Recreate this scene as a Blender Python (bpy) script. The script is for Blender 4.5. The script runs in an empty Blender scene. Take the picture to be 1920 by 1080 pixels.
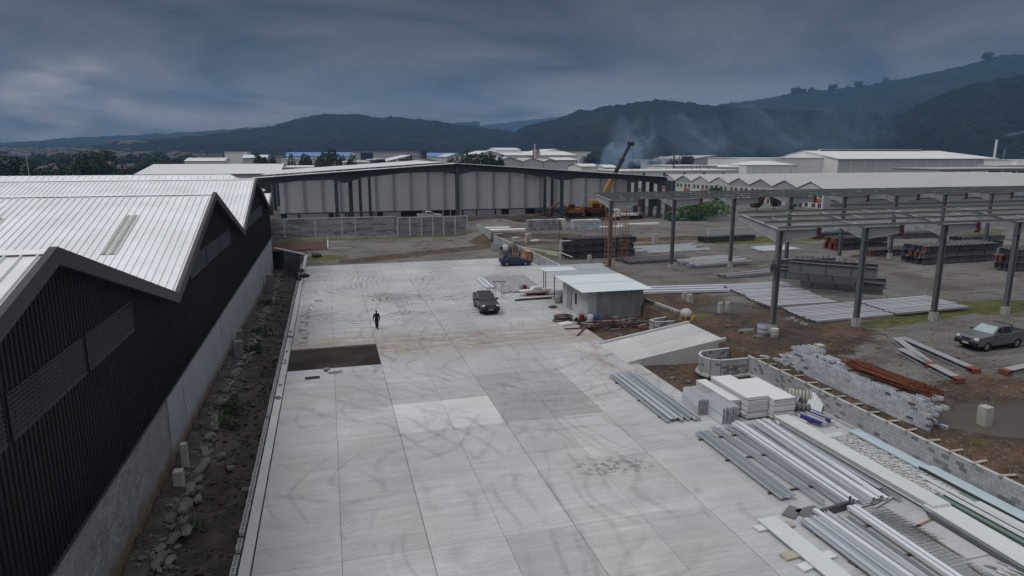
import bpy, bmesh, math, random
import numpy as np
from mathutils import Vector, Matrix, noise as mn
R = math.radians
random.seed(7)
SC = bpy.context.scene
COL = SC.collection
# ------------------------------------------------------------------ camera
CAMH = 15.5
PITCH = math.atan(251 / 1240.0)
YAW = math.atan(349 / 1265.0)
cd = bpy.data.cameras.new('camera')
cam = bpy.data.objects.new('camera', cd); COL.objects.link(cam)
cam.location = (0, 0, CAMH)
cam.rotation_euler = (R(90) - PITCH, 0, -YAW)
cd.sensor_fit = 'HORIZONTAL'; cd.sensor_width = 36.0; cd.lens = 36.0 * 1240 / 1920
cd.clip_start = 0.3; cd.clip_end = 20000
SC.camera = cam
# ------------------------------------------------------------------ world
SUN_DIR = Vector((-0.50, -0.12, 0.82)).normalized()
SUN_EL = math.asin(SUN_DIR.z); SUN_AZ = math.atan2(SUN_DIR.x, SUN_DIR.y)
W = bpy.data.worlds.new('World'); SC.world = W; W.use_nodes = True
nt = W.node_tree; nt.nodes.clear()
def wn(t, **k):
    n = nt.nodes.new(t)
    for a, b in k.items(): setattr(n, a, b)
    return n
out = wn('ShaderNodeOutputWorld'); bg = wn('ShaderNodeBackground'); add = wn('ShaderNodeAddShader'); bg2 = wn('ShaderNodeBackground')
sky = wn('ShaderNodeTexSky', sky_type='NISHITA', sun_disc=False)
sky.sun_elevation = SUN_EL; sky.sun_rotation = SUN_AZ; sky.air_density = 1.0; sky.dust_density = 2.0
bg.inputs['Strength'].default_value = 0.05
tc = wn('ShaderNodeTexCoord'); sx = wn('ShaderNodeSeparateXYZ')
nt.links.new(tc.outputs['Generated'], sx.inputs[0])
def wmath(op, a, b=None):
    n = wn('ShaderNodeMath', operation=op)
    for i, v in enumerate((a, b)):
        if v is None: continue
        if isinstance(v, (int, float)): n.inputs[i].default_value = v
        else: nt.links.new(v, n.inputs[i])
    return n.outputs[0]
zc = wmath('MAXIMUM', sx.outputs['Z'], 0.0)
den = wmath('ADD', zc, 0.16)
cx = wmath('DIVIDE', sx.outputs['X'], den); cy = wmath('DIVIDE', sx.outputs['Y'], den)
cmb = wn('ShaderNodeCombineXYZ'); nt.links.new(cx, cmb.inputs[0]); nt.links.new(cy, cmb.inputs[1])
n1 = wn('ShaderNodeTexNoise'); n1.inputs['Scale'].default_value = 0.85; n1.inputs['Detail'].default_value = 6; n1.inputs['Roughness'].default_value = 0.52; n1.inputs['Distortion'].default_value = 0.7
nt.links.new(cmb.outputs[0], n1.inputs['Vector'])
cr = wn('ShaderNodeValToRGB'); nt.links.new(n1.outputs['Fac'], cr.inputs['Fac'])
cr.color_ramp.elements[0].position = 0.36; cr.color_ramp.elements[0].color = (0.42, 0.44, 0.465, 1)
cr.color_ramp.elements[1].position = 0.62; cr.color_ramp.elements[1].color = (1.75, 1.64, 1.54, 1)
# brightness by elevation: a thick dark deck low down, thinner overhead
er = wn('ShaderNodeValToRGB'); nt.links.new(zc, er.inputs['Fac']); e = er.color_ramp
e.elements[0].position = 0.0; e.elements[0].color = (0.085, 0.092, 0.106, 1)
e.elements[1].position = 1.0; e.elements[1].color = (0.88, 0.90, 0.95, 1)
for p, c in ((0.05, (0.165, 0.156, 0.150, 1)), (0.095, (0.098, 0.094, 0.095, 1)), (0.15, (0.068, 0.068, 0.069, 1)), (0.22, (0.064, 0.066, 0.069, 1)), (0.30, (0.080, 0.088, 0.105, 1)), (0.55, (0.54, 0.565, 0.61, 1))):
    q = e.elements.new(p); q.color = c
mx = wn('ShaderNodeMix', data_type='RGBA', blend_type='MULTIPLY'); mx.inputs[0].default_value = 1.0
nt.links.new(er.outputs[0], mx.inputs[6]); nt.links.new(cr.outputs[0], mx.inputs[7])
# the thin bright place in the cloud low on the left
GD = Vector((math.sin(YAW + math.atan((140 - 960) / 1265)), math.cos(YAW + math.atan((140 - 960) / 1265)), 0.052)).normalized()
dt = wn('ShaderNodeVectorMath', operation='DOT_PRODUCT'); dt.inputs[1].default_value = GD
nt.links.new(tc.outputs['Generated'], dt.inputs[0])
gl = wn('ShaderNodeMapRange'); nt.links.new(dt.outputs['Value'], gl.inputs['Value'])
gl.inputs['From Min'].default_value = 0.9962; gl.inputs['From Max'].default_value = 1.0; gl.interpolation_type = 'SMOOTHSTEP'
gl.inputs['To Min'].default_value = 0; gl.inputs['To Max'].default_value = 1
n2 = wn('ShaderNodeTexNoise'); n2.inputs['Scale'].default_value = 9.0; n2.inputs['Detail'].default_value = 4
mp = wn('ShaderNodeMapping'); mp.inputs['Scale'].default_value = (1, 1, 4.0)
nt.links.new(tc.outputs['Generated'], mp.inputs[0]); nt.links.new(mp.outputs[0], n2.inputs['Vector'])
gn = wmath('MULTIPLY', gl.outputs[0], wmath('MAXIMUM', wmath('MULTIPLY', wmath('SUBTRACT', n2.outputs['Fac'], 0.40), 3.0), 0.0))
ad = wn('ShaderNodeMix', data_type='RGBA', blend_type='ADD'); nt.links.new(gn, ad.inputs[0])
nt.links.new(mx.outputs[2], ad.inputs[6]); ad.inputs[7].default_value = (0.40, 0.34, 0.27, 1)
nt.links.new(ad.outputs[2], bg2.inputs['Color']); bg2.inputs['Strength'].default_value = 1.0
nt.links.new(sky.outputs[0], bg.inputs['Color'])
# the cloud deck hides most of the clear sky
bg.inputs['Strength'].default_value = 0.05
ms = wn('ShaderNodeMixShader'); ms.inputs[0].default_value = 0.97
nt.links.new(bg.outputs[0], ms.inputs[1]); nt.links.new(bg2.outputs[0], ms.inputs[2]); nt.links.new(ms.outputs[0], out.inputs['Surface'])
# ------------------------------------------------------------------ sun behind the cloud
sd = bpy.data.lights.new('sun', 'SUN'); sd.energy = 1.25; sd.angle = R(20); sd.color = (1.0, 0.985, 0.96)
so = bpy.data.objects.new('sun', sd); COL.objects.link(so); so.rotation_euler = SUN_DIR.to_track_quat('Z', 'Y').to_euler()
# ------------------------------------------------------------------ exposure, render
vs = SC.view_settings; vs.view_transform = 'Standard'; vs.look = 'None'; vs.gamma = 1; vs.use_curve_mapping = False; vs.exposure = 0.12
SC.render.engine = 'CYCLES'
cy_ = SC.cycles; cy_.use_denoising = True; cy_.max_bounces = 5; cy_.diffuse_bounces = 3; cy_.glossy_bounces = 3; cy_.transmission_bounces = 3
cy_.volume_bounces = 0; cy_.transparent_max_bounces = 8; cy_.volume_step_rate = 2.0; cy_.volume_max_steps = 128
cy_.caustics_reflective = False; cy_.caustics_refractive = False
try: cy_.denoiser = 'OPENIMAGEDENOISE'
except Exception: pass
# ------------------------------------------------------------------ pixel of the photograph -> point of the place
_cp, _sp, _cy, _sy = math.cos(PITCH), math.sin(PITCH), math.cos(YAW), math.sin(YAW)
FW = Vector((_sy * _cp, _cy * _cp, -_sp)); RT = Vector((_cy, -_sy, 0)); UP = Vector((_sy * _sp, _cy * _sp, _cp))
def ray(x, y): return FW + RT * ((x - 960) / 1240.0) - UP * ((y - 540) / 1240.0)
def at(x, y, z=0.0):
    r = ray(x, y); t = (z - CAMH) / r.z
    return Vector((r.x * t, r.y * t, z))
def atY(x, y, Y):
    r = ray(x, y); t = Y / r.y
    return Vector((r.x * t, Y, CAMH + r.z * t))
# ------------------------------------------------------------------ mesh builder
OFF = {}
class MB:
    def __init__(s): s.v = []; s.f = []
    def add(s, vs, fs):
        n = len(s.v); s.v.extend([tuple(p) for p in vs]); s.f.extend([tuple(i + n for i in f) for f in fs]); return s
    def box(s, x0, y0, z0, x1, y1, z1):
        return s.add([(x0,y0,z0),(x1,y0,z0),(x1,y1,z0),(x0,y1,z0),(x0,y0,z1),(x1,y0,z1),(x1,y1,z1),(x0,y1,z1)],
                     [(0,3,2,1),(4,5,6,7),(0,1,5,4),(1,2,6,5),(2,3,7,6),(3,0,4,7)])
    def cbox(s, c, d, rz=0.0, tilt=0.0):
        m = Matrix.Rotation(rz, 3, 'Z') @ Matrix.Rotation(tilt, 3, 'X'); c = Vector(c); h = [k / 2 for k in d]
        P = [c + m @ Vector((sx_*h[0], sy_*h[1], sz_*h[2])) for sz_ in (-1, 1) for sx_, sy_ in ((-1,-1),(1,-1),(1,1),(-1,1))]
        return s.add(P, [(0,3,2,1),(4,5,6,7),(0,1,5,4),(1,2,6,5),(2,3,7,6),(3,0,4,7)])
    def frame(s, a, b, up=(0, 0, 1)):
        a, b = Vector(a), Vector(b); d = (b - a).normalized(); u = Vector(up)
        if abs(d.dot(u)) > 0.99: u = Vector((0, 1, 0))
        r = d.cross(u).normalized(); u = r.cross(d)
        return a, b, d, r, u
    def bar(s, a, b, w, h, up=(0, 0, 1)):
        a, b, d, r, u = s.frame(a, b, up); w /= 2; h /= 2
        P = [q + r * i * w + u * j * h for q in (a, b) for i, j in ((-1,-1),(1,-1),(1,1),(-1,1))]
        return s.add(P, [(0,1,2,3),(7,6,5,4),(0,4,5,1),(1,5,6,2),(2,6,7,3),(3,7,4,0)])
    def sweep(s, a, b, prof, up=(0, 0, 1), closed=True, caps=True):
        a, b, d, r, u = s.frame(a, b, up); n = len(prof)
        P = [q + r * x + u * y for q in (a, b) for x, y in prof]
        F = [(i, (i + 1) % n, n + (i + 1) % n, n + i) for i in range(n if closed else n - 1)]
        if caps and closed: F += [tuple(range(n))[::-1], tuple(range(n, 2 * n))]
        return s.add(P, F)
    def tube(s, a, b, r0, r1=None, n=8, caps=True):
        r1 = r0 if r1 is None else r1
        a, b, d, r, u = s.frame(a, b)
        P = [q + r * (math.cos(t) * k) + u * (math.sin(t) * k) for q, k in ((a, r0), (b, r1)) for t in [2 * math.pi * i / n for i in range(n)]]
        F = [(i, (i + 1) % n, n + (i + 1) % n, n + i) for i in range(n)]
        if caps: F += [tuple(range(n))[::-1], tuple(range(n, 2 * n))]
        return s.add(P, F)
    def prism(s, poly, a, b, axis='Y'):
        # poly of 2-D points extruded along an axis from a to b
        def P(p, t): return {'Y': (p[0], t, p[1]), 'X': (t, p[0], p[1]), 'Z': (p[0], p[1], t)}[axis]
        n = len(poly); V = [P(p, a) for p in poly] + [P(p, b) for p in poly]
        return s.add(V, [tuple(range(n))[::-1], tuple(range(n, 2 * n))] + [(i, (i + 1) % n, n + (i + 1) % n, n + i) for i in range(n)])
    def quad(s, *p): return s.add(p, [tuple(range(len(p)))])
    def loft(s, rings, close=True, caps=True):
        n = len(rings[0]); V = [p for r_ in rings for p in r_]; F = []
        for k in range(len(rings) - 1):
            for i in range(n if close else n - 1):
                j = (i + 1) % n; F.append((k*n+i, k*n+j, (k+1)*n+j, (k+1)*n+i))
        if caps: F += [tuple(range(n))[::-1], tuple(range((len(rings)-1)*n, len(rings)*n))]
        return s.add(V, F)
    def mesh(s, name, m=None, off=(0, 0, 0), smooth=False, fix=True):
        me = bpy.data.meshes.new(name)
        ox, oy, oz = off
        me.from_pydata([(x - ox, y - oy, z - oz) for x, y, z in s.v], [], s.f)
        if fix:
            bm = bmesh.new(); bm.from_mesh(me); bmesh.ops.recalc_face_normals(bm, faces=bm.faces); bm.to_mesh(me); bm.free()
        if smooth: me.polygons.foreach_set('use_smooth', [True] * len(me.polygons))
        if m: me.materials.append(m)
        me.update(); return me
    def build(s, name, m, parent=None, smooth=False, fix=True):
        off = OFF.get(parent.name, (0, 0, 0)) if parent else (0, 0, 0)
        me = s.mesh(name, m, off, smooth, fix)
        return link(name, me, parent, off)
def link(name, me, parent=None, off=None):
    o = bpy.data.objects.new(name, me); COL.objects.link(o)
    if parent:
        o.parent = parent; OFF[o.name] = off if off is not None else OFF.get(parent.name, (0, 0, 0))
    return o
def tag(o, label=None, cat=None, group=None, kind=None):
    if label: o['label'] = label
    if cat: o['category'] = cat
    if group: o['group'] = group
    if kind: o['kind'] = kind
    return o
def thing(name, label, cat, loc=(0, 0, 0), group=None, rz=0.0, world=True):
    """Empty at the base of a thing; with world=True its parts are written in world coordinates."""
    o = bpy.data.objects.new(name, None); o.empty_display_size = 0.3; COL.objects.link(o); o.location = loc; o.rotation_euler = (0, 0, rz)
    OFF[o.name] = tuple(loc) if world else (0, 0, 0)
    return tag(o, label, cat, group)
KIDS = {}
def copy_tree(o, loc=None, rz=None, label=None, scale=None):
    if not KIDS.get('n') == len(bpy.data.objects):
        KIDS.clear()
        for q in bpy.data.objects:
            if q.parent: KIDS.setdefault(q.parent.name, []).append(q)
    def rec(q, par):
        c = q.copy(); COL.objects.link(c)
        if par: c.parent = par
        for k in KIDS.get(q.name, []): rec(k, c)
        return c
    c = rec(o, None)
    if loc is not None: c.location = loc
    if rz is not None: c.rotation_euler = (0, 0, rz)
    if scale is not None: c.scale = scale
    if label: c['label'] = label
    return c
def single(name, mb, m, label, cat, group=None, smooth=False, base=None):
    """A thing that is one mesh; origin at its base."""
    if base is None:
        n = len(mb.v); base = (sum(p[0] for p in mb.v) / n, sum(p[1] for p in mb.v) / n, min(p[2] for p in mb.v))
    me = mb.mesh(name, m, base, smooth); o = bpy.data.objects.new(name, me); COL.objects.link(o); o.location = base
    return tag(o, label, cat, group)
def bevel_obj(o, w, seg=2):
    m_ = o.modifiers.new('bevel', 'BEVEL'); m_.width = w; m_.segments = seg; m_.limit_method = 'ANGLE'; m_.angle_limit = R(35); return o
ORD = ('first', 'second', 'third', 'fourth', 'fifth', 'sixth', 'seventh', 'eighth')
def ordl(label, k, n, how='from the left', lo='leftmost', hi='rightmost'):
    """own label for one of a short row; the two ends of a long row"""
    w = len(label.split())
    if n == 1: return label
    if k == 0: return lo + ' ' + label
    if k == n - 1: return hi + ' ' + label
    if n <= 8 and w + 4 <= 16: return ORD[k] + ' ' + label + ', ' + how if w + 4 <= 16 else label
    if n <= 8 and w + 1 <= 16: return ORD[k] + ' ' + label
    return label
# ------------------------------------------------------------------ materials
def mat(name, col, rough=0.85, metal=0.0, var=0.12, scale=0.6, fine=0.08, fscale=9.0, bump=0.0, bscale=20.0, rnd=0.0, tint=None, tamt=0.0, tscale=0.25, stretch=(1, 1, 1), spec=0.4, streak=0.0):
    m = bpy.data.materials.new(name); m.use_nodes = True; t = m.node_tree; N = t.nodes; L = t.links
    b = N['Principled BSDF']; b.inputs['Roughness'].default_value = rough; b.inputs['Metallic'].default_value = metal
    b.inputs['Specular IOR Level'].default_value = spec
    g = N.new('ShaderNodeNewGeometry'); mpn = N.new('ShaderNodeMapping'); mpn.inputs['Scale'].default_value = stretch; L.new(g.outputs['Position'], mpn.inputs[0])
    def nz(sc, det=3, ro=0.55):
        n = N.new('ShaderNodeTexNoise'); n.inputs['Scale'].default_value = sc; n.inputs['Detail'].default_value = det; n.inputs['Roughness'].default_value = ro
        L.new(mpn.outputs[0], n.inputs['Vector']); return n.outputs['Fac']
    def mth(op, a, b_):
        n = N.new('ShaderNodeMath'); n.operation = op
        for i, v in enumerate((a, b_)):
            if isinstance(v, (int, float)): n.inputs[i].default_value = v
            else: L.new(v, n.inputs[i])
        return n.outputs[0]
    f = mth('ADD', 1.0, mth('MULTIPLY', mth('SUBTRACT', nz(scale), 0.5), 3.2 * var))
    f = mth('ADD', f, mth('MULTIPLY', mth('SUBTRACT', nz(fscale, 4, 0.7), 0.5), 3.2 * fine))
    if rnd:
        oi = N.new('ShaderNodeObjectInfo'); f = mth('MULTIPLY', f, mth('ADD', 1.0 - rnd, mth('MULTIPLY', oi.outputs['Random'], 2 * rnd)))
    if streak:
        mp2 = N.new('ShaderNodeMapping'); mp2.inputs['Scale'].default_value = (3, 3, 0.25); L.new(g.outputs['Position'], mp2.inputs[0])
        n = N.new('ShaderNodeTexNoise'); n.inputs['Scale'].default_value = 1.2; n.inputs['Detail'].default_value = 4; L.new(mp2.outputs[0], n.inputs['Vector'])
        f = mth('MULTIPLY', f, mth('ADD', 1.0, mth('MULTIPLY', mth('SUBTRACT', n.outputs['Fac'], 0.55), 3 * streak)))
    base = N.new('ShaderNodeMix'); base.data_type = 'RGBA'; base.inputs[6].default_value = (*col, 1); base.inputs[7].default_value = (*(tint or col), 1)
    if tint:
        r_ = N.new('ShaderNodeMapRange'); L.new(nz(tscale, 5, 0.6), r_.inputs['Value']); r_.inputs['From Min'].default_value = 0.5 - 0.12; r_.inputs['From Max'].default_value = 0.62; r_.inputs['To Max'].default_value = tamt
        L.new(r_.outputs[0], base.inputs[0])
    else: base.inputs[0].default_value = 0
    sc_ = N.new('ShaderNodeVectorMath'); sc_.operation = 'SCALE'; L.new(base.outputs[2], sc_.inputs[0]); L.new(f, sc_.inputs['Scale'])
    L.new(sc_.outputs[0], b.inputs['Base Color'])
    if bump:
        bp = N.new('ShaderNodeBump'); bp.inputs['Strength'].default_value = bump; bp.inputs['Distance'].default_value = 0.05
        L.new(nz(bscale, 3, 0.6), bp.inputs['Height']); L.new(bp.outputs[0], b.inputs['Normal'])
    return m
M = {}
def base_stain(m):
    """earth splashed on the foot of the plinth, with a ragged upper edge"""
    t = m.node_tree; N = t.nodes; L = t.links; b = N['Principled BSDF']; src = b.inputs['Base Color'].links[0].from_socket
    g = N.new('ShaderNodeNewGeometry'); s = N.new('ShaderNodeSeparateXYZ'); L.new(g.outputs['Position'], s.inputs[0])
    n = N.new('ShaderNodeTexNoise'); n.inputs['Scale'].default_value = 0.8; n.inputs['Detail'].default_value = 7; n.inputs['Roughness'].default_value = 0.7; L.new(g.outputs['Position'], n.inputs['Vector'])
    def mth(op, a, c):
        q = N.new('ShaderNodeMath'); q.operation = op
        for i, v in enumerate((a, c)):
            if isinstance(v, (int, float)): q.inputs[i].default_value = v
            else: L.new(v, q.inputs[i])
        return q.outputs[0]
    h = mth('ADD', mth('ADD', s.outputs['Z'], mth('MULTIPLY', mth('MAXIMUM', mth('SUBTRACT', s.outputs['Y'], 45.0), 0.0), 0.028)), mth('MULTIPLY', n.outputs['Fac'], -1.5))
    r = N.new('ShaderNodeMapRange'); r.interpolation_type = 'SMOOTHSTEP'; L.new(h, r.inputs['Value']); r.inputs['From Min'].default_value = -1.15; r.inputs['From Max'].default_value = -2.2; r.inputs['To Min'].default_value = 0.0; r.inputs['To Max'].default_value = 0.9
    x = N.new('ShaderNodeMix'); x.data_type = 'RGBA'; L.new(r.outputs[0], x.inputs[0]); L.new(src, x.inputs[6]); x.inputs[7].default_value = (0.15, 0.098, 0.05, 1); L.new(x.outputs[2], b.inputs['Base Color'])
M['roof_white'] = mat('white_sheet_roof', (0.72, 0.745, 0.77), 0.45, 0.0, 0.07, 0.15, 0.06, 3.0, rnd=0.035, streak=0.03, tint=(0.50, 0.51, 0.50), tamt=0.35, tscale=0.35)
M['skylight'] = mat('translucent_roof_sheet', (0.34, 0.36, 0.33), 0.4, 0, 0.08, 1.0)
M['dark_clad'] = mat('black_cladding', (0.007, 0.008, 0.009), 0.5, 0.0, 0.25, 0.3, 0.10, rnd=0.22, spec=0.3, streak=0.35)
M['dark_trim'] = mat('charcoal_trim', (0.040, 0.043, 0.048), 0.5, 0.0, 0.08)
M['louver'] = mat('charcoal_louver', (0.027, 0.029, 0.032), 0.5)
M['plaster'] = mat('pale_grey_plaster', (0.36, 0.385, 0.42), 0.85, 0, 0.10, 0.4, 0.06, 6, streak=0.12)
M['stain'] = mat('earth_stain', (0.17, 0.115, 0.06), 0.9, 0, 0.25, 0.8, 0.1)
M['block_old'] = mat('weathered_block', (0.26, 0.265, 0.27), 0.9, 0, 0.22, 0.7, 0.15, 5, rnd=0.22, bump=0.4)
M['mortar'] = mat('mortar', (0.17, 0.17, 0.165), 0.95, 0, 0.2, 1.5, 0.1)
M['block'] = mat('grey_block', (0.34, 0.35, 0.36), 0.9, 0, 0.12, 1.0, 0.10, 8, rnd=0.10, bump=0.3)
M['block_dark'] = mat('damp_dark_block', (0.17, 0.178, 0.19), 0.9, 0, 0.2, 1.0, 0.10, 8, rnd=0.2)
M['block_blue'] = mat('pale_loose_block', (0.40, 0.425, 0.46), 0.9, 0, 0.12, 1.0, 0.10, 8, rnd=0.14)
M['concrete'] = mat('concrete', (0.42, 0.42, 0.42), 0.85, 0, 0.14, 0.5, 0.08, 6, rnd=0.05, bump=0.2)
M['concrete_dk'] = mat('dark_concrete', (0.20, 0.20, 0.20), 0.9, 0, 0.2, 0.6, 0.12, 6, rnd=0.12, bump=0.3)
M['post_concrete'] = mat('new_concrete', (0.36, 0.355, 0.33), 0.85, 0, 0.14, 1.2, 0.08, 6)
M['steel'] = mat('grey_primed_steel', (0.115, 0.120, 0.130), 0.55, 0.0, 0.12, 0.8, 0.06, rnd=0.10)
M['steel_lt'] = mat('light_grey_primed_steel', (0.27, 0.275, 0.29), 0.55, 0.0, 0.10, 0.8, 0.06, rnd=0.05)
M['steel_dk'] = mat('dark_steel', (0.058, 0.062, 0.068), 0.6, 0.0, 0.12)
M['steel_hall'] = mat('blue_grey_steel', (0.050, 0.062, 0.078), 0.6, 0.0, 0.1)
M['primer'] = mat('red_primer', (0.17, 0.055, 0.028), 0.8, 0, 0.25, 2.0)
M['primer_dk'] = mat('dark_red_primer', (0.10, 0.022, 0.016), 0.8, 0, 0.2, 2.0)
M['orange'] = mat('orange_scaffold', (0.24, 0.115, 0.06), 0.7, 0, 0.2, 2.0)
M['galv'] = mat('galvanised_steel', (0.46, 0.50, 0.54), 0.34, 0.40, 0.12, 0.8, 0.10, 12, rnd=0.18, stretch=(1, 0.2, 1))
M['galv_lt'] = mat('bright_galvanised', (0.68, 0.71, 0.75), 0.34, 0.30, 0.08, 0.8, 0.06, rnd=0.08, stretch=(1, 0.2, 1))
M['purlin'] = mat('pale_purlin', (0.40, 0.41, 0.44), 0.5, 0.2, 0.08, 0.8, 0.06, rnd=0.14)
M['white_sheet'] = mat('white_metal_sheet', (0.50, 0.53, 0.53), 0.45, 0.0, 0.06, 0.6, 0.05, rnd=0.05)
M['blue_sheet'] = mat('pale_blue_sheet', (0.42, 0.51, 0.56), 0.45, 0.1, 0.06, 0.6, 0.05)
M['green_sheet'] = mat('green_protective_film', (0.125, 0.19, 0.165), 0.5, 0.0, 0.10, 0.6, 0.06)
M['foam'] = mat('white_panel_board', (0.56, 0.57, 0.57), 0.8, 0, 0.06, 1.2, 0.06, rnd=0.09)
M['wire'] = mat('dull_wire', (0.09, 0.095, 0.10), 0.6, 0.3)
M['wire_pale'] = mat('pale_wire_wrap', (0.33, 0.33, 0.29), 0.8, 0.0, 0.25, 6)
M['timber'] = mat('wet_timber', (0.085, 0.055, 0.038), 0.9, 0, 0.3, 1.5, 0.1, rnd=0.35)
M['timber_lt'] = mat('pale_timber', (0.33, 0.29, 0.23), 0.9, 0, 0.2, 1.5, 0.1, rnd=0.25)
M['ply'] = mat('orange_plywood', (0.30, 0.17, 0.085), 0.85, 0, 0.2, 1.0)
M['rust'] = mat('rusty_rebar', (0.105, 0.031, 0.014), 0.9, 0, 0.3, 3.0, 0.15, rnd=0.2)
M['shed_roof'] = mat('shed_roof_sheet', (0.62, 0.69, 0.71), 0.35, 0.15, 0.04, 0.5)
M['shed_roof_dull'] = mat('dull_roof_sheet', (0.33, 0.37, 0.39), 0.45, 0.2, 0.08, 0.8)
M['zinc'] = mat('weathered_zinc', (0.31, 0.315, 0.315), 0.5, 0.35, 0.28, 1.3, 0.12, 8, stretch=(1, 1, 0.25), streak=0.25)
M['zinc_lt'] = mat('fresh_zinc', (0.48, 0.49, 0.50), 0.5, 0.25, 0.12, 1.0, 0.08, stretch=(1, 1, 0.3))
M['black'] = mat('black_plastic', (0.010, 0.010, 0.011), 0.6, 0, 0.05)
M['rubber'] = mat('tyre_rubber', (0.014, 0.014, 0.014), 0.85, 0, 0.1)
M['rim'] = mat('alloy_rim', (0.30, 0.30, 0.31), 0.4, 0.5, 0.05)
M['glass_dark'] = mat('dark_tinted_glass', (0.008, 0.010, 0.013), 0.08, 0, 0.02, spec=0.6)
M['glass_pale'] = mat('windscreen_with_sunshade', (0.27, 0.35, 0.37), 0.18, 0, 0.2, 4.0, spec=0.6)
M['paint_black'] = mat('black_car_paint', (0.016, 0.017, 0.019), 0.28, 0.2, 0.04, spec=0.6)
M['paint_silver'] = mat('silver_grey_car_paint', (0.135, 0.14, 0.147), 0.35, 0.35, 0.05, spec=0.5)
M['paint_navy'] = mat('navy_car_paint', (0.010, 0.017, 0.050), 0.25, 0.1, 0.04, spec=0.6)
M['paint_white'] = mat('white_vehicle_paint', (0.62, 0.62, 0.60), 0.4, 0, 0.05)
M['lamp'] = mat('lamp_lens', (0.45, 0.46, 0.47), 0.2, 0, 0.05)
M['tail'] = mat('red_lamp_lens', (0.25, 0.01, 0.01), 0.3, 0, 0.05)
M['plate'] = mat('licence_plate', (0.5, 0.5, 0.48), 0.5)
M['crane_yellow'] = mat('crane_yellow', (0.46, 0.29, 0.05), 0.5, 0, 0.12, 1)
M['crane_dark'] = mat('crane_dark_boom', (0.035, 0.038, 0.042), 0.5, 0, 0.1)
M['digger_orange'] = mat('digger_orange', (0.30, 0.12, 0.02), 0.6, 0, 0.2, 1)
M['red'] = mat('red_paint', (0.24, 0.02, 0.015), 0.5, 0, 0.15)
M['blue'] = mat('blue_plastic', (0.035, 0.075, 0.22), 0.45, 0, 0.12, 3)
M['wrap'] = mat('purple_blue_wrap', (0.030, 0.025, 0.17), 0.45, 0, 0.1, 3)
M['cloth_black'] = mat('black_clothes', (0.010, 0.010, 0.012), 0.9, 0, 0.1)
M['skin'] = mat('skin', (0.11, 0.06, 0.04), 0.7, 0, 0.05)
M['leaf_dark'] = mat('dark_foliage', (0.026, 0.045, 0.020), 0.8, 0, 0.45, 0.35, 0.3, 2.0)
M['leaf_green'] = mat('green_foliage', (0.060, 0.13, 0.028), 0.8, 0, 0.35, 0.8, 0.25, 4.0)
M['leaf_weed'] = mat('weed_foliage', (0.048, 0.078, 0.028), 0.85, 0, 0.35, 1.5, 0.25, 6.0)
M['bark'] = mat('bark', (0.07, 0.055, 0.042), 0.9)
M['stone'] = mat('pale_rubble', (0.13, 0.13, 0.122), 0.95, 0, 0.25, 1.5, 0.15, 6, rnd=0.25, bump=0.5)
M['wall_white'] = mat('white_wall', (0.68, 0.68, 0.67), 0.8, 0, 0.06, 0.1, 0.03)
M['wall_grey'] = mat('light_grey_wall', (0.46, 0.47, 0.485), 0.8, 0, 0.06, 0.1, 0.03)
M['wall_mid'] = mat('mid_grey_wall', (0.30, 0.31, 0.32), 0.8, 0, 0.08, 0.1, 0.03)
M['wall_cream'] = mat('cream_wall', (0.50, 0.48, 0.44), 0.85, 0, 0.06, 0.2, 0.03)
M['brick_red'] = mat('red_brick_panel', (0.30, 0.115, 0.090), 0.9, 0, 0.2, 1.0, 0.1)
M['win_dark'] = mat('dark_window', (0.02, 0.024, 0.03), 0.2, 0, 0.05, spec=0.6)
M['roof_blue'] = mat('blue_roof', (0.085, 0.20, 0.44), 0.5, 0, 0.06)
M['roof_grey'] = mat('weathered_pale_roof', (0.37, 0.37, 0.36), 0.6, 0, 0.08, 0.05, 0.06, 0.6)
M['roof_lt'] = mat('bright_roof', (0.60, 0.61, 0.61), 0.5, 0, 0.05, 0.05, 0.04, 0.6)
M['roof_far'] = mat('tile_roof', (0.055, 0.038, 0.036), 0.85, 0, 0.1, 0.02, 0.05, rnd=0.3)
M['navy_wall'] = mat('navy_wall', (0.02, 0.035, 0.065), 0.4)
M['hall_panel'] = mat('pale_hall_panel', (0.56, 0.575, 0.60), 0.6, 0, 0.05, 0.2, 0.03, rnd=0.035)
M['hall_strip'] = mat('grey_hall_strip', (0.30, 0.32, 0.35), 0.6)
M['dirt_pile'] = mat('dug_soil', (0.060, 0.044, 0.034), 0.95, 0, 0.3, 0.8, 0.2, 5, bump=0.6)
# ------------------------------------------------------------------ ground, one sheet
def sstep(a, b, x):
    t = np.clip((x - a) / (b - a), 0, 1); return t * t * (3 - 2 * t)
_rng = np.random.RandomState(3)
_tab = _rng.rand(256, 256)
def vnoise(x, y):
    xi = np.floor(x).astype(int); yi = np.floor(y).astype(int); fx = x - xi; fy = y - yi
    fx = fx * fx * (3 - 2 * fx); fy = fy * fy * (3 - 2 * fy)
    a = _tab[xi % 256, yi % 256]; b = _tab[(xi + 1) % 256, yi % 256]; c = _tab[xi % 256, (yi + 1) % 256]; d = _tab[(xi + 1) % 256, (yi + 1) % 256]
    return a + (b - a) * fx + (c - a) * fy + (a - b - c + d) * fx * fy
def fbm(x, y, o=4, g=0.5):
    s = 0; a = 1; t = 0
    for k in range(o):
        s = s + a * vnoise(x * 2 ** k + 17.3 * k, y * 2 ** k + 5.1 * k); t += a; a *= g
    return s / t
YARD = 1.2
def blob(x, y, cx_, cy_, rx, ry, ang=0.0, soft=0.5):
    c, s_ = math.cos(ang), math.sin(ang); u = ((x - cx_) * c + (y - cy_) * s_) / rx; v = (-(x - cx_) * s_ + (y - cy_) * c) / ry
    return 1 - sstep(1 - soft, 1 + soft, np.sqrt(u * u + v * v))
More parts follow.
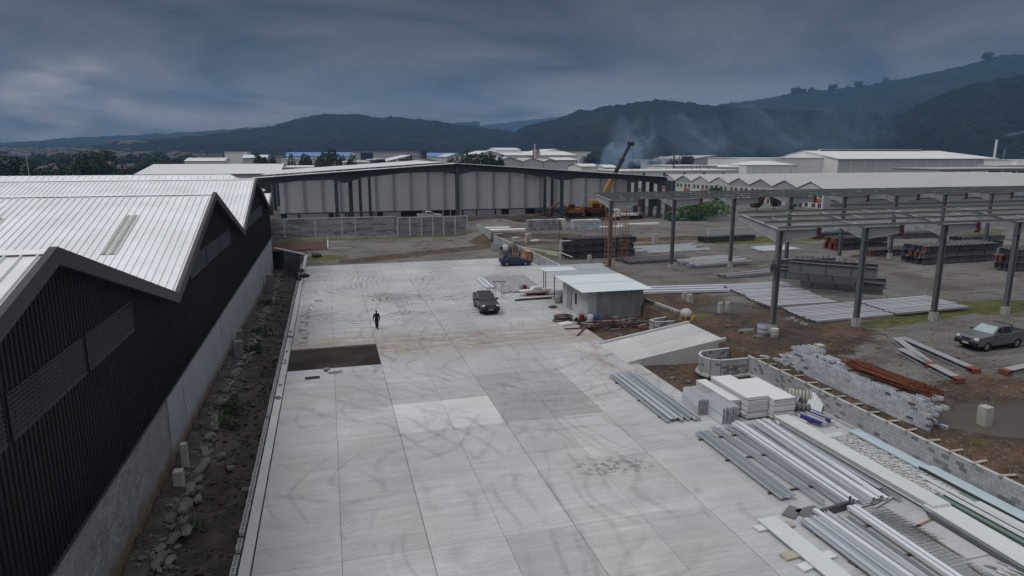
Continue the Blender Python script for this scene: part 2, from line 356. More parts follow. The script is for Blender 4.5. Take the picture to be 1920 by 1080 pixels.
def seg(x, y, p, q, w):
    p = np.array(p); q = np.array(q); d = q - p; t = np.clip(((x - p[0]) * d[0] + (y - p[1]) * d[1]) / (d @ d), 0, 1)
    return 1 - sstep(0.5 * w, w, np.hypot(x - p[0] - t * d[0], y - p[1] - t * d[1]))
def chan_z(y): return -2.15 - 1.7 * sstep(45, 105, y)
def ground_h(x, y):
    n = fbm(x * 0.35, y * 0.35, 4); n2 = fbm(x * 0.06 + 9, y * 0.06, 3)
    yard = YARD + (n - 0.5) * 0.16 + (n2 - 0.5) * 0.0
    yard = yard - 0.26 * blob(x, y, 36.0, 26.0, 5.2, 2.6, -0.3) - 0.22 * blob(x, y, 36.8, 53.3, 3.6, 1.6, -0.2)
    yard = yard + 1.1 * blob(x, y, 32, 131, 6, 3) * (0.5 + n) + 0.8 * blob(x, y, 56, 141, 14, 3.0) * n + 0.25 * seg(x, y, (33, 103), (95, 101), 2.2) * (n + 0.3)
    yard = yard + 1.6 * blob(x, y, -8, 134, 5, 4)
    low = -0.02 + (n - 0.5) * 0.12
    right = np.where(y < 96.3, x > 28.75, x > 28.3)
    ramp = sstep(24.2, 28.3, x) * sstep(110, 124, y)
    far = sstep(126.6, 127.2, y)
    h = np.where(right, yard, low + (yard - low) * np.maximum(ramp, far))
    # dug low ground between slab and block wall
    dug = (x > 22.0) & (x < 28.4) & (y > 33.5) & (y < 57)
    h = np.where(dug, -0.30 + (n - 0.5) * 0.35 + 0.45 * blob(x, y, 25.4, 54.3, 2.6, 2.4) * n, h)
    slab = (x > -4.4) & (x < 28.5) & (y < 96.2) & ~dug
    h = np.where(slab, -0.33 + (n - 0.5) * 0.06, h)
    # channel beside the dark warehouse
    ye = 108 + (-4.4 - x) * 1.69
    ch = (x < -4.36) & (x > -9.3) & (y < ye)
    rip = (fbm(x * 0.9, y * 2.2, 3) - 0.5) * 0.42 + 0.16 * np.sin(y * 3.6 + x * 1.1 + 6 * fbm(x * .3, y * .3, 2))
    h = np.where(ch, chan_z(y) + rip + 0.55 * sstep(-7.0, -8.6, x), h)
    h = np.where((x <= -9.3) & (y < 113), -2.5, h)
    return h
def lin(a, b, s): return list(np.arange(a, b, s))
xs = lin(-9000, -600, 700) + lin(-600, -60, 60) + lin(-60, -12, 8) + [-9.32, -9.28] + lin(-9.0, -4.5, 0.28) + [-4.39, -4.34] + lin(-3.4, 21.5, 1.2) + [21.98, 22.02] + lin(22.4, 28.2, 0.3) + [28.39, 28.42, 28.74, 28.77] + lin(29, 60, 0.4) + lin(60, 110, 0.8) + lin(110, 600, 30) + lin(600, 9000, 700)
ys = lin(-600, 10, 60) + lin(10, 33.3, 0.5) + [33.48, 33.52] + lin(33.8, 56.9, 0.4) + [56.98, 57.02] + lin(57.5, 96, 0.5) + [96.18, 96.22] + lin(96.5, 150, 0.55) + lin(150, 260, 3) + lin(260, 900, 40) + lin(900, 9000, 700)
X_, Y_ = np.meshgrid(np.array(xs), np.array(ys), indexing='ij')
Z_ = ground_h(X_, Y_)
nx, ny = X_.shape
idx = np.arange(nx * ny).reshape(nx, ny)
quads = np.stack([idx[:-1, :-1], idx[1:, :-1], idx[1:, 1:], idx[:-1, 1:]], -1).reshape(-1, 4)
def grid_mesh(name, V, Q, m, smooth=True):
    me = bpy.data.meshes.new(name); me.vertices.add(len(V)); me.vertices.foreach_set('co', V.astype(np.float32).ravel())
    me.loops.add(len(Q) * 4); me.loops.foreach_set('vertex_index', Q.astype(np.int32).ravel())
    me.polygons.add(len(Q)); me.polygons.foreach_set('loop_start', np.arange(0, len(Q) * 4, 4, dtype=np.int32))
    me.polygons.foreach_set('use_smooth', np.full(len(Q), smooth))
    me.update(calc_edges=True); me.validate(); me.materials.append(m); return me
def ground_mat():
    m = bpy.data.materials.new('ground_soil'); m.use_nodes = True; t = m.node_tree; N = t.nodes; L = t.links; b = N['Principled BSDF']
    g = N.new('ShaderNodeNewGeometry')
    def nz(sc, det=5, ro=0.6, vec=None):
        n = N.new('ShaderNodeTexNoise'); n.inputs['Scale'].default_value = sc; n.inputs['Detail'].default_value = det; n.inputs['Roughness'].default_value = ro
        L.new(vec or g.outputs['Position'], n.inputs['Vector']); return n.outputs['Fac']
    def rng(v, a, b_, c=0.0, d=1.0):
        n = N.new('ShaderNodeMapRange'); L.new(v, n.inputs['Value'])
        for k, q in (('From Min', a), ('From Max', b_), ('To Min', c), ('To Max', d)): n.inputs[k].default_value = q
        return n.outputs[0]
    def mth(op, a, b_):
        n = N.new('ShaderNodeMath'); n.operation = op
        for i, v in enumerate((a, b_)):
            if isinstance(v, (int, float)): n.inputs[i].default_value = v
            else: L.new(v, n.inputs[i])
        return n.outputs[0]
    def mix(f, a, b_):
        n = N.new('ShaderNodeMix'); n.data_type = 'RGBA'
        if isinstance(f, float): n.inputs[0].default_value = f
        else: L.new(f, n.inputs[0])
        for i, v in ((6, a), (7, b_)):
            if isinstance(v, tuple): n.inputs[i].default_value = (*v, 1)
            else: L.new(v, n.inputs[i])
        return n.outputs[2]
    at_ = N.new('ShaderNodeAttribute'); at_.attribute_name = 'mask'; sp = N.new('ShaderNodeSeparateColor'); L.new(at_.outputs['Color'], sp.inputs[0])
    br = nz(0.55, 6, 0.7)
    gravel = mix(rng(nz(0.10, 5), 0.35, 0.65), (0.082, 0.079, 0.072), (0.155, 0.149, 0.137))
    gravel = mix(rng(nz(5.0, 5, 0.8), 0.42, 0.62), gravel, mix(0.5, gravel, (0.25, 0.24, 0.225)))
    gravel = mix(rng(nz(0.22, 8, 0.75), 0.50, 0.60, 0, 0.75), gravel, (0.078, 0.063, 0.050))
    mpr = N.new('ShaderNodeMapping'); mpr.inputs['Scale'].default_value = (0.10, 1.5, 1); mpr.inputs['Rotation'].default_value = (0, 0, 0.22); L.new(g.outputs['Position'], mpr.inputs[0])
    gravel = mix(rng(nz(1.0, 6, 0.7, mpr.outputs[0]), 0.53, 0.62, 0, 0.55), gravel, (0.062, 0.055, 0.048))
    dirt = mix(rng(nz(0.5, 5), 0.35, 0.65), (0.042, 0.030, 0.022), (0.112, 0.070, 0.042))
    dirt = mix(rng(nz(4.0, 6, 0.8), 0.50, 0.64), dirt, (0.14, 0.112, 0.088)); dirt = mix(rng(nz(0.28, 6, 0.7), 0.50, 0.60, 0, 0.7), dirt, (0.036, 0.028, 0.023))
    grass = mix(rng(nz(1.2, 5), 0.35, 0.65), (0.050, 0.060, 0.020), (0.115, 0.112, 0.036))
    mud = mix(rng(nz(0.8, 5), 0.4, 0.65), (0.020, 0.016, 0.014), (0.078, 0.062, 0.053))
    def cut(ch): return rng(mth('ADD', ch, mth('MULTIPLY', mth('SUBTRACT', br, 0.5), 1.5)), 0.42, 0.62)
    c = mix(cut(sp.outputs[0]), gravel, dirt); c = mix(cut(sp.outputs[1]), c, grass); c = mix(sp.outputs[2], c, mud)
    # out of the site: green and brown plain
    ln = N.new('ShaderNodeVectorMath'); ln.operation = 'LENGTH'; L.new(g.outputs['Position'], ln.inputs[0])
    plain = mix(rng(nz(0.012, 6, 0.6), 0.42, 0.6), (0.030, 0.048, 0.024), (0.075, 0.080, 0.050))
    c = mix(rng(ln.outputs['Value'], 215, 260), c, plain)
    L.new(c, b.inputs['Base Color']); b.inputs['Roughness'].default_value = 0.95; b.inputs['Specular IOR Level'].default_value = 0.2
    wetr = mix(sp.outputs[2], (0.95, 0.95, 0.95), (0.55, 0.55, 0.55)); L.new(wetr, b.inputs['Roughness'])
    bp = N.new('ShaderNodeBump'); bp.inputs['Strength'].default_value = 0.7; bp.inputs['Distance'].default_value = 0.14; L.new(nz(2.6, 7, 0.75), bp.inputs['Height']); L.new(bp.outputs[0], b.inputs['Normal'])
    return m
gm = ground_mat()
me = grid_mesh('ground', np.stack([X_, Y_, Z_], -1).reshape(-1, 3), quads, gm)
d_ = np.zeros_like(X_); g_ = np.zeros_like(X_); w_ = np.zeros_like(X_)
yd = X_ > 28.7
def mxm(a, b): return np.maximum(a, b)
d_ = mxm(d_, (yd & (Y_ < 64)) * (1 - sstep(33, 38, X_ + (Y_ - 40) * -0.02)) * 0.95)
d_ = mxm(d_, blob(X_, Y_, 35.5, 46, 8, 8) * 0.95)
d_ = mxm(d_, blob(X_, Y_, 33, 58, 5, 5) * 0.8)
d_ = mxm(d_, blob(X_, Y_, 36.5, 26.5, 9.5, 6.0) * 0.95)
d_ = mxm(d_, seg(X_, Y_, (30, 103), (80, 101), 3.4) * 0.95); d_ = mxm(d_, seg(X_, Y_, (28, 116), (40, 110), 6) * 0.8)
d_ = mxm(d_, seg(X_, Y_, (3, 99.5), (26, 110), 3.2) * 0.75)
d_ = mxm(d_, blob(X_, Y_, 45, 143, 40, 9) * 0.8); d_ = mxm(d_, blob(X_, Y_, -8, 134, 8, 6)); d_ = mxm(d_, blob(X_, Y_, 75, 77, 6, 1.6) * 0.6)
d_ = mxm(d_, ((X_ > 22) & (X_ < 28.5) & (Y_ < 57.2) & (Y_ > 33.4)) * 0.95)
g_ = mxm(g_, seg(X_, Y_, (44, 44.5), (62, 48), 1.7) * 0.85); g_ = mxm(g_, blob(X_, Y_, 62, 46.8, 6, 3) * 0.9)
g_ = mxm(g_, seg(X_, Y_, (62, 96), (125, 97), 4.2) * 0.9); g_ = mxm(g_, blob(X_, Y_, 31.5, 92, 3.4, 5) * 0.85)
g_ = mxm(g_, blob(X_, Y_, -1.0, 104, 4.0, 3.4) * 0.75); g_ = mxm(g_, blob(X_, Y_, 52, 97, 5, 2) * 0.6)
g_ = mxm(g_, blob(X_, Y_, 32, 51.5, 1.5, 1.2) * 0.6); g_ = mxm(g_, blob(X_, Y_, 31.3, 24.0, 1.0, .6) * 0.45)
g_ = mxm(g_, seg(X_, Y_, (-8, 126.0), (26, 125.6), 1.0) * 0.8)
w_ = mxm(w_, ((X_ < -4.3) & (X_ > -9.4) & (Y_ < 117)) * (0.75 + 0.0 * X_)); w_ = mxm(w_, ((X_ > -4.0) & (X_ < 4) & (Y_ > 47) & (Y_ < 56)) * 1.0)
w_ = mxm(w_, blob(X_, Y_, 36.0, 26.0, 6.5, 3.8, -0.3, 0.3) * 0.4); w_ = mxm(w_, blob(X_, Y_, 36.8, 53.3, 4.8, 2.4, -0.2, 0.3) * 0.6); w_ = mxm(w_, blob(X_, Y_, 25.5, 37.5, 3.2, 3.2) * 0.7)
w_ = mxm(w_, blob(X_, Y_, 34.5, 45, 2.8, 3.2, 0.4) * 0.45)
ca = me.color_attributes.new('mask', 'FLOAT_COLOR', 'POINT')
ca.data.foreach_set('color', np.stack([d_, g_, w_, np.ones_like(d_)], -1).astype(np.float32).ravel())
tag(link('ground', me), kind='structure')
# puddles: real water sheets the ground rises through
def water_mat():
    m = bpy.data.materials.new('muddy_water'); m.use_nodes = True; b = m.node_tree.nodes['Principled BSDF']
    b.inputs['Base Color'].default_value = (0.085, 0.068, 0.050, 1); b.inputs['Roughness'].default_value = 0.06; b.inputs['Specular IOR Level'].default_value = 0.5; return m
wm = water_mat()
for (cx_, cy_, rx, ry, z, an) in ((36.0, 26.0, 7.0, 3.6, 1.075, -0.3), (36.8, 53.3, 5.0, 2.4, 1.075, -0.2)):
    b = MB(); ring = []
    for k in range(40):
        a = 2 * math.pi * k / 40; u, v = rx * math.cos(a), ry * math.sin(a)
        ring.append((cx_ + u * math.cos(an) - v * math.sin(an), cy_ + u * math.sin(an) + v * math.cos(an), z))
    b.add(ring, [tuple(range(40))]); tag(b.build('puddle', wm), kind='structure')
# ------------------------------------------------------------------ concrete slab
def slab_mat():
    m = bpy.data.materials.new('slab_concrete'); m.use_nodes = True; t = m.node_tree; N = t.nodes; L = t.links; b = N['Principled BSDF']
    g = N.new('ShaderNodeNewGeometry'); sp = N.new('ShaderNodeSeparateXYZ'); L.new(g.outputs['Position'], sp.inputs[0])
    def mpg(sc):
        n = N.new('ShaderNodeMapping'); n.inputs['Scale'].default_value = sc; L.new(g.outputs['Position'], n.inputs[0]); return n.outputs[0]
    def nz(sc, det=5, ro=0.6, vec=None, dist=0.0):
        n = N.new('ShaderNodeTexNoise'); n.inputs['Scale'].default_value = sc; n.inputs['Detail'].default_value = det; n.inputs['Roughness'].default_value = ro; n.inputs['Distortion'].default_value = dist
        L.new(vec or g.outputs['Position'], n.inputs['Vector']); return n.outputs['Fac']
    def mth(op, a, b_=0.0, c_=None):
        n = N.new('ShaderNodeMath'); n.operation = op
        for i, v in enumerate((a, b_, c_)):
            if v is None: continue
            if isinstance(v, (int, float)): n.inputs[i].default_value = v
            else: L.new(v, n.inputs[i])
        return n.outputs[0]
    def rng(v, a, b_, c=0.0, d=1.0):
        n = N.new('ShaderNodeMapRange'); n.interpolation_type = 'SMOOTHSTEP'; L.new(v, n.inputs['Value'])
        for k, q in (('From Min', a), ('From Max', b_), ('To Min', c), ('To Max', d)): n.inputs[k].default_value = q
        return n.outputs[0]
    def mix(f, a, b_):
        n = N.new('ShaderNodeMix'); n.data_type = 'RGBA'
        if isinstance(f, float): n.inputs[0].default_value = f
        else: L.new(f, n.inputs[0])
        for i, v in ((6, a), (7, b_)):
            if isinstance(v, tuple): n.inputs[i].default_value = (*v, 1)
            else: L.new(v, n.inputs[i])
        return n.outputs[2]
    oi = N.new('ShaderNodeObjectInfo')
    f = mth('ADD', 0.94, mth('MULTIPLY', oi.outputs['Random'], 0.10))
    ax = N.new('ShaderNodeAttribute'); ax.attribute_type = 'OBJECT'; ax.attribute_name = 'tone'
    f = mth('MULTIPLY', f, mth('ADD', 1.0, ax.outputs['Fac']))
    def vary(f, v, amt): return mth('MULTIPLY', f, mth('ADD', 1.0, mth('MULTIPLY', mth('SUBTRACT', v, 0.5), amt)))
    f = vary(f, nz(0.13, 3, 0.5), 0.50)
    f = vary(f, nz(1.0, 10, 0.75, mpg((0.16, 1.1, 1)), 0.2), 0.55)
    f = vary(f, nz(1.0, 6, 0.75, mpg((0.13, 7.5, 1))), 0.62)
    f = vary(f, nz(1.0, 3, 0.6, mpg((0.9, 26.0, 1))), 0.16)
    f = vary(f, nz(5.0, 9, 0.82), 0.42)
    f = mth('MULTIPLY', f, mth('ADD', 1.0, mth('MULTIPLY', rng(nz(0.30, 9, 0.74, mpg((0.8, 1.0, 1)), 0.4), 0.50, 0.60), 0.10)))
    # worn darker places with ragged edges, small specks
    f = mth('MULTIPLY', f, mth('SUBTRACT', 1.0, mth('MULTIPLY', rng(nz(0.55, 10, 0.78), 0.56, 0.70), 0.09)))
    f = mth('MULTIPLY', f, mth('SUBTRACT', 1.0, mth('MULTIPLY', rng(nz(4.2, 6, 0.8), 0.68, 0.74), 0.40)))
    col = mix(rng(nz(0.11, 4), 0.42, 0.6), (0.378, 0.386, 0.400), (0.376, 0.374, 0.372))
    # tyre arcs: rings of rubber where trucks turned
    wob = mth('MULTIPLY', mth('SUBTRACT', nz(0.12, 2, 0.5), 0.5), 4.0)
    def rings(cx_, cy_, r0, r1, per, amt, half=None):
        dx = mth('SUBTRACT', sp.outputs['X'], cx_); dy = mth('MULTIPLY', mth('SUBTRACT', sp.outputs['Y'], cy_), 0.72)
        r_ = mth('ADD', mth('SQRT', mth('ADD', mth('MULTIPLY', dx, dx), mth('MULTIPLY', dy, dy))), wob)
        s_ = mth('POWER', mth('ABSOLUTE', mth('SINE', mth('MULTIPLY', r_, math.pi / per))), 16.0)
        band = mth('MULTIPLY', rng(r_, r0, r0 + 1.5), rng(r_, r1, r1 - 2.0) if False else mth('SUBTRACT', 1.0, rng(r_, r1 - 2.0, r1)))
        br = mth('MULTIPLY', rng(nz(0.16, 3, 0.6), 0.42, 0.60), rng(nz(1.6, 7, 0.75), 0.30, 0.55))
        return mth('MULTIPLY', mth('MULTIPLY', mth('MULTIPLY', s_, band), br), amt)
    for a in ((2.6, 68, 1.2, 6.5, 0.42, 0.95), (7.5, 69, 1.0, 6.5, 0.50, 0.85), (12.5, 80, 4, 13, 0.7, 0.45), (4, 84, 3, 12, 0.75, 0.42), (-6, 26, 7, 22, 1.5, 0.20), (15, 52, 5, 15, 1.1, 0.26), (1, 46, 7, 15, 1.2, 0.20)):
        f = mth('MULTIPLY', f, mth('SUBTRACT', 1.0, rings(*a)))
    # long tyre runs along the yard
    wy = mth('ADD', sp.outputs['X'], mth('MULTIPLY', mth('SUBTRACT', nz(0.06, 2), 0.5), 16))
    run = mth('MULTIPLY', mth('POWER', mth('ABSOLUTE', mth('SINE', mth('MULTIPLY', wy, 1.9))), 30.0), rng(nz(0.12, 4, 0.7), 0.46, 0.58))
    f = mth('MULTIPLY', f, mth('SUBTRACT', 1.0, mth('MULTIPLY', run, 0.16)))
    # carried-in soil: a band across the slab in line with the ramp
    by = mth('ADD', sp.outputs['Y'], mth('MULTIPLY', mth('SUBTRACT', nz(0.2, 4), 0.5), 5.0))
    band = mth('MULTIPLY', rng(by, 49.5, 52.0), mth('SUBTRACT', 1.0, rng(by, 55.0, 58.5)))
    band = mth('MULTIPLY', band, rng(nz(0.9, 5, 0.7, mpg((0.4, 1.6, 1))), 0.30, 0.62))
    band = mth('MULTIPLY', band, 0.75)
    b3 = mth('MULTIPLY', mth('MULTIPLY', rng(sp.outputs['X'], 16.5, 20.5), mth('SUBTRACT', 1.0, rng(sp.outputs['Y'], 41.0, 60.0))), mth('MULTIPLY', rng(nz(0.6, 5, 0.7), 0.46, 0.62), mth('MULTIPLY', rng(sp.outputs['Y'], 36, 42), 0.6)))
    col = mix(band, col, (0.26, 0.205, 0.145)); col = mix(b3, col, (0.21, 0.145, 0.10))
    # black drips near the left edge
    dr = mth('MULTIPLY', mth('MULTIPLY', mth('SUBTRACT', 1.0, rng(mth('ABSOLUTE', mth('ADD', sp.outputs['X'], 2.75)), 0.25, 0.7)), mth('MULTIPLY', rng(sp.outputs['Y'], 54, 57), mth('SUBTRACT', 1.0, rng(sp.outputs['Y'], 66, 74)))), rng(nz(1.1, 5, 0.75), 0.50, 0.56))
    f = mth('MULTIPLY', f, mth('SUBTRACT', 1.0, mth('MULTIPLY', dr, 0.6)))
    spot = mth('MULTIPLY', mth('SUBTRACT', 1.0, rng(mth('ABSOLUTE', mth('SUBTRACT', sp.outputs['X'], 13.2)), 1.0, 2.6)), mth('SUBTRACT', 1.0, rng(mth('ABSOLUTE', mth('SUBTRACT', sp.outputs['Y'], 28.6)), 0.4, 1.3)))
    f = mth('MULTIPLY', f, mth('SUBTRACT', 1.0, mth('MULTIPLY', mth('MULTIPLY', spot, rng(nz(2.2, 6, 0.8), 0.48, 0.56)), 0.55)))
    sc_ = N.new('ShaderNodeVectorMath'); sc_.operation = 'SCALE'; L.new(col, sc_.inputs[0]); L.new(f, sc_.inputs['Scale']); L.new(sc_.outputs[0], b.inputs['Base Color'])
    b.inputs['Roughness'].default_value = 0.75; b.inputs['Specular IOR Level'].default_value = 0.3
    L.new(rng(nz(0.5, 5), 0.35, 0.7, 0.6, 0.85), b.inputs['Roughness'])
    bp = N.new('ShaderNodeBump'); bp.inputs['Strength'].default_value = 0.25; bp.inputs['Distance'].default_value = 0.02; L.new(nz(14, 4, 0.7, mpg((0.4, 2.5, 1))), bp.inputs['Height']); L.new(bp.outputs[0], b.inputs['Normal'])
    return m
M['slab'] = slab_mat()
b = MB(); b.box(-3.54, 48.61, -.31, 3.19, 54.29, -.16); M['pit_soil'] = mat('wet_pit_soil', (0.024, 0.018, 0.015), 0.7, 0, .35, .5, .2, 3.0, bump=.5, tint=(0.045, 0.038, 0.034), tamt=.8, tscale=.35, spec=.08); tag(b.build('pit_floor', M['pit_soil']), kind='structure')
SLAB = bpy.data.objects.new('concrete_slab', None); COL.objects.link(SLAB); tag(SLAB, kind='structure'); OFF['concrete_slab'] = (0, 0, 0)
# the pit is left open in the base too
base = MB()
base.box(-3.55, -25, -0.32, 21.98, 48.6, -0.05); base.box(-3.55, 54.3, -0.32, 21.98, 96.25, -0.05); base.box(3.2, 48.6, -0.32, 21.98, 54.3, -0.05)
base.box(21.98, -25, -0.32, 28.36, 33.4, -0.05); base.box(22.0, 57.05, -0.32, 28.36, 96.25, -0.05)
base.build('slab_base', mat('joint_filler', (0.20, 0.195, 0.19), 0.9), SLAB)
xe = [-3.55, -0.22, 3.2, 6.3, 9.4, 12.5, 15.6, 18.75, 21.98, 25.2, 28.36]
yj = [-25, -12, 0, 6, 12, 18, 24, 29.6, 35.4, 40.0, 44.2, 48.6, 54.3, 60.2, 66.2, 72.2, 78.2, 84.3, 90.3, 96.3]
def panel(x0, y0, x1, y1):
    b = MB(); x, y = (x0 + x1) / 2, (y0 + y1) / 2; zt = random.uniform(-0.003, 0.003)
    c = 0.012
    def rg(i, z): return [(x0 + i, y0 + i, z), (x1 - i, y0 + i, z), (x1 - i, y1 - i, z), (x0 + i, y1 - i, z)]
    b.loft([rg(0, -0.049), rg(0, zt - c), rg(c, zt)], caps=False).add(rg(c, zt), [(0, 1, 2, 3)])
    me = b.mesh('concrete_panel', M['slab'], (x, y, 0)); o = link('concrete_panel', me, SLAB); o.location = (x, y, 0)
    o['tone'] = random.choice([0, 0, 0, 0.04, -0.04, 0.06, -0.06]); return o
for i in range(len(xe) - 1):
    for j in range(len(yj) - 1):
        x0, x1, y0, y1 = xe[i], xe[i + 1], yj[j], yj[j + 1]
        if y1 < 8 and j % 2: pass
        gx = 0.022 if i % 2 == 0 else 0.010
        gl_, gr_ = (0.013 if i % 2 == 0 else 0.005), (0.013 if i % 2 else 0.005)
        if y0 >= 48.5 and y1 <= 54.4 and x1 < 3.3: continue
        off = 0
        a, c = y0 + (off if 0 < j and y0 < 90 else 0), y1 + (off if y1 < 90 else 0)
        if i < 2 and abs(y1 - 48.6) < .1: c = 48.6
        if i < 2 and abs(y0 - 54.3) < .1: a = 54.3
        if x0 > 21.9:
            if y0 >= 33 and y1 <= 56: continue
            if y0 < 35 and c > 33.4: c = 33.4
            if a >= 33.3 and a < 57: 
                if c < 58: continue
                a = 57.05
            if c - a < 0.5: continue
        o = panel(x0 + gl_, a + 0.005, x1 - gr_, c - 0.005)
        if 3 < x0 < 9 and abs(y0 - 35.4) < 1: o['tone'] = 0.28
        if 9 < x0 < 15 and 34 < y0 < 44: o['tone'] = -0.21
        if 3 < x0 < 9 and abs(y0 - 40) < 1: o['tone'] = -0.10
        if i >= 8 and y0 < 30: o['tone'] = -0.05
# ------------------------------------------------------------------ kerb with open hollow blocks along the channel
CK = thing('channel_kerb', 'long concrete kerb topped with open hollow blocks between the slab and the muddy channel', 'kerb', (-4.0, 20, 0))
b = MB()
for y in range(-6, 107, 4):
    b.box(-4.02, y + .01, -0.34, -3.60, min(y + 4, 107.6) - .01, 0.02 + random.uniform(-.01, .01))
b.build('kerb_beam', M['concrete'], CK); MB().box(-4.36, -6, -4.2, -4.06, 107.6, -0.10).build('kerb_shade_bed', M['black'], CK)  # bed coloured black as painted shade inside the open block cells
def hollow_block(l=0.39, w=0.19, h=0.19, up=True, t=0.035):
    """two-cell block, cells opening upward, origin at base centre"""
    bm_ = MB(); x = [-l/2, -l/2 + t, -t/2, t/2, l/2 - t, l/2]; y = [-w/2, -w/2 + t, w/2 - t, w/2]
    for z, top in ((0, 0), (h, 1)):
        for i in range(5):
            for j in range(3):
                if j == 1 and i in (1, 3): continue
                q = [(x[i], y[j], z), (x[i+1], y[j], z), (x[i+1], y[j+1], z), (x[i], y[j+1], z)]
                bm_.quad(*(q if top else q[::-1]))
    for (a, c) in ((x[1], x[2]), (x[3], x[4])):
        bm_.quad((a, y[1], 0), (a, y[1], h), (c, y[1], h), (c, y[1], 0)); bm_.quad((a, y[2], 0), (c, y[2], 0), (c, y[2], h), (a, y[2], h))
        bm_.quad((a, y[1], 0), (a, y[2], 0), (a, y[2], h), (a, y[1], h)); bm_.quad((c, y[1], 0), (c, y[1], h), (c, y[2], h), (c, y[2], 0))
    bm_.quad((x[0], y[0], 0), (x[5], y[0], 0), (x[5], y[0], h), (x[0], y[0], h)); bm_.quad((x[0], y[3], 0), (x[0], y[3], h), (x[5], y[3], h), (x[5], y[3], 0))
    bm_.quad((x[0], y[0], 0), (x[0], y[0], h), (x[0], y[3], h), (x[0], y[3], 0)); bm_.quad((x[5], y[0], 0), (x[5], y[3], 0), (x[5], y[3], h), (x[5], y[0], h))
    return bm_
HB = {k: hollow_block().mesh('block', M[k], fix=False) for k in ('block', 'block_dark', 'block_blue', 'concrete_dk')}
n = 0
y = 17.5
while y < 107.4:
    if n < 200 and random.random() < 0.97:
        o = link('block', HB['block'], CK); o.location = (-0.2 + random.uniform(-.012, .012), y - 20, -0.10 + random.uniform(-.01, .012)); o.rotation_euler = (0, 0, R(90) + random.uniform(-.03, .03))
    n += 1; y += 0.405 if y < 97 else 0.41
# loose stones and rubbish in the gap between kerb and slab
def rock(r, seed, flat=0.7):
    rn = random.Random(seed); b_ = bmesh.new(); bmesh.ops.create_icosphere(b_, subdivisions=1, radius=r)
    for v in b_.verts: v.co *= rn.uniform(0.72, 1.25); v.co.z *= flat
    me_ = bpy.data.meshes.new('rock'); b_.to_mesh(me_); b_.free(); return me_
ROCKS = [rock(1.0, k) for k in range(8)]
for r_ in ROCKS: r_.materials.append(M['stone'])
for i in range(14):
    yy = random.uniform(42, 60); o = bpy.data.objects.new('rubble_stone', ROCKS[i % 8]); COL.objects.link(o)
    o.location = (-3.86 + random.uniform(-.05, .16), yy, 0.07); s = random.uniform(.07, .16); o.scale = (s, s, s); o.rotation_euler = (0, 0, random.random() * 6)
    tag(o, 'small stone lying on the kerb beside the dark pit', 'stone', 'stones on the kerb beside the pit')
def sack(loc, s, rz, label):
    b_ = MB(); rings = []
    for k in range(7):
        t = k / 6; w = math.sin(math.pi * (0.08 + 0.84 * t)) ** 0.6
        rings.append([(-0.45 + 0.9 * t, 0.28 * w * math.cos(a), 0.16 * w * (math.sin(a) + 1)) for a in [2 * math.pi * q / 10 for q in range(10)]])
    b_.loft(rings); o = single('rubbish_bag', b_, M['black'], label, 'bag', 'black bags on the kerb by the far corner of the slab', True, (0, 0, 0)); o.location = loc; o.rotation_euler = (0, 0, rz); o.scale = (s, s, s)
for q, s_, rz_, lb in (((-4.0, 91.5, 0.05), 1.5, 1.3, 'upright black rubbish bag at the far end of the kerb'), ((-3.55, 87.5, 0.05), 1.6, 0.4, 'black rubbish bag slumped onto the slab edge'), ((-4.1, 85.6, 0.1), 1.2, 2, 'black rubbish bag lying lowest on the kerb')): sack(q, s_, rz_, lb)
# end wall of the channel
b = MB(); b.prism([(-9.36, 116.5), (-4.36, 108.1), (-4.1, 108.3), (-9.1, 116.9)], -4.4, -0.02, 'Z')
t_ = thing('channel_end_wall', 'dark concrete wall closing the far end of the muddy channel', 'wall', (-7, 112, -4))
b.build('wall_face', M['concrete_dk'], t_)
b = MB(); b.prism([(-9.3, 116.4), (-4.42, 108.0), (-3.95, 108.35), (-8.9, 116.95)], -0.018, 0.12, 'Z'); b.build('coping', M['concrete'], t_)
# ------------------------------------------------------------------ dark saw-tooth warehouse
WX = -9.2; BAY = 32.8; PK = 12.4; VL = 7.55
def roof_z(y):
    t = ((y - 24.4) / BAY) % 1.0
    return PK - (PK - VL) * (1 - abs(2 * t - 1))
WEND = 112.6
WH = thing('dark_warehouse', 'long black-clad warehouse with white saw-tooth roofs above the channel', 'warehouse', (WX, 60, -2.2))
def clip_end(y): return min(y, WEND)
# plinth: rough blockwork near, painted plaster beyond
PLY = 38.4
b = MB(); b.box(WX - 0.5, PLY, -4.4, WX, WEND, 2.42); b.build('plaster_wall', M['plaster'], WH)
b = MB(); b.box(WX - 0.5, -8, -4.4, WX - 0.035, PLY - 0.003, 2.42); b.build('mortar_bed', M['mortar'], WH)
b = MB()
b.box(WX - 0.03, PLY - .17, -2.6, WX + 0.03, PLY + .02, 2.43); b.build('wall_edge', M['concrete_dk'], WH)
for y in (42.5, 58, 75, 92): MB().box(WX - .01, y, -4.2, WX + 0.012, y + .05, 2.41).build('wall_joint', M['concrete_dk'], WH)
bk = MB().box(-0.03, -0.195, -0.095, 0.0, 0.195, 0.095).mesh('block', M['block_old'])
cells = []
for r_ in range(23):
    z = -2.12 + r_ * 0.2
    k = 0
    yy = 12.0 + (0.2 if r_ % 2 else 0)
    while yy < PLY - 0.4:
        cells.append((yy + .2, z)); yy += 0.4
cells.sort(key=lambda c: abs(c[0] - 29) + abs(c[1] - 0.4) * 1.5)
rest = MB()
for i, (yy, z) in enumerate(cells):
    dx = random.uniform(-0.012, 0.012)
    if i < 300: o = link('block', bk, WH); o.location = (WX + dx - WX, yy - 60, z + 2.2)
    else: rest.box(WX - .035 + dx, yy - .195, z - .095, WX + dx, yy + .195, z + .095)
tag(rest.build('blockwork', M['block_old'], WH), kind='stuff')
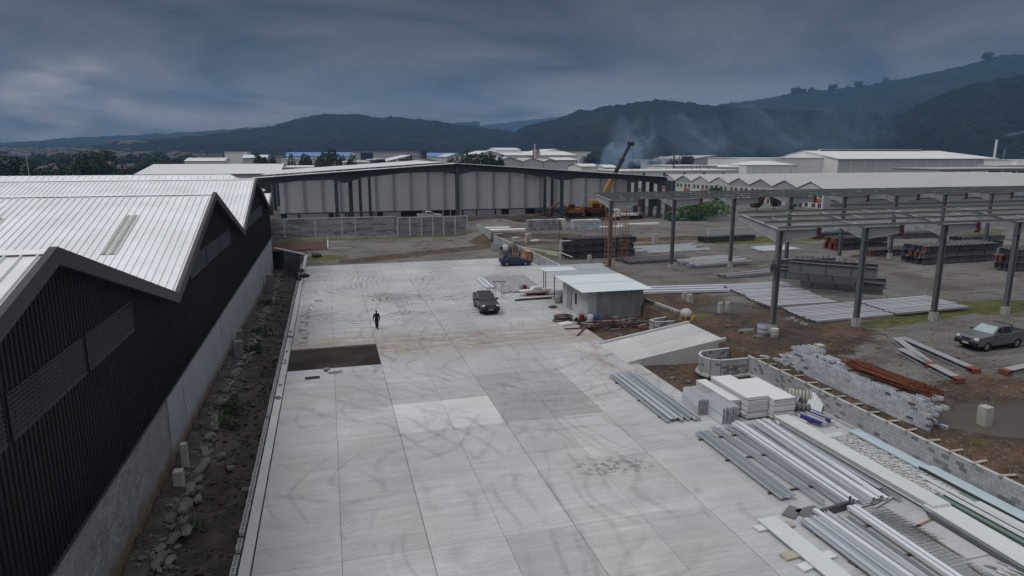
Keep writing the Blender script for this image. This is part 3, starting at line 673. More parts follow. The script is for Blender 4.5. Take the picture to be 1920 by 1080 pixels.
for k_ in ('plaster', 'block_old', 'mortar'): base_stain(M[k_])
# cladding sheets with ribs
cw = 0.98
yy = 9.0
LOUV = [(14.5, 34.15, 7.35, 8.80), (47.6, 67.4, 7.28, 8.65), (80.8, 100.2, 7.10, 8.45)]
while yy < WEND - 0.1:
    y1 = min(yy + cw, WEND)
    b = MB()
    def sheet(a, c, x):  # a strip following the gable
        b.quad((x, a, 2.40), (x, c, 2.40), (x, c, roof_z(c) - 0.1), (x, a, roof_z(a) - 0.1))
    kinks = [yy] + [k for k in (24.4, 40.8, 57.2, 73.6, 90.0, 106.4) if yy < k < y1] + [y1]
    for a, c in zip(kinks[:-1], kinks[1:]): sheet(a, c, WX)
    for k in range(3):
        a = yy + 0.05 + k * 0.327; c = a + 0.085
        if c > y1: continue
        zt = min(roof_z(a), roof_z(c)) - 0.12
        b.add([(WX, a, 2.4), (WX + .05, a + .02, 2.4), (WX + .05, c - .02, 2.4), (WX, c, 2.4), (WX, a, zt), (WX + .05, a + .02, zt), (WX + .05, c - .02, zt), (WX, c, zt)], [(0, 1, 5, 4), (1, 2, 6, 5), (2, 3, 7, 6), (0, 3, 2, 1)])
    b.build('cladding_sheet', M['dark_clad'], WH); yy += cw
b = MB(); b.box(-75, WEND - .3, -2, WX - .02, WEND, 7.4); b.box(-75, -8, 2.3, WX - 0.6, WEND - .3, 2.4); b.build('end_wall', M['dark_clad'], WH)
b = MB(); b.box(WX - .05, 9, 2.33, WX + .085, WEND, 2.42); b.build('base_flashing', M['dark_trim'], WH)
# louvre bands: three units of three panels
for (a, c, z0, z1) in LOUV:
    un = (c - a) / 3
    for u in range(3):
        for p in range(3):
            w = (un - 0.34) / 3; ya = a + u * un + p * w; b = MB()
            b.box(WX - .02, ya + .03, z0, WX + .075, ya + w - .03, z0 + .07); b.box(WX - .02, ya + .03, z1 - .05, WX + .075, ya + w - .03, z1)
            b.box(WX - .02, ya + .02, z0, WX + .06, ya + .09, z1)
            nsl = 9
            for k in range(nsl):
                z = z0 + 0.09 + k * (z1 - z0 - .14) / nsl
                b.add([(WX + .095, ya + .03, z), (WX + .095, ya + w - .03, z), (WX + .045, ya + w - .03, z + .085), (WX + .045, ya + .03, z + .085)], [(0, 1, 2, 3)])
            b.build('louver_panel', M['louver'], WH, fix=False)
# roofs
OV = 0.55
SL = [(24.4, 8.0, 0), (24.4, 40.8, 0), (57.2, 40.8, 1), (57.2, 73.6, 0), (90.0, 73.6, 1), (90.0, 106.4, 0), (112.6, 106.4, 1)]
th = 0.07
for (yp, yv, vis) in SL:
    zp, zv = roof_z(yp), VL
    if yp == 112.6: zp = roof_z(112.6)
    if yv == 8.0: zv = roof_z(8.0)
    sw = 1.84; x = WX + OV - sw; i = 0
    dirn = Vector((0, yv - yp, zv - zp)).normalized(); nrm = Vector((0, -dirn.z, dirn.y)); nrm = nrm if nrm.z > 0 else -nrm
    big = MB()
    while x > -118:
        tgt = MB() if (vis and i < 42) or (not vis and i < 6) else big
        P = lambda xx, t, h: Vector((xx, yp, zp)) + dirn * t + nrm * h
        LEN = (Vector((0, yv, zv)) - Vector((0, yp, zp))).length
        nseg = 1
        tgt.quad(P(x, 0, 0), P(x + sw, 0, 0), P(x + sw, LEN, 0), P(x, LEN, 0))
        for k in range(4):
            a = x + 0.06 + k * 0.46; c = a + 0.10; h = 0.062
            for (t0, t1) in ((0.0, LEN * .52), (LEN * .52, LEN)):
                hh = h + (0.008 if t0 == 0 else 0)
                tgt.add([P(a, t0, 0), P(a + .03, t0, hh), P(c - .03, t0, hh), P(c, t0, 0), P(a, t1, 0), P(a + .03, t1, hh), P(c - .03, t1, hh), P(c, t1, 0)], [(0, 1, 5, 4), (1, 2, 6, 5), (2, 3, 7, 6), (0, 3, 2, 1), (4, 5, 6, 7)])
        if tgt is not big: tgt.build('roof_sheet', M['roof_white'], WH, fix=False)
        x -= sw; i += 1
    if big.v: big.build('roof_sheeting', M['roof_white'], WH, fix=False)['kind'] = 'stuff'
# skylight strips
for (x0, ya, yb) in ((-14.08, 46.6, 53.0), (-22.36, 46.6, 53.0), (-30.64, 46.6, 53.0)):
    b = MB(); s_ = 1.0
    for (a, c) in ((ya, yb),):
        b.add([(x0, a, roof_z(a) + .05), (x0 + 1.0, a, roof_z(a) + .05), (x0 + 1.0, c, roof_z(c) + .05), (x0, c, roof_z(c) + .05)], [(0, 1, 2, 3)])
        for k in range(2):
            xx = x0 + 0.2 + k * 0.46; b.add([(xx, a, roof_z(a) + .05), (xx + .05, a, roof_z(a) + .105), (xx + .1, a, roof_z(a) + .05), (xx, c, roof_z(c) + .05), (xx + .05, c, roof_z(c) + .105), (xx + .1, c, roof_z(c) + .05)], [(0, 1, 4, 3), (1, 2, 5, 4)])
    b.build('skylight', M['skylight'], WH, fix=False)
# ridge caps, valley gutters and the charcoal edge trim
b = MB()
for yp in (24.4, 57.2, 90.0):
    b.add([(-118, yp - .32, roof_z(yp - .32) + .075), (-118, yp, PK + .10), (-118, yp + .32, roof_z(yp + .32) + .075), (WX + OV - .1, yp - .32, roof_z(yp - .32) + .075), (WX + OV - .1, yp, PK + .10), (WX + OV - .1, yp + .32, roof_z(yp + .32) + .075)], [(0, 1, 4, 3), (1, 2, 5, 4)])
b.build('ridge_cap', M['roof_white'], WH, fix=False)
pts = [8.0, 24.4, 40.8, 57.2, 73.6, 90.0, 106.4, WEND]
for a, c in zip(pts[:-1], pts[1:]):
    b = MB(); za, zc_ = roof_z(a) if a > 9 else roof_z(8), roof_z(c) if c < 112 else roof_z(WEND)
    x0, x1 = WX + OV - .12, WX + OV + .12
    b.add([(x, y, z) for x in (x0, x1) for (y, z) in ((a, za - .42), (c, zc_ - .42), (c, zc_ + .17), (a, za + .17))], [(0, 1, 2, 3), (7, 6, 5, 4), (3, 2, 6, 7), (0, 4, 5, 1), (0, 3, 7, 4), (1, 5, 6, 2)])
    # dark soffit under the overhang
    b.add([(WX, a, za - .14), (WX, c, zc_ - .14), (x0, c, zc_ - .14), (x0, a, za - .14)], [(0, 1, 2, 3)])
    b.build('edge_trim', M['dark_trim'], WH)
# the hipped roof behind it
p_ = atY(432, 327, 123)
HR = thing('rear_warehouse', 'white hipped-roof warehouse whose ridge shows just above the saw-tooth roofs', 'warehouse', (-60, 123, 1))
b = MB(); xr, zr = p_.x, p_.z
b.add([(-160, 113, zr - 3.2), (-11.2, 113.4, zr - 3.2), (xr, 123, zr), (-160, 123, zr), (-11.2, 133, zr - 3.2), (-160, 133, zr - 3.2)], [(0, 1, 2, 3), (3, 2, 4, 5), (1, 4, 2)])
b.build('roof', M['roof_white'], HR, fix=False)
b = MB(); b.box(-160, 113.3, 0, -11.4, 132.8, zr - 3.25); b.build('wall', M['dark_clad'], HR)
b = MB()
for k in range(150):
    x = -13 - k * 0.98
    f = 0.0 if x < xr else (x - xr) / (-11.2 - xr)
    b.bar((x, 113.1, zr - 3.16), (x, 123 - 9.6 * f, zr + .04 - 3.2 * f), .09, .05)
tag(b.build('roof_rib', M['roof_white'], HR), kind='stuff')
# ------------------------------------------------------------------ channel: rubble footing, posts, plants
RF = thing('rubble_footing', 'broken concrete footing running along the muddy channel below the black warehouse', 'rubble', (-8.1, 50, -2))
st_dark = []
for i in range(290):
    y = 20 + (i / 210.0) ** 1.25 * 78
    rr = random.uniform(.08, .34) * (1.0 if y < 60 else 1.2)
    o = link('stone', ROCKS[i % 8], RF); zb = float(chan_z(np.array(y)))
    xx = -7.9 + 0.25 * math.sin(y * .22) + random.gauss(0, .26)
    o.location = (xx + 8.1, y - 50, zb + .32 + 2 + random.uniform(-.05, .15)); o.scale = (rr * .9, rr * random.uniform(1, 2.0), rr * random.uniform(.5, 1.0)); o.rotation_euler = (0, random.uniform(-.3, .3), random.uniform(-.5, .5))
b = MB()
for i in range(34):
    y = 20 + i * 2.2; zb = float(chan_z(np.array(y)))
    if i % 7 == 5: continue
    x = -7.95 + .25 * math.sin(y * .22) + random.uniform(-.1, .1)
    b = MB(); b.cbox((x, y, zb + .42 + random.uniform(-.08, .08)), (0.36 + random.uniform(-.1, .15), random.uniform(.7, 1.5), .3), random.uniform(-.3, .3), random.uniform(-.15, .15)); bevel_obj(b.build('footing_piece', M['stone'], RF), .1)
def post(loc, w, d, h, m, label, grp=None, rz=0.0, cap=True):
    b_ = MB().box(-w/2, -d/2, -0.3, w/2, d/2, h)
    if cap:
        for k in range(4): b_.tube((-w/3 + (k % 2) * w * .66, -d/3 + (k // 2) * d * .66, h), (-w/3 + (k % 2) * w * .66, -d/3 + (k // 2) * d * .66, h + .22), .012, n=4)
    o = single('concrete_post', b_, m, label, 'post', grp, base=(0, 0, 0)); o.location = loc; o.rotation_euler = (0, 0, rz); return o
post((-8.35, 35.6, -1.9), .45, .5, 1.15, M['post_concrete'], 'shorter pale concrete post standing in front of the warehouse plinth', cap=False)
post((-8.45, 37.8, -1.95), .32, .36, 1.75, M['post_concrete'], 'taller slim concrete post beside the plaster end of the warehouse plinth', cap=False)
post((-8.35, 60.5, -2.5), .6, .6, 1.9, M['concrete_dk'], 'grey post beside the channel, midway along the plaster plinth', cap=False)
post((-8.5, 63, -2.6), .45, .6, 2.3, M['concrete_dk'], 'grey post beside the channel, right behind its twin midway along the plinth', cap=False)
post((-8.4, 95, -3.9), .9, .9, 3.2, M['concrete_dk'], 'dark post at the far corner of the warehouse where the channel ends', cap=False)
# leaf tufts
def leaf_mesh(name, m, n, rad, size, seed, shape='dome', trunk=None):
    rn = random.Random(seed); V = []; F = []
    lobes = [(Vector((rn.gauss(0, .45), rn.gauss(0, .45), rn.uniform(.25, .95))), rn.uniform(.30, .55)) for _ in range(14)]
    for i in range(n):
        if shape == 'dome':
            c, r_ = rn.choice(lobes); d = Vector((rn.gauss(0, 1), rn.gauss(0, 1), rn.gauss(0, 1))).normalized()
            p = c + d * r_ * rn.uniform(.75, 1.05); p = Vector((p.x * rad[0], p.y * rad[1], max(p.z, .02) * rad[2]))
        else:
            a = rn.random() * 6.28; r_ = math.sqrt(rn.random()); p = Vector((math.cos(a) * r_ * rad[0], math.sin(a) * r_ * rad[1], rn.random() ** .8 * rad[2] * (1 - .5 * r_)))
        s = size * rn.uniform(.6, 1.4); u = Vector((rn.gauss(0, 1), rn.gauss(0, 1), rn.gauss(0, .6))).normalized(); w = u.orthogonal().normalized(); w = (Matrix.Rotation(rn.random() * 6.28, 3, u) @ w); k = u.cross(w)
        q = len(V); V += [p - w * s, p + k * s * .55, p + w * s, p - k * s * .55]; F.append((q, q + 1, q + 2, q + 3))
    me_ = bpy.data.meshes.new(name); me_.from_pydata([tuple(v) for v in V], [], F); me_.materials.append(m); me_.update(); return me_
WEED = [leaf_mesh('weed', M['leaf_weed'], 260, (.7, .7, .7), .11, 50 + k) for k in range(3)]
for i, (x, y, s, lb) in enumerate(((-7.15, 47, 1.3, 'low green weed clump beside the rubble footing, the one nearest the two pale posts'), (-7.1, 44.2, .9, 'small green weed clump in front of the larger one by the pale posts'), (-7.3, 62.5, 1.25, 'bushy green weed beside the grey twin posts of the channel'), (-7.5, 69.5, 1.4, 'dark green weed growing past the grey twin posts'), (-6.9, 31.5, .7, 'reddish low weed at the near end of the channel'), (-8.3, 86, 1.6, 'dark weed clump at the far narrow end of the channel'))):
    o = bpy.data.objects.new('weed', WEED[i % 3]); COL.objects.link(o); o.location = (x, y, float(chan_z(np.array(y))) + .1); o.scale = (s, s, s * .8); tag(o, lb, 'weed')
for i, (x, y, s) in enumerate(((-5.2, 66, .5), (-5.0, 69.5, .45), (-6.6, 70, .35), (-5.3, 60, .3), (-5.0, 35, .3), (-6.9, 39.8, .4), (-6.8, 52, .35), (-6.2, 38, .22))):
    o = bpy.data.objects.new('boulder', ROCKS[(i * 3) % 8]); COL.objects.link(o); o.location = (x, y, float(chan_z(np.array(y))) + .1); o.scale = (s, s, s); tag(o, 'dark wet boulder lying in the muddy channel', 'boulder', 'boulders in the muddy channel')
# ------------------------------------------------------------------ soil in the open pit
b = MB()
b.cbox((-0.2, 47.4, .10), (.9, .36, .22), .1); b2_ = b
single('concrete_offcut', b, M['concrete'], 'pale concrete offcut lying just in front of the dark pit', 'offcut')
single('drain_hole', MB().cbox((-1.75, 46.7, .004), (1.0, .62, .02), .05), M['black'], 'small dark opening in the slab in front of the pit', 'drain')
single('loose_block', MB().cbox((-0.75, 48.0, .1), (.38, .4, .19), .4), M['block_dark'], 'dark block beside the pale offcut by the pit', 'block')
single('small_plate', MB().cbox((-1.6, 72.6, .02), (.75, .75, .05), .1), M['concrete_dk'], 'small dark plate lying alone on the far left of the slab', 'plate')
# ------------------------------------------------------------------ block walls
def block_wall(name, label, path, z0, n_c, thick=0.15, m='block', cap=None, footing=None, near=(20, 20), limit=300, dark=0.14, start=0.0, extra=None, patch=0):
    """Courses of real blocks along a polyline; the nearest ones are objects."""
    P = [Vector(p) for p in path]; base = (P[0].x, P[0].y, z0)
    t = thing(name, label, 'wall', base); L = []; s = 0
    for a, c in zip(P[:-1], P[1:]):
        d = (c - a); ln = d.length; d.normalize(); ang = math.atan2(d.y, d.x)
        k = max(1, round(ln / .4)); w = ln / k
        for r_ in range(n_c):
            for i in range(k + (1 if r_ % 2 else 0)):
                u0 = (i - (.5 if r_ % 2 else 0)) * w; u1 = u0 + w
                u0 = max(u0, 0); u1 = min(u1, ln)
                if u1 - u0 < .05: continue
                mid = a + d * (u0 + u1) / 2
                L.append((mid, z0 + r_ * .2, ang, u1 - u0, r_))
        core = MB(); core.cbox((a + d * ln / 2).to_tuple() + (z0 + n_c * .1,), (ln, thick - .045, n_c * .2 - .01), ang) if False else None
        q = MB(); mid = a + d * ln / 2; q.cbox((mid.x, mid.y, z0 + n_c * .1 - .005), (ln + .01, thick - .03, n_c * .2 - .02), ang)
        q.build('mortar_core', M['mortar'], t)
    L.sort(key=lambda c: (c[0] - Vector((near[0], near[1]))).length)
    cache = {}; rest = {'a': MB(), 'b': MB()}; cnt = 0
    clus = [Vector((random.uniform(min(p.x for p in P), max(p.x for p in P)), random.uniform(min(p.y for p in P), max(p.y for p in P)))) for _ in range(1)]
    for (mid, z, ang, w, r_) in L:
        nv = mn.noise(Vector((mid.x * 1.7, mid.y * 1.7, z * 4.5 + 7)))
        dk = (nv > 0.30 + (.14 - dark) and random.random() < .75) or random.random() < dark * .2
        mm = 'block_dark' if dk else m
        if cnt < limit:
            key = (round(w, 2), mm)
            if key not in cache:
                q = MB(); hw = w / 2 - .006; q.box(-hw, -thick / 2, .006, hw, thick / 2, .194); cache[key] = q.mesh('block', M[mm])
            o = link('block', cache[key], t); o.location = (mid.x - base[0], mid.y - base[1], z - z0); o.rotation_euler = (0, 0, ang + random.uniform(-.006, .006)); cnt += 1
        else: rest['b' if dk else 'a'].cbox((mid.x, mid.y, z + .1), (w - .012, thick, .188), ang)
    if rest['a'].v: tag(rest['a'].build('blockwork', M[m], t), kind='stuff')
    if rest['b'].v: tag(rest['b'].build('damp_blockwork', M['block_dark'], t), kind='stuff')
    if cap:
        q = MB()
        for a, c in zip(P[:-1], P[1:]):
            q.bar((a.x, a.y, z0 + n_c * .2 + .03), (c.x, c.y, z0 + n_c * .2 + .03), thick + .02, .06)
        q.build('coping', M['concrete'], t)
    if footing:
        q = MB()
        for a, c in zip(P[:-1], P[1:]):
            q.bar((a.x, a.y, z0 - .02), (c.x, c.y, z0 - .02), thick + .28, .16)
        q.build('footing', M['concrete'], t)
    return t
RW = block_wall('retaining_wall', 'long low block wall holding the yard above the slab, beside the sheet piles', [(28.62, 39.6), (28.62, 10.5)], 0.02, 6, m='block', near=(26, 27), cap=True, footing=True)
arc = [(28.5, 39.45), (27.2, 39.45), (26.3, 39.5), (25.75, 39.85), (25.5, 40.5), (25.6, 41.2), (26.1, 41.75), (27.0, 41.9), (28.6, 42.0)]
block_wall('curved_planter_wall', 'rounded block wall enclosure at the start of the long retaining wall', arc, -0.1, 6, m='block', near=(26, 38), cap=True, footing=True, dark=.25)
# small trough walls beside the heap of scrap
tr = [(27.4, 51.2), (26.85, 51.6), (26.9, 52.2), (30.9, 53.6)]
block_wall('trough_wall', 'small U-shaped block trough between the scrap heap and the concrete ramp', [(30.7, 50.6), (27.4, 50.6), (26.95, 50.9), (26.9, 51.5), (30.4, 52.6)], -0.1, 6, near=(26, 49), cap=True, dark=.3)
block_wall('corner_block_wall', 'low block wall stub behind the right corner of the zinc shed', [(30.4, 52.6), (29.9, 58.4)], 0.4, 5, near=(26, 49), cap=True, dark=.3)
# the low wall climbing from the parked saloon to the far boundary wall
block_wall('far_low_wall', 'low pale block wall running from the zinc shed past the dark saloon to the far boundary', [(28.5, 71.5), (28.45, 97.5), (27.8, 113.0)], 0.0, 7, m='block', near=(28, 72), limit=260, cap=True, dark=.15)
block_wall('boundary_stub_wall', 'pale block wall stub next to the right end of the far boundary wall', [(27.8, 114.5), (27.6, 126.4)], 0.5, 8, near=(28, 72), limit=200, cap=True, dark=.1)
block_wall('low_enclosure_wall', 'low grey block enclosure behind the two concrete mixers', [(25.0, 103.6), (28.0, 103.2)], 0.0, 6, near=(28, 72), limit=120, cap=True, dark=.2)
# far boundary wall with tie columns
def boundary(name, label, xa, xb, y, z1, cols):
    t = thing(name, label, 'wall', ((xa + xb) / 2, y, 0)); q = MB()
    q.box(xa, y, -.4, xb, y + .12, z1 - .1); q.build('mortar_core', M['mortar'], t)
    rows = int((z1) / .2); bl = MB(); bd = MB()
    for r_ in range(rows):
        x = xa + (.2 if r_ % 2 else 0)
        while x < xb - .3:
            nv = mn.noise(Vector((x * .25, r_ * .35, 3)))
            (bd if nv > .12 else bl).box(x + .01, y - .03, r_ * .2 + .01, x + .39, y + .0 , r_ * .2 + .19); x += .4
    tag(bl.build('blockwork', M['block_old'], t), kind='stuff'); tag(bd.build('damp_blockwork', M['block_dark'], t), kind='stuff')
    for c in cols:
        q = MB(); q.box(c - .12, y - .07, -.3, c + .12, y + .16, z1 + .05); q.build('tie_column', M['concrete'], t)
    for z in (z1 * .36, z1 * .68, z1):
        q = MB(); q.box(xa, y - .06, z - .1, xb, y + .15, z + .04); q.build('tie_beam', M['concrete_dk'] if z < z1 else M['concrete'], t)
    return t
boundary('boundary_wall', 'right stretch of the tall far block boundary wall, with close tie columns', 12.4, 25.9, 126.5, 3.75, [12.4, 14.7, 16.9, 19.1, 21.2, 23.4, 25.8])
boundary('boundary_wall', 'left stretch of the tall far block boundary wall, next to the black warehouse', -12, 12.1, 127.0, 3.95, [-8, -2.6, 2.2, 4.6])
# brown rectangle of wet soil with a board edge in front of the boundary wall
t = thing('soil_bed', 'rusty brown shuttered soil bed by the far end of the black warehouse', 'soil bed', (-6, 117, 0))
b = MB(); b.box(-12, 113.2, -.1, -.6, 124, .10); b.build('soil', mat('red_brown_soil', (0.075, 0.036, 0.024), .95, 0, .3, .5, .2), t)
b = MB(); b.box(-.6, 113.2, -.1, -.40, 124.2, .3); b.box(-.35, 113.2, -.1, 3.4, 113.35, .16); b.build('edge_board', M['concrete'], t)
# ------------------------------------------------------------------ ramp
RP = thing('concrete_ramp', 'pale concrete ramp with raised side kerbs climbing from the slab to the yard', 'ramp', (25, 46.5, 0))
x0, x1, y0, y1 = 22.02, 29.3, 43.55, 49.2
def rz_(x): return 0.01 + (x - 21.05) / (29.3 - 21.05) * 1.28
for i in range(3):
    for j in range(2):
        xa = 21.1 + i * 2.74; xb = min(xa + 2.72, 29.3); ya = y0 + .22 + j * 2.62; yb = ya + 2.60
        b = MB(); b.prism([(xa, rz_(xa) - .14), (xb, rz_(xb) - .14), (xb, rz_(xb)), (xa, rz_(xa))], ya, yb, 'Y'); b.build('concrete_panel', M['concrete'], RP)
b = MB(); b.prism([(22.05, -.45), (29.28, -.45), (29.28, rz_(29.28) - .15), (22.05, rz_(22.05) - .15)], y0 + .2, y1 - .2, 'Y'); b.build('fill', M['concrete_dk'], RP)
for ya in (y0, y1 - .2):
    b = MB(); b.prism([(21.1, .003), (22.04, .003), (22.04, -.5), (29.35, -.5), (29.35, rz_(29.3) + .16), (21.1, .20)], ya, ya + .2, 'Y'); b.build('side_kerb', M['concrete'], RP)

# ------------------------------------------------------------------ churned clods and crushed stone, too many to count
def scatter(name, m, n, fn, seed, smin, smax):
    rn_ = np.random.RandomState(seed); src = [[tuple(v.co) for v in r_.vertices] for r_ in ROCKS]; fc = [[tuple(p.vertices) for p in r_.polygons] for r_ in ROCKS]
    b_ = MB()
    for i in range(n):
        x, y = fn(rn_); z = float(ground_h(np.array([x]), np.array([y]))[0]); s_ = smin + (smax - smin) * rn_.rand() ** 2.5; a = rn_.rand() * 6.28; c, q = math.cos(a) * s_, math.sin(a) * s_; k = i % 8
        b_.add([(x + v[0] * c - v[1] * q * .8, y + v[0] * q + v[1] * c * .8, z + v[2] * s_ * .8) for v in src[k]], fc[k])
    tag(b_.build(name, m, None, fix=False), kind='stuff')
scatter('mud_clods', M['dirt_pile'], 2600, lambda r: (r.uniform(-7.9, -4.5), 18 + r.rand() ** 1.4 * 80), 1, .04, .22)
scatter('crushed_rubble', M['stone'], 1500, lambda r: (-8.0 + r.randn() * .38, 18 + r.rand() ** 1.3 * 84), 2, .05, .22)
scatter('soil_clods', M['dirt_pile'], 2200, lambda r: (r.uniform(28.9, 36) if r.rand() < .7 else r.uniform(36, 48), r.uniform(19, 58)), 3, .03, .14)
scatter('pit_clods', M['dirt_pile'], 700, lambda r: (r.uniform(22.3, 28.2), r.choice([r.uniform(34, 43.2), r.uniform(49.6, 56.8)])), 4, .03, .15)
scatter('yard_gravel', M['stone'], 4200, lambda r: (29 + r.rand() ** 1.2 * 60, 22 + r.rand() ** 1.3 * 80), 5, .03, .09)
# ------------------------------------------------------------------ zinc shed
SH = thing('zinc_shed', 'corrugated zinc shed with a pale sheet roof and an open porch, at the slab edge', 'shed', (26, 60, 0))
def corr_wall(name, a, c, z0, zt0, zt1, m, per=0.19, amp=0.022):
    a, c = Vector(a), Vector(c); d = c - a; L_ = d.length; d.normalize(); nn = Vector((d.y, -d.x, 0)); k = int(L_ / (per / 4)); V = []
    for i in range(k + 1):
        s = L_ * i / k; off = amp * (0, 1, 0, -1)[i % 4]; p = a + d * s + nn * off
        V += [(p.x, p.y, z0), (p.x, p.y, zt0 + (zt1 - zt0) * i / k)]
    b_ = MB(); b_.add(V, [(2 * i, 2 * i + 2, 2 * i + 3, 2 * i + 1) for i in range(k)]); return b_.build(name, m, SH, fix=False)
ZF, ZB = 2.72, 2.95
for i in range(7):   # front wall in sheets
    xa = 23.2 + i * .81; xb = xa + .82
    corr_wall('wall_sheet', (xa, 57.0 - (.012 if i % 2 else 0), 0), (xb, 57.0 - (.012 if i % 2 else 0), 0), .0, ZF, ZF, M['zinc_lt'] if i == 0 else M['zinc'])
for i in range(8):
    ya = 57.0 + i * .88; corr_wall('wall_sheet', (23.2, ya + .88, 0), (23.2, ya, 0), .0, ZF + .03 * (i + 1), ZF + .03 * i, M['zinc_lt'])
corr_wall('wall_sheet', (28.85, 57, 0), (28.85, 70.2, 0), .0, ZF, ZB, M['zinc']); corr_wall('wall_sheet', (23.2, 64.05, 0), (28.85, 64.05, 0), 0, 2.85, 2.85, M['zinc']); corr_wall('wall_sheet', (28.85, 70.15, 0), (25.5, 70.15, 0), 0, ZB, ZB, M['zinc'])
b = MB(); b.box(23.14, 59.9, 0.9, 23.17, 60.35, 2.0); b.build('window_slot', M['black'], SH)
b = MB(); b.box(23.12, 61.3, 0.02, 23.16, 62.5, 2.3); b.build('door', M['zinc'], SH)
def roof_p(x, y): return 2.86 + (y - 56.4) * .017 + (x - 22.3) * -0.005
for i, (ya, yb, m_) in enumerate(((56.35, 60.4, 'shed_roof'), (60.3, 64.4, 'shed_roof'), (64.3, 67.1, 'shed_roof_dull'), (67.0, 69.3, 'shed_roof'), (69.2, 70.6, 'shed_roof_dull'))):
    xl = 22.35 if i != 3 else 22.2; xr = 29.7 if i < 4 else 30.2
    if i == 3:
        rows = ((xl, 26.0, 'shed_roof'), (26.02, xr, 'shed_roof_dull'))
    else: rows = ((xl, xr, m_),)
    for (p, q_, mm) in rows:
        b = MB(); k = int((q_ - p) / .11); V = []
        for j in range(k + 1):
            x = p + (q_ - p) * j / k; z = .012 * (1 if j % 2 else -1) + (.018 if i % 2 else 0)
            V += [(x, ya, roof_p(x, ya) + z), (x, yb, roof_p(x, yb) + z)]
        b.add(V, [(2 * j, 2 * j + 2, 2 * j + 3, 2 * j + 1) for j in range(k)]); b.build('roof_sheet', M[mm], SH, fix=False)
for y in (57.3, 60.5, 64.1, 67.3, 70.1):
    b = MB(); b.bar((22.5, y, roof_p(22.5, y) - .08), (29.5, y, roof_p(29.5, y) - .08), .07, .1); b.build('rafter', M['timber'], SH)
for (x, y) in ((23.0, 66.2), (23.05, 69.3), (23.1, 70.2), (28.7, 70.1), (28.7, 66.5)):
    b = MB(); b.tube((x, y, 0), (x, y, roof_p(x, y) - .1), .05, n=6); b.build('porch_post', M['black'], SH)
# ------------------------------------------------------------------ wheeled things
def wheel(parent, name, x, y, r, w, rimr=.62):
    b_ = MB(); prof = [(r * .62, -w / 2), (r * .93, -w / 2), (r, -w * .36), (r, w * .36), (r * .93, w / 2), (r * .62, w / 2)]; N_ = 18
    V = []; F = []
    for k in range(N_):
        a = 2 * math.pi * k / N_
        for (rr, yy) in prof: V.append((x + rr * math.cos(a), y + yy, r + rr * math.sin(a)))
    n_ = len(prof)
    for k in range(N_):
        for j in range(n_ - 1): F.append((k*n_+j, k*n_+j+1, ((k+1)%N_)*n_+j+1, ((k+1)%N_)*n_+j))
    b_.add(V, F); o = b_.build('wheel', M['rubber'], parent, True)
    s = 1 if y > 0 else -1; q = MB(); q.tube((x, y + s * w * .30, r), (x, y + s * w * .36, r), r * .60, r * .60, 16)
    for k in range(5):
        a = 2 * math.pi * k / 5; q.bar((x, y + s * w * .4, r), (x + r * .55 * math.cos(a), y + s * w * .4, r + r * .55 * math.sin(a)), r * .16, .03, (0, 1, 0))
    q.tube((x, y + s * w * .36, r), (x, y + s * w * .45, r), r * .14, n=8)
    q2 = q.build('rim', M['rim'], o); return o
def arch(x, r, zb, n=9):
    return [(x + r * math.cos(a), max(zb, r * .72 + r * math.sin(a) * 1.0)) for a in [math.pi * (1 - k / (n - 1)) for k in range(n)]]
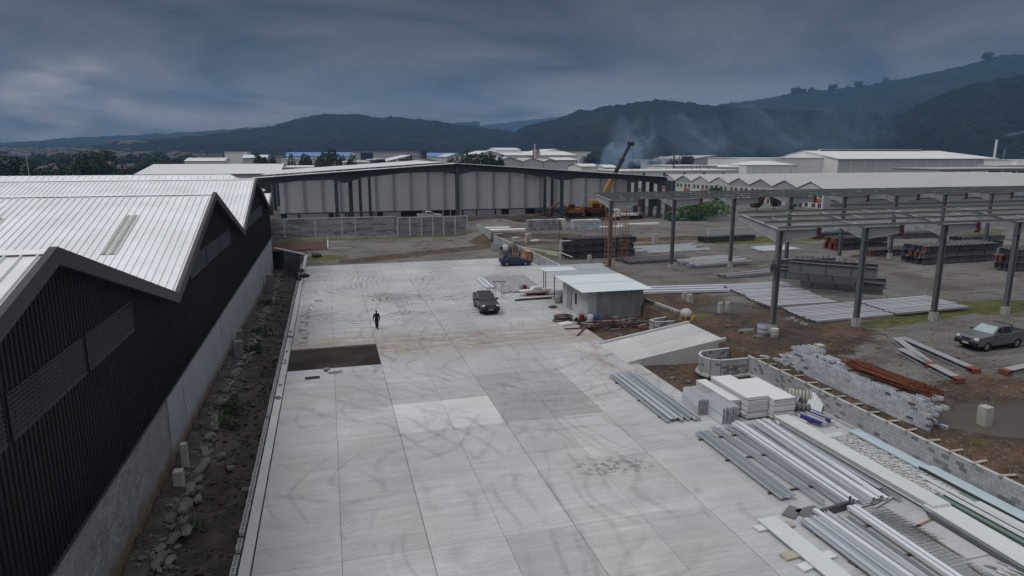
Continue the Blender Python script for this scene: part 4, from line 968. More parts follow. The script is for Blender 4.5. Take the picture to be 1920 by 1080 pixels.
def pickup(name, label, paint, glass, loc, rz, seed=0):
    """front towards +x; length 5.2"""
    t = thing(name, label, 'pickup truck', loc, None, rz, world=False)
    wd = .90; zb = .42; ar = .47; xf, xr_ = 1.62, -1.50
    top = [(2.58, .62), (2.60, .82), (2.52, 1.02), (2.30, 1.08), (1.05, 1.17), (.98, 1.20), (-.92, 1.20), (-.95, 1.23), (-2.52, 1.23), (-2.55, .55)]
    bot = [(-2.50, zb)] + [(xr_ - ar, zb)] + arch(xr_, ar, zb)[1:-1] + [(xr_ + ar, zb)] + [(xf - ar, zb)] + arch(xf, ar, zb)[1:-1] + [(xf + ar, zb), (2.50, zb)]
    prof = top + bot
    def inset(p, k): return [(x * (1 - .0 * k), z) for x, z in p]
    b_ = MB(); n_ = len(prof); rings = []
    for (y, sh) in ((-wd, .0), (-wd * .6, .04), (wd * .6, .04), (wd, .0)):
        rings.append([(x + (sh if x > 2 else 0), y, z + (sh * .7 if (z > 1.0 and x > .9) else 0)) for x, z in prof])
    b_.loft(rings); o = bevel_obj(b_.build('body', paint, t), .045)
    # cargo bed cavity reads as a dark liner sunk below the rim
    b_ = MB(); b_.box(-2.42, -.74, 1.16, -1.02, .74, 1.236); b_.build('bed_liner', M['black'], t)
    b_ = MB()
    for s in (-1, 1): b_.bar((-2.50, s * .83, 1.26), (-1.0, s * .83, 1.26), .12, .06)
    b_.bar((-2.47, -.83, 1.26), (-2.47, .83, 1.26), .10, .06); b_.build('bed_rail', paint, t)
    # cabin
    def cab(x0_, x1_, y_, z_): return [(x0_, -y_, z_), (x1_, -y_, z_), (x1_, y_, z_), (x0_, y_, z_)]
    b_ = MB(); b_.loft([cab(-.98, 1.12, .86, 1.17), cab(-.86, .34, .70, 1.74), cab(-.78, .22, .62, 1.785)]); bevel_obj(b_.build('cab', paint, t), .05)
    def lerp(z): k = (z - 1.17) / .57; return -.98 + .12 * k, 1.12 - .78 * k, .86 - .16 * k
    def pane(nm, pts, m_, off): b2 = MB(); b2.quad(*[Vector(p) + Vector(off) for p in pts]); b2.build(nm, m_, t, fix=False)
    za, zb_ = 1.235, 1.70
    a0, f0, w0 = lerp(za); a1, f1, w1 = lerp(zb_)
    pane('windscreen', [(f0, -w0 + .08, za), (f0, w0 - .08, za), (f1, w1 - .07, zb_), (f1, -w1 + .07, zb_)], glass, (.012, 0, .010))
    pane('rear_window', [(a0, w0 - .1, za + .05), (a0, -w0 + .1, za + .05), (a1, -w1 + .1, zb_), (a1, w1 - .1, zb_)], M['glass_dark'], (-.01, 0, .004))
    for s in (-1, 1):
        for (p0, p1, q0, q1) in ((.10, .86, .14, .36), (-.80, .02, -.74, .05)):
            pts = [(p0, s * w0, za), (p1, s * w0, za), (q1, s * w1, zb_ - .02), (q0, s * w1, zb_ - .02)]
            if s > 0: pts = pts[::-1]
            pane('side_window', pts, M['glass_dark'], (0, s * .010, .003))
        b_ = MB(); b_.box(.78, s * .90 - .02 if s > 0 else -1.12, 1.20, .92, 1.12 if s > 0 else -.88, 1.38); b_.build('mirror', paint if seed else M['black'], t)
        for xx in (.06, -.86, .98):
            b_ = MB(); b_.box(xx - .006, s * wd - .004, .56, xx + .006, s * wd + .004, 1.17); b_.build('door_seam', M['black'], t)
        for xx in (-.02, -.72):
            b_ = MB(); b_.box(xx, s * (wd + .01) - .015, .98, xx + .18, s * (wd + .01) + .015, 1.02); b_.build('door_handle', M['black'] if not seed else M['rim'], t)
        b_ = MB(); b_.add([(2.52, s * .88, .88), (2.52, s * .55, .88), (2.62, s * .55, .90), (2.60, s * .88, .90), (2.36, s * .88, 1.06), (2.45, s * .55, 1.06), (2.56, s * .55, 1.05), (2.50, s * .88, 1.03)], [(0,1,2,3),(4,7,6,5),(3,2,6,7),(0,3,7,4),(1,5,6,2)])
        b_.build('headlight', M['lamp'], t)
        b_ = MB(); b_.box(2.57, s * .62 - .10, .60, 2.665, s * .62 + .10, .68); b_.build('fog_light', M['lamp'], t)
        b_ = MB(); b_.box(-2.58, s * .80 - .08, .85, -2.54, s * .80 + .08, 1.15); b_.build('tail_light', M['tail'], t)
        b_ = MB(); b_.box(-.95, s * .88 - .06, .36, 1.0, s * .88 + .06, .42); b_.build('side_step', M['black'], t)
        for x in (xf, xr_):
            wheel(t, 'wheel', x, s * .80, .375, .25)
            b_ = MB(); pr = arch(x, ar + .05, .45); pi = arch(x, ar - .03, .42); V = []
            for (p, q_) in zip(pr, pi): V += [(p[0], s * (wd + .03), p[1]), (q_[0], s * (wd + .03), q_[1]), (p[0], s * (wd - .03), p[1])]
            F = []
            for k in range(len(pr) - 1): F += [(3*k, 3*k+1, 3*k+4, 3*k+3), (3*k, 3*k+3, 3*k+5, 3*k+2)]
            b_.add(V, F); b_.build('wheel_arch', M['black'] if seed == 0 else paint, t)
    b_ = MB(); b_.box(2.53, -.90, .45, 2.70, .90, .74); bevel_obj(b_.build('bumper', M['black'], t), .05)
    b_ = MB(); b_.box(2.55, -.50, .78, 2.635, .50, 1.02); b_.build('grille', M['black'] if seed == 0 else M['rim'], t)
    b_ = MB(); b_.box(2.60, -.38, .83, 2.645, .38, .87) if seed == 0 else b_.box(2.60, -.34, .84, 2.642, .34, .96); b_.build('grille_bar', M['rim'] if seed == 0 else M['black'], t)
    b_ = MB(); b_.box(2.70, -.24, .53, 2.712, .24, .65); b_.build('licence_plate', M['plate'] if seed else M['steel_lt'], t)
    b_ = MB(); b_.box(-2.64, -.8, .45, -2.53, .8, .62); b_.build('rear_bumper', M['black'], t)
    b_ = MB(); b_.box(-2.3, -.72, .24, 2.3, .72, .44); b_.build('chassis', M['black'], t)
    b_ = MB()
    for s in (-1, 1): b_.bar((-1.02, s * .74, 1.22), (-1.02, s * .66, 1.72), .06, .06)
    b_.bar((-1.02, -.68, 1.74), (-1.02, .68, 1.74), .06, .06); b_.build('roll_bar', M['black'], t)
    return t
pf = at(917, 592, 0); pr_ = at(892, 576, 0)
pickup('pickup_truck', 'black double-cab pickup truck parked facing us on the open slab', M['paint_black'], M['glass_dark'], (14.85, 63.9, 0), R(-92), 0)
pickup('pickup_truck', 'silver-grey pickup truck with a windscreen shade parked on the gravel yard', M['paint_silver'], M['glass_pale'], (47.75, 36.85, YARD + .02), R(183), 1)
def saloon(loc, rz):
    t = thing('saloon_car', 'dark navy saloon car parked at the far corner of the slab', 'car', loc, None, rz, world=False)
    prof = [(2.22, .35), (2.26, .55), (2.15, .72), (1.2, .88), (.95, .92), (-1.55, .98), (-2.15, .96), (-2.24, .80), (-2.24, .45), (-2.1, .30)]
    ar, zb = .36, .24
    bot = [(-1.35 - ar, zb)] + arch(-1.35, ar, zb)[1:-1] + [(-1.35 + ar, zb), (1.35 - ar, zb)] + arch(1.35, ar, zb)[1:-1] + [(1.35 + ar, zb)]
    b_ = MB(); P = prof + bot; b_.loft([[(x, y, z + s) for x, z in P] for y, s in ((-.87, 0), (-.5, .02), (.5, .02), (.87, 0))]); bevel_obj(b_.build('body', M['paint_navy'], t), .06, 3)
    def ring(x0_, x1_, y_, z_): return [(x0_, -y_, z_), (x1_, -y_, z_), (x1_, y_, z_), (x0_, y_, z_)]
    b_ = MB(); b_.loft([ring(-1.85, 1.1, .82, .90), ring(-1.05, .30, .66, 1.36), ring(-.80, .02, .56, 1.43)]); bevel_obj(b_.build('cabin', M['paint_navy'], t), .08, 3)
    for s in (-1, 1):
        pts = [(-1.30, s * .805, .98), (.72, s * .805, .98), (.26, s * .69, 1.31), (-.92, s * .69, 1.31)]
        b_ = MB(); b_.quad(*pts); b_.build('side_window', M['glass_dark'], t, fix=False)
        b_ = MB(); b_.box(.62, s * .9 - .09, .92, .76, s * .9 + .09, 1.04); b_.build('mirror', M['paint_navy'], t)
        for x in (-1.35, 1.35): wheel(t, 'wheel', x, s * .76, .32, .21)
        b_ = MB(); b_.box(2.10, s * .66 - .17, .58, 2.245, s * .66 + .17, .70); b_.build('headlight', M['lamp'], t)
        b_ = MB(); b_.box(-2.26, s * .68 - .16, .72, -2.18, s * .68 + .16, .86); b_.build('tail_light', M['tail'], t)
    b_ = MB(); b_.quad((1.0, -.70, .945), (1.0, .70, .945), (.37, .60, 1.32), (.37, -.60, 1.32)); b_.build('windscreen', M['glass_dark'], t, fix=False)
    b_ = MB(); b_.quad((-1.70, .68, 1.0), (-1.70, -.68, 1.0), (-1.12, -.58, 1.34), (-1.12, .58, 1.34)); b_.build('rear_window', M['glass_dark'], t, fix=False)
    b_ = MB(); b_.box(-2.0, -.7, .16, 2.0, .7, .28); b_.build('chassis', M['black'], t)
saloon((25.15, 89.5, 0), R(-4))
# ------------------------------------------------------------------ person
def person(loc, rz, h=1.72):
    J = [  # position, radius, parent
        ((0, 0, .95), .175, -1), ((0, .0, 1.12), .165, 0), ((0, .01, 1.30), .205, 1), ((0, .01, 1.43), .17, 2), ((0, .0, 1.53), .075, 3),
        ((.085, 0, .88), .13, 0), ((.065, -.12, .50), .095, 5), ((.045, -.06, .12), .065, 6), ((.045, -.20, .05), .055, 7),
        ((-.085, 0, .88), .13, 0), ((-.06, .10, .52), .095, 9), ((-.03, .36, .18), .065, 10), ((-.03, .28, .06), .055, 11),
        ((.20, 0, 1.42), .085, 3), ((.255, .05, 1.15), .068, 13), ((.265, -.04, .90), .052, 14),
        ((-.20, 0, 1.42), .085, 3), ((-.285, .0, 1.18), .068, 16), ((-.33, -.14, .98), .052, 17)]
    me_ = bpy.data.meshes.new('body'); k = h / 1.75
    me_.from_pydata([tuple(c * k for c in j[0]) for j in J], [(i, j[2]) for i, j in enumerate(J) if j[2] >= 0], [])
    t = thing('person', 'person in black clothes walking towards us across the open slab', 'person', loc, None, rz, world=False)
    o = link('body', me_, t); sk = o.modifiers.new('skin', 'SKIN'); 
    for i, j in enumerate(J): me_.skin_vertices[0].data[i].radius = (j[1] * k * (1.0), j[1] * k * (.72 if i in (1, 2, 3, 0) else 1.0))
    me_.skin_vertices[0].data[0].use_root = True
    sb = o.modifiers.new('sub', 'SUBSURF'); sb.levels = 1; sb.render_levels = 2; sk.use_smooth_shade = True
    me_.materials.append(M['cloth_black'])
    # head: one shaped surface with brow, nose and chin
    rings = []
    for (z, rx, ryf, ryb) in ((1.50, .045, .05, .05), (1.535, .062, .078, .07), (1.565, .071, .098, .085), (1.60, .074, .100, .098), (1.625, .077, .118, .104), (1.655, .079, .102, .108), (1.69, .080, .104, .110), (1.73, .074, .092, .100), (1.765, .052, .062, .072), (1.785, .018, .02, .03)):
        rings.append([(rx * math.cos(a) * k, (-ryf if math.sin(a) < 0 else ryb) * abs(math.sin(a)) * k, z * k) for a in [2 * math.pi * q / 12 for q in range(12)]])
    b_ = MB(); b_.loft(rings)
    for s in (-1, 1): b_.cbox((s * .082 * k, .01, 1.64 * k), (.016, .04, .06))
    hd = b_.build('head', M['skin'], t, True)
    rings = []
    for (z, rx, ryf, ryb) in ((1.60, .070, -.03, .106), (1.65, .086, -.01, .116), (1.70, .088, .05, .118), (1.73, .084, .104, .112), (1.77, .060, .075, .082), (1.797, .02, .02, .03)):
        rings.append([(rx * math.cos(a) * k, (-ryf if math.sin(a) < 0 else ryb) * abs(math.sin(a)) * k, z * k) for a in [2 * math.pi * q / 12 for q in range(12)]])
    b_ = MB(); b_.loft(rings); b_.build('hair', M['cloth_black'], hd, True)
    for s, (x, y, z) in ((1, (.268, -.05, .875)), (-1, (-.345, -.165, .95))):
        b_ = MB(); x *= k; y *= k; z *= k
        b_.loft([[(x + u * .020, y + v * .038, z + .03) for u, v in ((-1,-1),(1,-1),(1,1),(-1,1))], [(x + u * .018, y - .01 + v * .042, z - .05) for u, v in ((-1,-1),(1,-1),(1,1),(-1,1))]])
        for q in range(4):
            yy = y - .01 + (q - 1.5) * .021; L_ = (.062, .075, .070, .055)[q]; b_.tube((x, yy, z - .045), (x - s * .012, yy - .006, z - .05 - L_ * .55), .0095, .009, 6); b_.tube((x - s * .012, yy - .006, z - .05 - L_ * .55), (x - s * .030, yy - .010, z - .05 - L_), .009, .007, 6)
        b_.tube((x, y - .035, z), (x - s * .015, y - .075, z - .045), .011, .009, 6)
        b_.build('hand', M['skin'], t, True)
person((3.62, 58.9, 0.005), R(3))
# ------------------------------------------------------------------ steel canopy frames
I_PROF = lambda w, h, tf=.02, tw=.014: [(-w/2, -h/2), (w/2, -h/2), (w/2, -h/2 + tf), (tw/2, -h/2 + tf), (tw/2, h/2 - tf), (w/2, h/2 - tf), (w/2, h/2), (-w/2, h/2), (-w/2, h/2 - tf), (-tw/2, h/2 - tf), (-tw/2, -h/2 + tf), (-w/2, -h/2 + tf)]
def canopy(name, label, X0, n, sp, Y0, Y1, ztop, ztip, xend, hb=1.0):
    t = thing(name, label, 'steel frame', (X0, Y0, YARD))
    for i in range(n):
        x = X0 + i * sp
        b_ = MB(); b_.box(x - .26, Y0 - .26, YARD - .3, x + .26, Y0 + .26, YARD + .75); b_.build('footing', M['post_concrete'], t)
        b_ = MB(); b_.box(x - .2, Y0 - .2, YARD + .75, x + .2, Y0 + .2, YARD + .79)
        b_.sweep((x, Y0, YARD + .79), (x, Y0, ztop - .15), I_PROF(.34, .40, .03, .03), up=(1, 0, 0))
        b_.box(x - .22, Y0 - .22, ztop - hb - .2, x + .22, Y0 + .22, ztop - hb - .16)
        b_.box(x - .22, Y0 - .22, ztop - .15, x + .22, Y0 + .22, ztop - .11)
        b_.build('column', M['steel'], t)
        # tapered rafter from the column towards the back
        b_ = MB()
        for (xa, xb) in ((x - .012, x + .012),):
            b_.prism([(Y0 + .2, ztop - hb), (Y1, ztip - .42), (Y1, ztip - .06), (Y0 + .2, ztop - .06)], xa, xb, 'X')
        b_.prism([(Y0 + .2, ztop - hb - .03), (Y1, ztip - .45), (Y1, ztip - .42), (Y0 + .2, ztop - hb)], x - .13, x + .13, 'X')
        b_.prism([(Y0 + .2, ztop - .06), (Y1, ztip - .06), (Y1, ztip - .03), (Y0 + .2, ztop - .03)], x - .13, x + .13, 'X')
        b_.build('rafter', M['steel_lt'], t)
        # haunched stub along the line, ending in a red plate
        L_ = sp * .40; b_ = MB(); xa = x + .22
        b_.add([(xx, yy, z) for yy in (Y0 - .012, Y0 + .012) for (xx, z) in ((xa, ztop - hb), (xa + L_, ztop - .62), (xa + L_, ztop - .10), (xa, ztop - .10))], [(3, 2, 1, 0), (4, 5, 6, 7), (0, 1, 5, 4), (1, 2, 6, 5), (2, 3, 7, 6), (3, 0, 4, 7)])
        b_.add([(xx, yy, z) for yy in (Y0 - .13, Y0 + .13) for (xx, z) in ((xa, ztop - hb - .03), (xa + L_, ztop - .65), (xa + L_, ztop - .62), (xa, ztop - hb))], [(3, 2, 1, 0), (4, 5, 6, 7), (0, 1, 5, 4), (1, 2, 6, 5), (2, 3, 7, 6), (3, 0, 4, 7)])
        b_.box(xa, Y0 - .13, ztop - .10, xa + L_, Y0 + .13, ztop - .07)
        b_.build('haunch', M['steel_lt'], t)
        b_ = MB(); b_.box(xa + L_, Y0 - .20, ztop - .85, xa + L_ + .22, Y0 + .17, ztop - .0); b_.build('end_plate', M['primer_dk'], t)
    npur = 4
    zprof = [(-.09, -.10), (0, -.10), (0, .10), (.09, .10), (.09, .085), (.015, .085), (.015, -.115), (-.09, -.115)]
    for k in range(npur):
        f = k / (npur - 1); y = Y0 - .1 + (Y1 - Y0 + .1) * f; z = ztop + (ztip - ztop) * f + .13
        b_ = MB(); b_.sweep((X0 - .25, y, z), (xend, y, z), zprof); b_.build('purlin', M['purlin_dull'], t)
    # sag rods and flange braces
    b_ = MB(); x = X0 + 1.5
    while x < xend - 1:
        for k in range(npur - 1):
            if (int(x * 3) + k) % 3: continue
            f0, f1 = k / (npur - 1), (k + 1) / (npur - 1)
            b_.bar((x + .25, Y0 + (Y1 - Y0) * f0, ztop + (ztip - ztop) * f0 + .1), (x + .25, Y0 + (Y1 - Y0) * f1, ztop + (ztip - ztop) * f1 + .1), .10, .03)
        x += sp / 3
    b_.build('sag_bar', M['purlin'], t)
    return t
M['purlin_dull'] = mat('dull_galvanised_purlin', (0.27, 0.30, 0.30), 0.5, 0.1, 0.10, 0.8)
canopy('canopy_frame', 'nearer long steel canopy frame on tapered haunches over the gravel yard', 34.2, 6, 8.2, 44.5, 49.9, 9.72, 10.45, 86, hb=1.05)
canopy('canopy_frame', 'farther long steel canopy frame standing behind the beam stacks of the yard', 32.8, 11, 8.45, 74.0, 78.6, 10.1, 10.5, 128, hb=1.05)
# loose hook-up clamp hanging on the first near column
b = MB(); b.cbox((33.8, 44.3, 6.6), (.5, .4, .5), .3); b.cbox((33.6, 44.2, 6.9), (.35, .25, .25)); single('chain_hoist', b, M['steel_dk'], 'dark chain hoist strapped to the first column of the nearer canopy', 'hoist')
# scaffold ladder towers under the far canopy
def ladder_tower(x, y, z0, h, w, label):
    t = thing('scaffold_tower', label, 'scaffold', (x, y, z0))
    for dx, dy in ((0, 0), (w, 0), (0, w), (w, w)):
        b_ = MB(); b_.tube((x + dx, y + dy, z0), (x + dx, y + dy, z0 + h), .04, n=6); b_.build('standard', M['orange'], t)
    k = 0; z = z0 + .3
    while z < z0 + h:
        b_ = MB()
        for (p, q_) in (((0, 0), (w, 0)), ((0, w), (w, w)), ((0, 0), (0, w)), ((w, 0), (w, w))):
            b_.tube((x + p[0], y + p[1], z), (x + q_[0], y + q_[1], z), .022, n=5)
        b_.build('rung', M['orange'], t); z += .55
    b_ = MB()
    for q in range(int(h / 1.6)):
        b_.tube((x, y, z0 + q * 1.6), (x + w, y, z0 + q * 1.6 + 1.5), .025, n=5); b_.tube((x + w, y + w, z0 + q * 1.6), (x, y + w, z0 + q * 1.6 + 1.5), .025, n=5)
    b_.build('brace', M['orange'], t)
p_ = at(1140, 512, YARD); ladder_tower(31.75, 72.2, YARD, 8.0, .9, 'rusty orange scaffold tower wrapped round the first far canopy column')
ladder_tower(37.3, 80.2, YARD, 7.4, .9, 'thinner orange scaffold tower behind and to the side of the first far canopy column')
# ------------------------------------------------------------------ concrete stub posts with starter bars
for (px, py, w, h, lb) in ((1845, 792, .52, .95, 'pale concrete stub post standing in the muddy pool'), (1535, 664, .6, .75, 'short grey concrete stub post behind the loose block stack'),
                           (1293, 566, .45, .8, 'thin concrete stub post in front of the galvanised gutters near the shed'), (1283, 560, .4, .7, 'low concrete stub beside the gutters near the shed'), (1180, 548, .4, .7, 'short post behind the right corner of the zinc shed'), (1350, 585, .36, .9, 'concrete stub post at the small puddle, left one'), (1364, 583, .36, .85, 'concrete stub post at the small puddle, right one'),
                           (1228, 466 - 9, .8, 1.6, 'white concrete stub post behind the orange scaffold towers'), (1338, 445, .7, .9, 'white concrete stub post on the dirt track between canopy columns'), (1105, 492, .45, 1.0, 'grey stub post behind the shed roof'), (1196, 560, .4, .9, 'stub post right behind the shed front corner'),
                           (1568, 438, .8, 1.1, 'white stub post on the grass strip behind the nearer canopy, leftmost'), (1715, 430, .8, 1.2, 'white stub post on the grass strip, the middle one'), (1855, 430, .8, 1.3, 'white stub post on the grass strip by the stacked beams at far right'), (1500, 437, .8, 1.1, 'white stub post near the left end of the grass strip')):
    q = at(px, py, YARD); post((q.x, q.y, YARD - .03), w, w, h, M['post_concrete'], lb)
# ------------------------------------------------------------------ steel beams
def ibeam(L_, w, h, red=True, both=False, m='steel', haunch=0.0, studs=0):
    """template thing lying along x, base at z=0"""
    t = bpy.data.objects.new('steel_beam', None); COL.objects.link(t); OFF[t.name] = (0, 0, 0)
    b_ = MB(); b_.sweep((-L_/2, 0, h/2), (L_/2, 0, h/2), I_PROF(w, h, .025, .02))
    for k in range(int(L_ / 2.4)): b_.box(-L_/2 + 1.2 + k * 2.4, -w * .42, .03, -L_/2 + 1.22 + k * 2.4, w * .42, h - .03)
    b_.build('web', M[m], t)
    if red:
        e_ = [(-L_/2)] + ([L_/2] if both else [])
        for x in e_:
            s = 1 if x < 0 else -1
            b_ = MB(); b_.sweep((x - s * .02, 0, h/2), (x + s * .75, 0, h/2), I_PROF(w + .012, h + .012, .036, .034)); b_.box(min(x, x - s * .03), -w/2, 0, max(x, x - s * .03), w/2, h); b_.build('primed_end', M['primer'], t)
    if studs:
        b_ = MB(); rn = random.Random(L_ * 10 + studs)
        for k in range(studs):
            x = -L_/2 + .4 + (L_ - .8) * k / studs + rn.uniform(-.1, .1); hh = rn.uniform(.12, .3); b_.box(x, -w * .25, h, x + .03, w * .25, h + hh)
            if rn.random() < .4: b_.bar((x, 0, h + hh), (x + .22, 0, h + hh * .4), .04, .04)
        b_.build('cleat', M['steel_lt'] if rn.random() < .5 else M['steel'], t)
    return t
BT = {'A': ibeam(10.2, .30, .80, False, False, 'steel_dk', studs=9), 'B': ibeam(8.3, .36, 1.08, False, False, 'steel', studs=11), 'C': ibeam(9.5, .34, .75, True, False, 'steel_dk', studs=14), 'D': ibeam(13.0, .35, .65, True, False, 'steel_dk', studs=16), 'C2': ibeam(9.5, .34, .75, False, False, 'steel', studs=14), 'D2': ibeam(13.0, .35, .65, False, False, 'steel', studs=16), 'F': ibeam(9.0, .35, .22, False, False, 'purlin', studs=0), 'G': ibeam(9.3, .60, .30, True, False, 'steel_lt')}
used_t = set()
def put(kind, loc, rz, label, group=None):
    T = BT[kind]
    if kind not in used_t: used_t.add(kind); o = T; o.location = loc; o.rotation_euler = (0, 0, rz)
    else: o = copy_tree(T, loc, rz)
    tag(o, label, 'steel beam', group); return o
# stack seen past the shed roof
def stack(kind, cx_, cy_, z0, rz, rows, layers, dy, dz, label, group, jit=.25, gap=True):
    c, s = math.cos(rz), math.sin(rz)
    for l in range(layers):
        for r_ in range(rows):
            ox = random.uniform(-jit, jit) + l * .1; oy = (r_ - (rows - 1) / 2) * dy
            put(kind + '2' if kind in 'CD' and random.random() < .65 else kind, (cx_ + ox * c - oy * s, cy_ + ox * s + oy * c, z0 + .16 + l * dz), rz + random.uniform(-.008, .008), label, group)
    for sx_ in (-.32, .32):
        for l in range(layers):
            L_ = 9.5
            b_ = MB(); hw = rows * dy / 2 + .2; cc = (cx_ + sx_ * L_ * c, cy_ + sx_ * L_ * s)
            b_.bar((cc[0] + s * hw, cc[1] - c * hw, z0 + .08 + l * dz), (cc[0] - s * hw, cc[1] + c * hw, z0 + .08 + l * dz), .15, .13)
            single('timber_bearer', b_, M['timber'], 'timber bearer under ' + label.split(' in ')[-1].split(' on ')[-1].replace('the ', 'the ', 1) if False else 'timber bearer laid between the beams of ' + group.split('the ', 1)[-1], 'timber', 'bearers of ' + group)
stack('A', 36.6, 86.6, YARD, R(3), 5, 3, .62, .93, 'dark steel beam in the high dark stack beyond the zinc shed roof', 'beams in the high dark stack beyond the shed')
for (a, c, z, lb) in (((1500, 536), (1655, 551), YARD + .1, 'grey steel beam at the bottom front of the crossed pile behind the near canopy'), ((1506, 529), (1660, 541), YARD + .1, 'grey steel beam hidden behind the bottom front one of the crossed pile'), ((1450, 521), (1603, 534), YARD + 1.2, 'grey steel beam in the middle of the crossed pile, with a reddish left end'), ((1462, 515), (1610, 526), YARD + 1.2, 'grey steel beam in the middle of the crossed pile, the rear one'), ((1478, 509), (1642, 523), YARD + 2.3, 'grey steel beam on top of the crossed pile, bolts along its flange'), ((1484, 503), (1645, 515), YARD + 2.3, 'grey steel beam on top of the crossed pile, the rear one'), ((1448, 504), (1566, 499), YARD + .6, 'grey steel beam with a bright top edge, rearmost of the crossed pile')):
    A, C_ = at(*a, z), at(*c, z); m_ = (A + C_) / 2; d = C_ - A; o = put('B', (m_.x, m_.y, z), math.atan2(d.y, d.x), lb, None); o.scale = (min(d.length, 9.5) / 8.3, 1, 1)
stack('C', 78.5, 84.0, YARD, R(-2), 5, 2, .65, .9, 'dark beam with an orange end in the small stack behind the middle canopy column', 'beams in the small orange-ended stack behind the canopy', .4)
stack('C', 78.6, 77.0, YARD, R(-3), 4, 1, .65, .9, 'dark beam with an orange end in the single low layer behind the canopy', 'beams in the single low layer behind the canopy', .3)
stack('D', 81.4, 70.2, YARD, R(1), 6, 3, .62, .80, 'dark beam with an orange end in the biggest stack, between two near columns', 'beams in the biggest orange-ended stack', .35)
stack('C', 85.6, 62.3, YARD, R(-3), 4, 3, .62, .90, 'dark beam in the bright orange-ended stack at the photo edge', 'beams in the bright orange-ended stack at the edge', .3)
stack('C', 97.3, 80.0, YARD, R(4), 4, 2, .65, .9, 'dark beam in the stack by the far right canopy foot', 'beams in the stack by the far right canopy foot', .5)
stack('C', 84.5, 96, YARD, R(6), 3, 1, .7, .9, 'dark beam lying at the foot of the long grass strip', 'beams at the foot of the grass strip', .5)
stack('C', 99.0, 92.0, YARD, R(-4), 3, 1, .7, .9, 'dark beam lying beside the grass strip at far right', 'beams beside the grass strip at far right', .5)
stack('A', 64, 96.5, YARD, R(4), 3, 1, .6, .9, 'dark slim beam lying behind the pale purlins near the grass', 'slim beams behind the pale purlins near the grass', .5)
# four loose beams with red ends near the silver pickup
for (a, c, lb) in (((1680, 641), (1745, 692), 'grey beam near the silver pickup, short upper one touching the soil side'), ((1688, 662), (1800, 720), 'grey beam with a red end near the silver pickup, the lower of the crossing pair'), ((1690, 640), (1830, 702), 'grey beam with a red end near the silver pickup, the upper of the crossing pair')):
    A, C_ = at(*a, YARD), at(*c, YARD); m_ = (A + C_) / 2; d = A - C_
    o = put('G', (m_.x, m_.y, YARD + .06), math.atan2(d.y, d.x) + math.pi, lb, None); o.rotation_euler.z += math.pi; o.scale = (d.length / 9.3, 1, 1)
A = at(1868, 710, YARD); put('G', (A.x + 4.4, A.y + 1.0, YARD + .05), R(10), 'orange-ended grey beam lying in front of the silver pickup', None)
for a, lb in (((1765, 668), 'short brown board on the gravel behind the crossing beams'), ((1782, 671), 'slightly larger brown board on the gravel by the silver pickup')):
    q = at(*a, YARD); single('loose_board', MB().cbox((q.x, q.y, YARD + .06), (1.1, .35, .07), R(-20)), M['timber'], lb, 'board')
# ------------------------------------------------------------------ purlins and gutters laid out in the yard
CPROF = [(-.11, 0), (.11, 0), (.11, .06), (.095, .06), (.095, .012), (-.095, .012), (-.095, .06), (-.11, .06)]
def channel_mesh(L_, m, w=.22, h=.07, flip=True, name='steel_channel'):
    pr = [(-w/2, 0), (w/2, 0), (w/2, h), (w/2 - .012, h), (w/2 - .012, .010), (-w/2 + .012, .010), (-w/2 + .012, h), (-w/2, h)]
    if flip: pr = [(x, h - y) for x, y in pr][::-1]
    return MB().sweep((-L_/2, 0, 0), (L_/2, 0, 0), pr).mesh(name, m)
def lay_rows(name, cat, label, group, mesh, p0, p1, n, z, rz, jit=.1, dz=0.0):
    p0, p1 = Vector(p0), Vector(p1)
    for k in range(n):
        f = k / max(1, n - 1); p = p0 + (p1 - p0) * f
        o = bpy.data.objects.new(name, mesh); COL.objects.link(o); a = rz + random.uniform(-.006, .006)
        j = random.uniform(-jit, jit); o.location = (p.x + math.cos(a) * j, p.y + math.sin(a) * j, z + dz * k + random.uniform(0, .03)); o.rotation_euler = (0, 0, a)
        tag(o, ordl(label, n - 1 - k, n, 'from the front', 'frontmost', 'hindmost') if abs(p1.y - p0.y) > 1 else ordl(label, k, n), cat, group)
PUR = channel_mesh(6.6, M['purlin'], .42, .10); PUR2 = channel_mesh(9.0, M['purlin'], .42, .22)
# pale block of purlins beside the gutters
lay_rows('pale_purlin', 'purlin', 'pale folded purlin in the wide flat layer left of the nearest canopy column', 'pale purlins in the wide flat layer', channel_mesh(7.6, M['purlin'], .36, .22), (45.0, 62.3), (43.1, 52.2), 21, YARD + .06, R(-2), .25)
lay_rows('pale_purlin', 'purlin', 'pale purlin in the front lot between the two nearest canopy columns', 'pale purlins in the front lot between the columns', channel_mesh(10.6, M['purlin'], .33, .18), (45.5, 51.3), (45.0, 46.6), 11, YARD + .05, R(2), .2)
lay_rows('pale_purlin', 'purlin', 'pale purlin in the lot ending at the grass by the second near column', 'pale purlins in the lot ending at the grass', channel_mesh(8.8, M['purlin'], .33, .18), (53.2, 51.4), (52.8, 46.7), 11, YARD + .16, R(2), .2)
lay_rows('pale_purlin', 'purlin', 'pale purlin in the small bright lot seen under the near canopy end', 'purlins in the small bright lot under the canopy end', channel_mesh(7.0, M['galv_lt'], .4, .16), (66, 88.5), (65.2, 84.5), 8, YARD + .05, R(4), .5)
lay_rows('long_gutter', 'gutter', 'long galvanised gutter lying between the shed and the pale purlins', 'long gutters between the shed and the purlins', channel_mesh(9.6, M['galv_lt'], .45, .25), (36.2, 62.8), (35.6, 60.6), 3, YARD + .08, R(-8), .3)
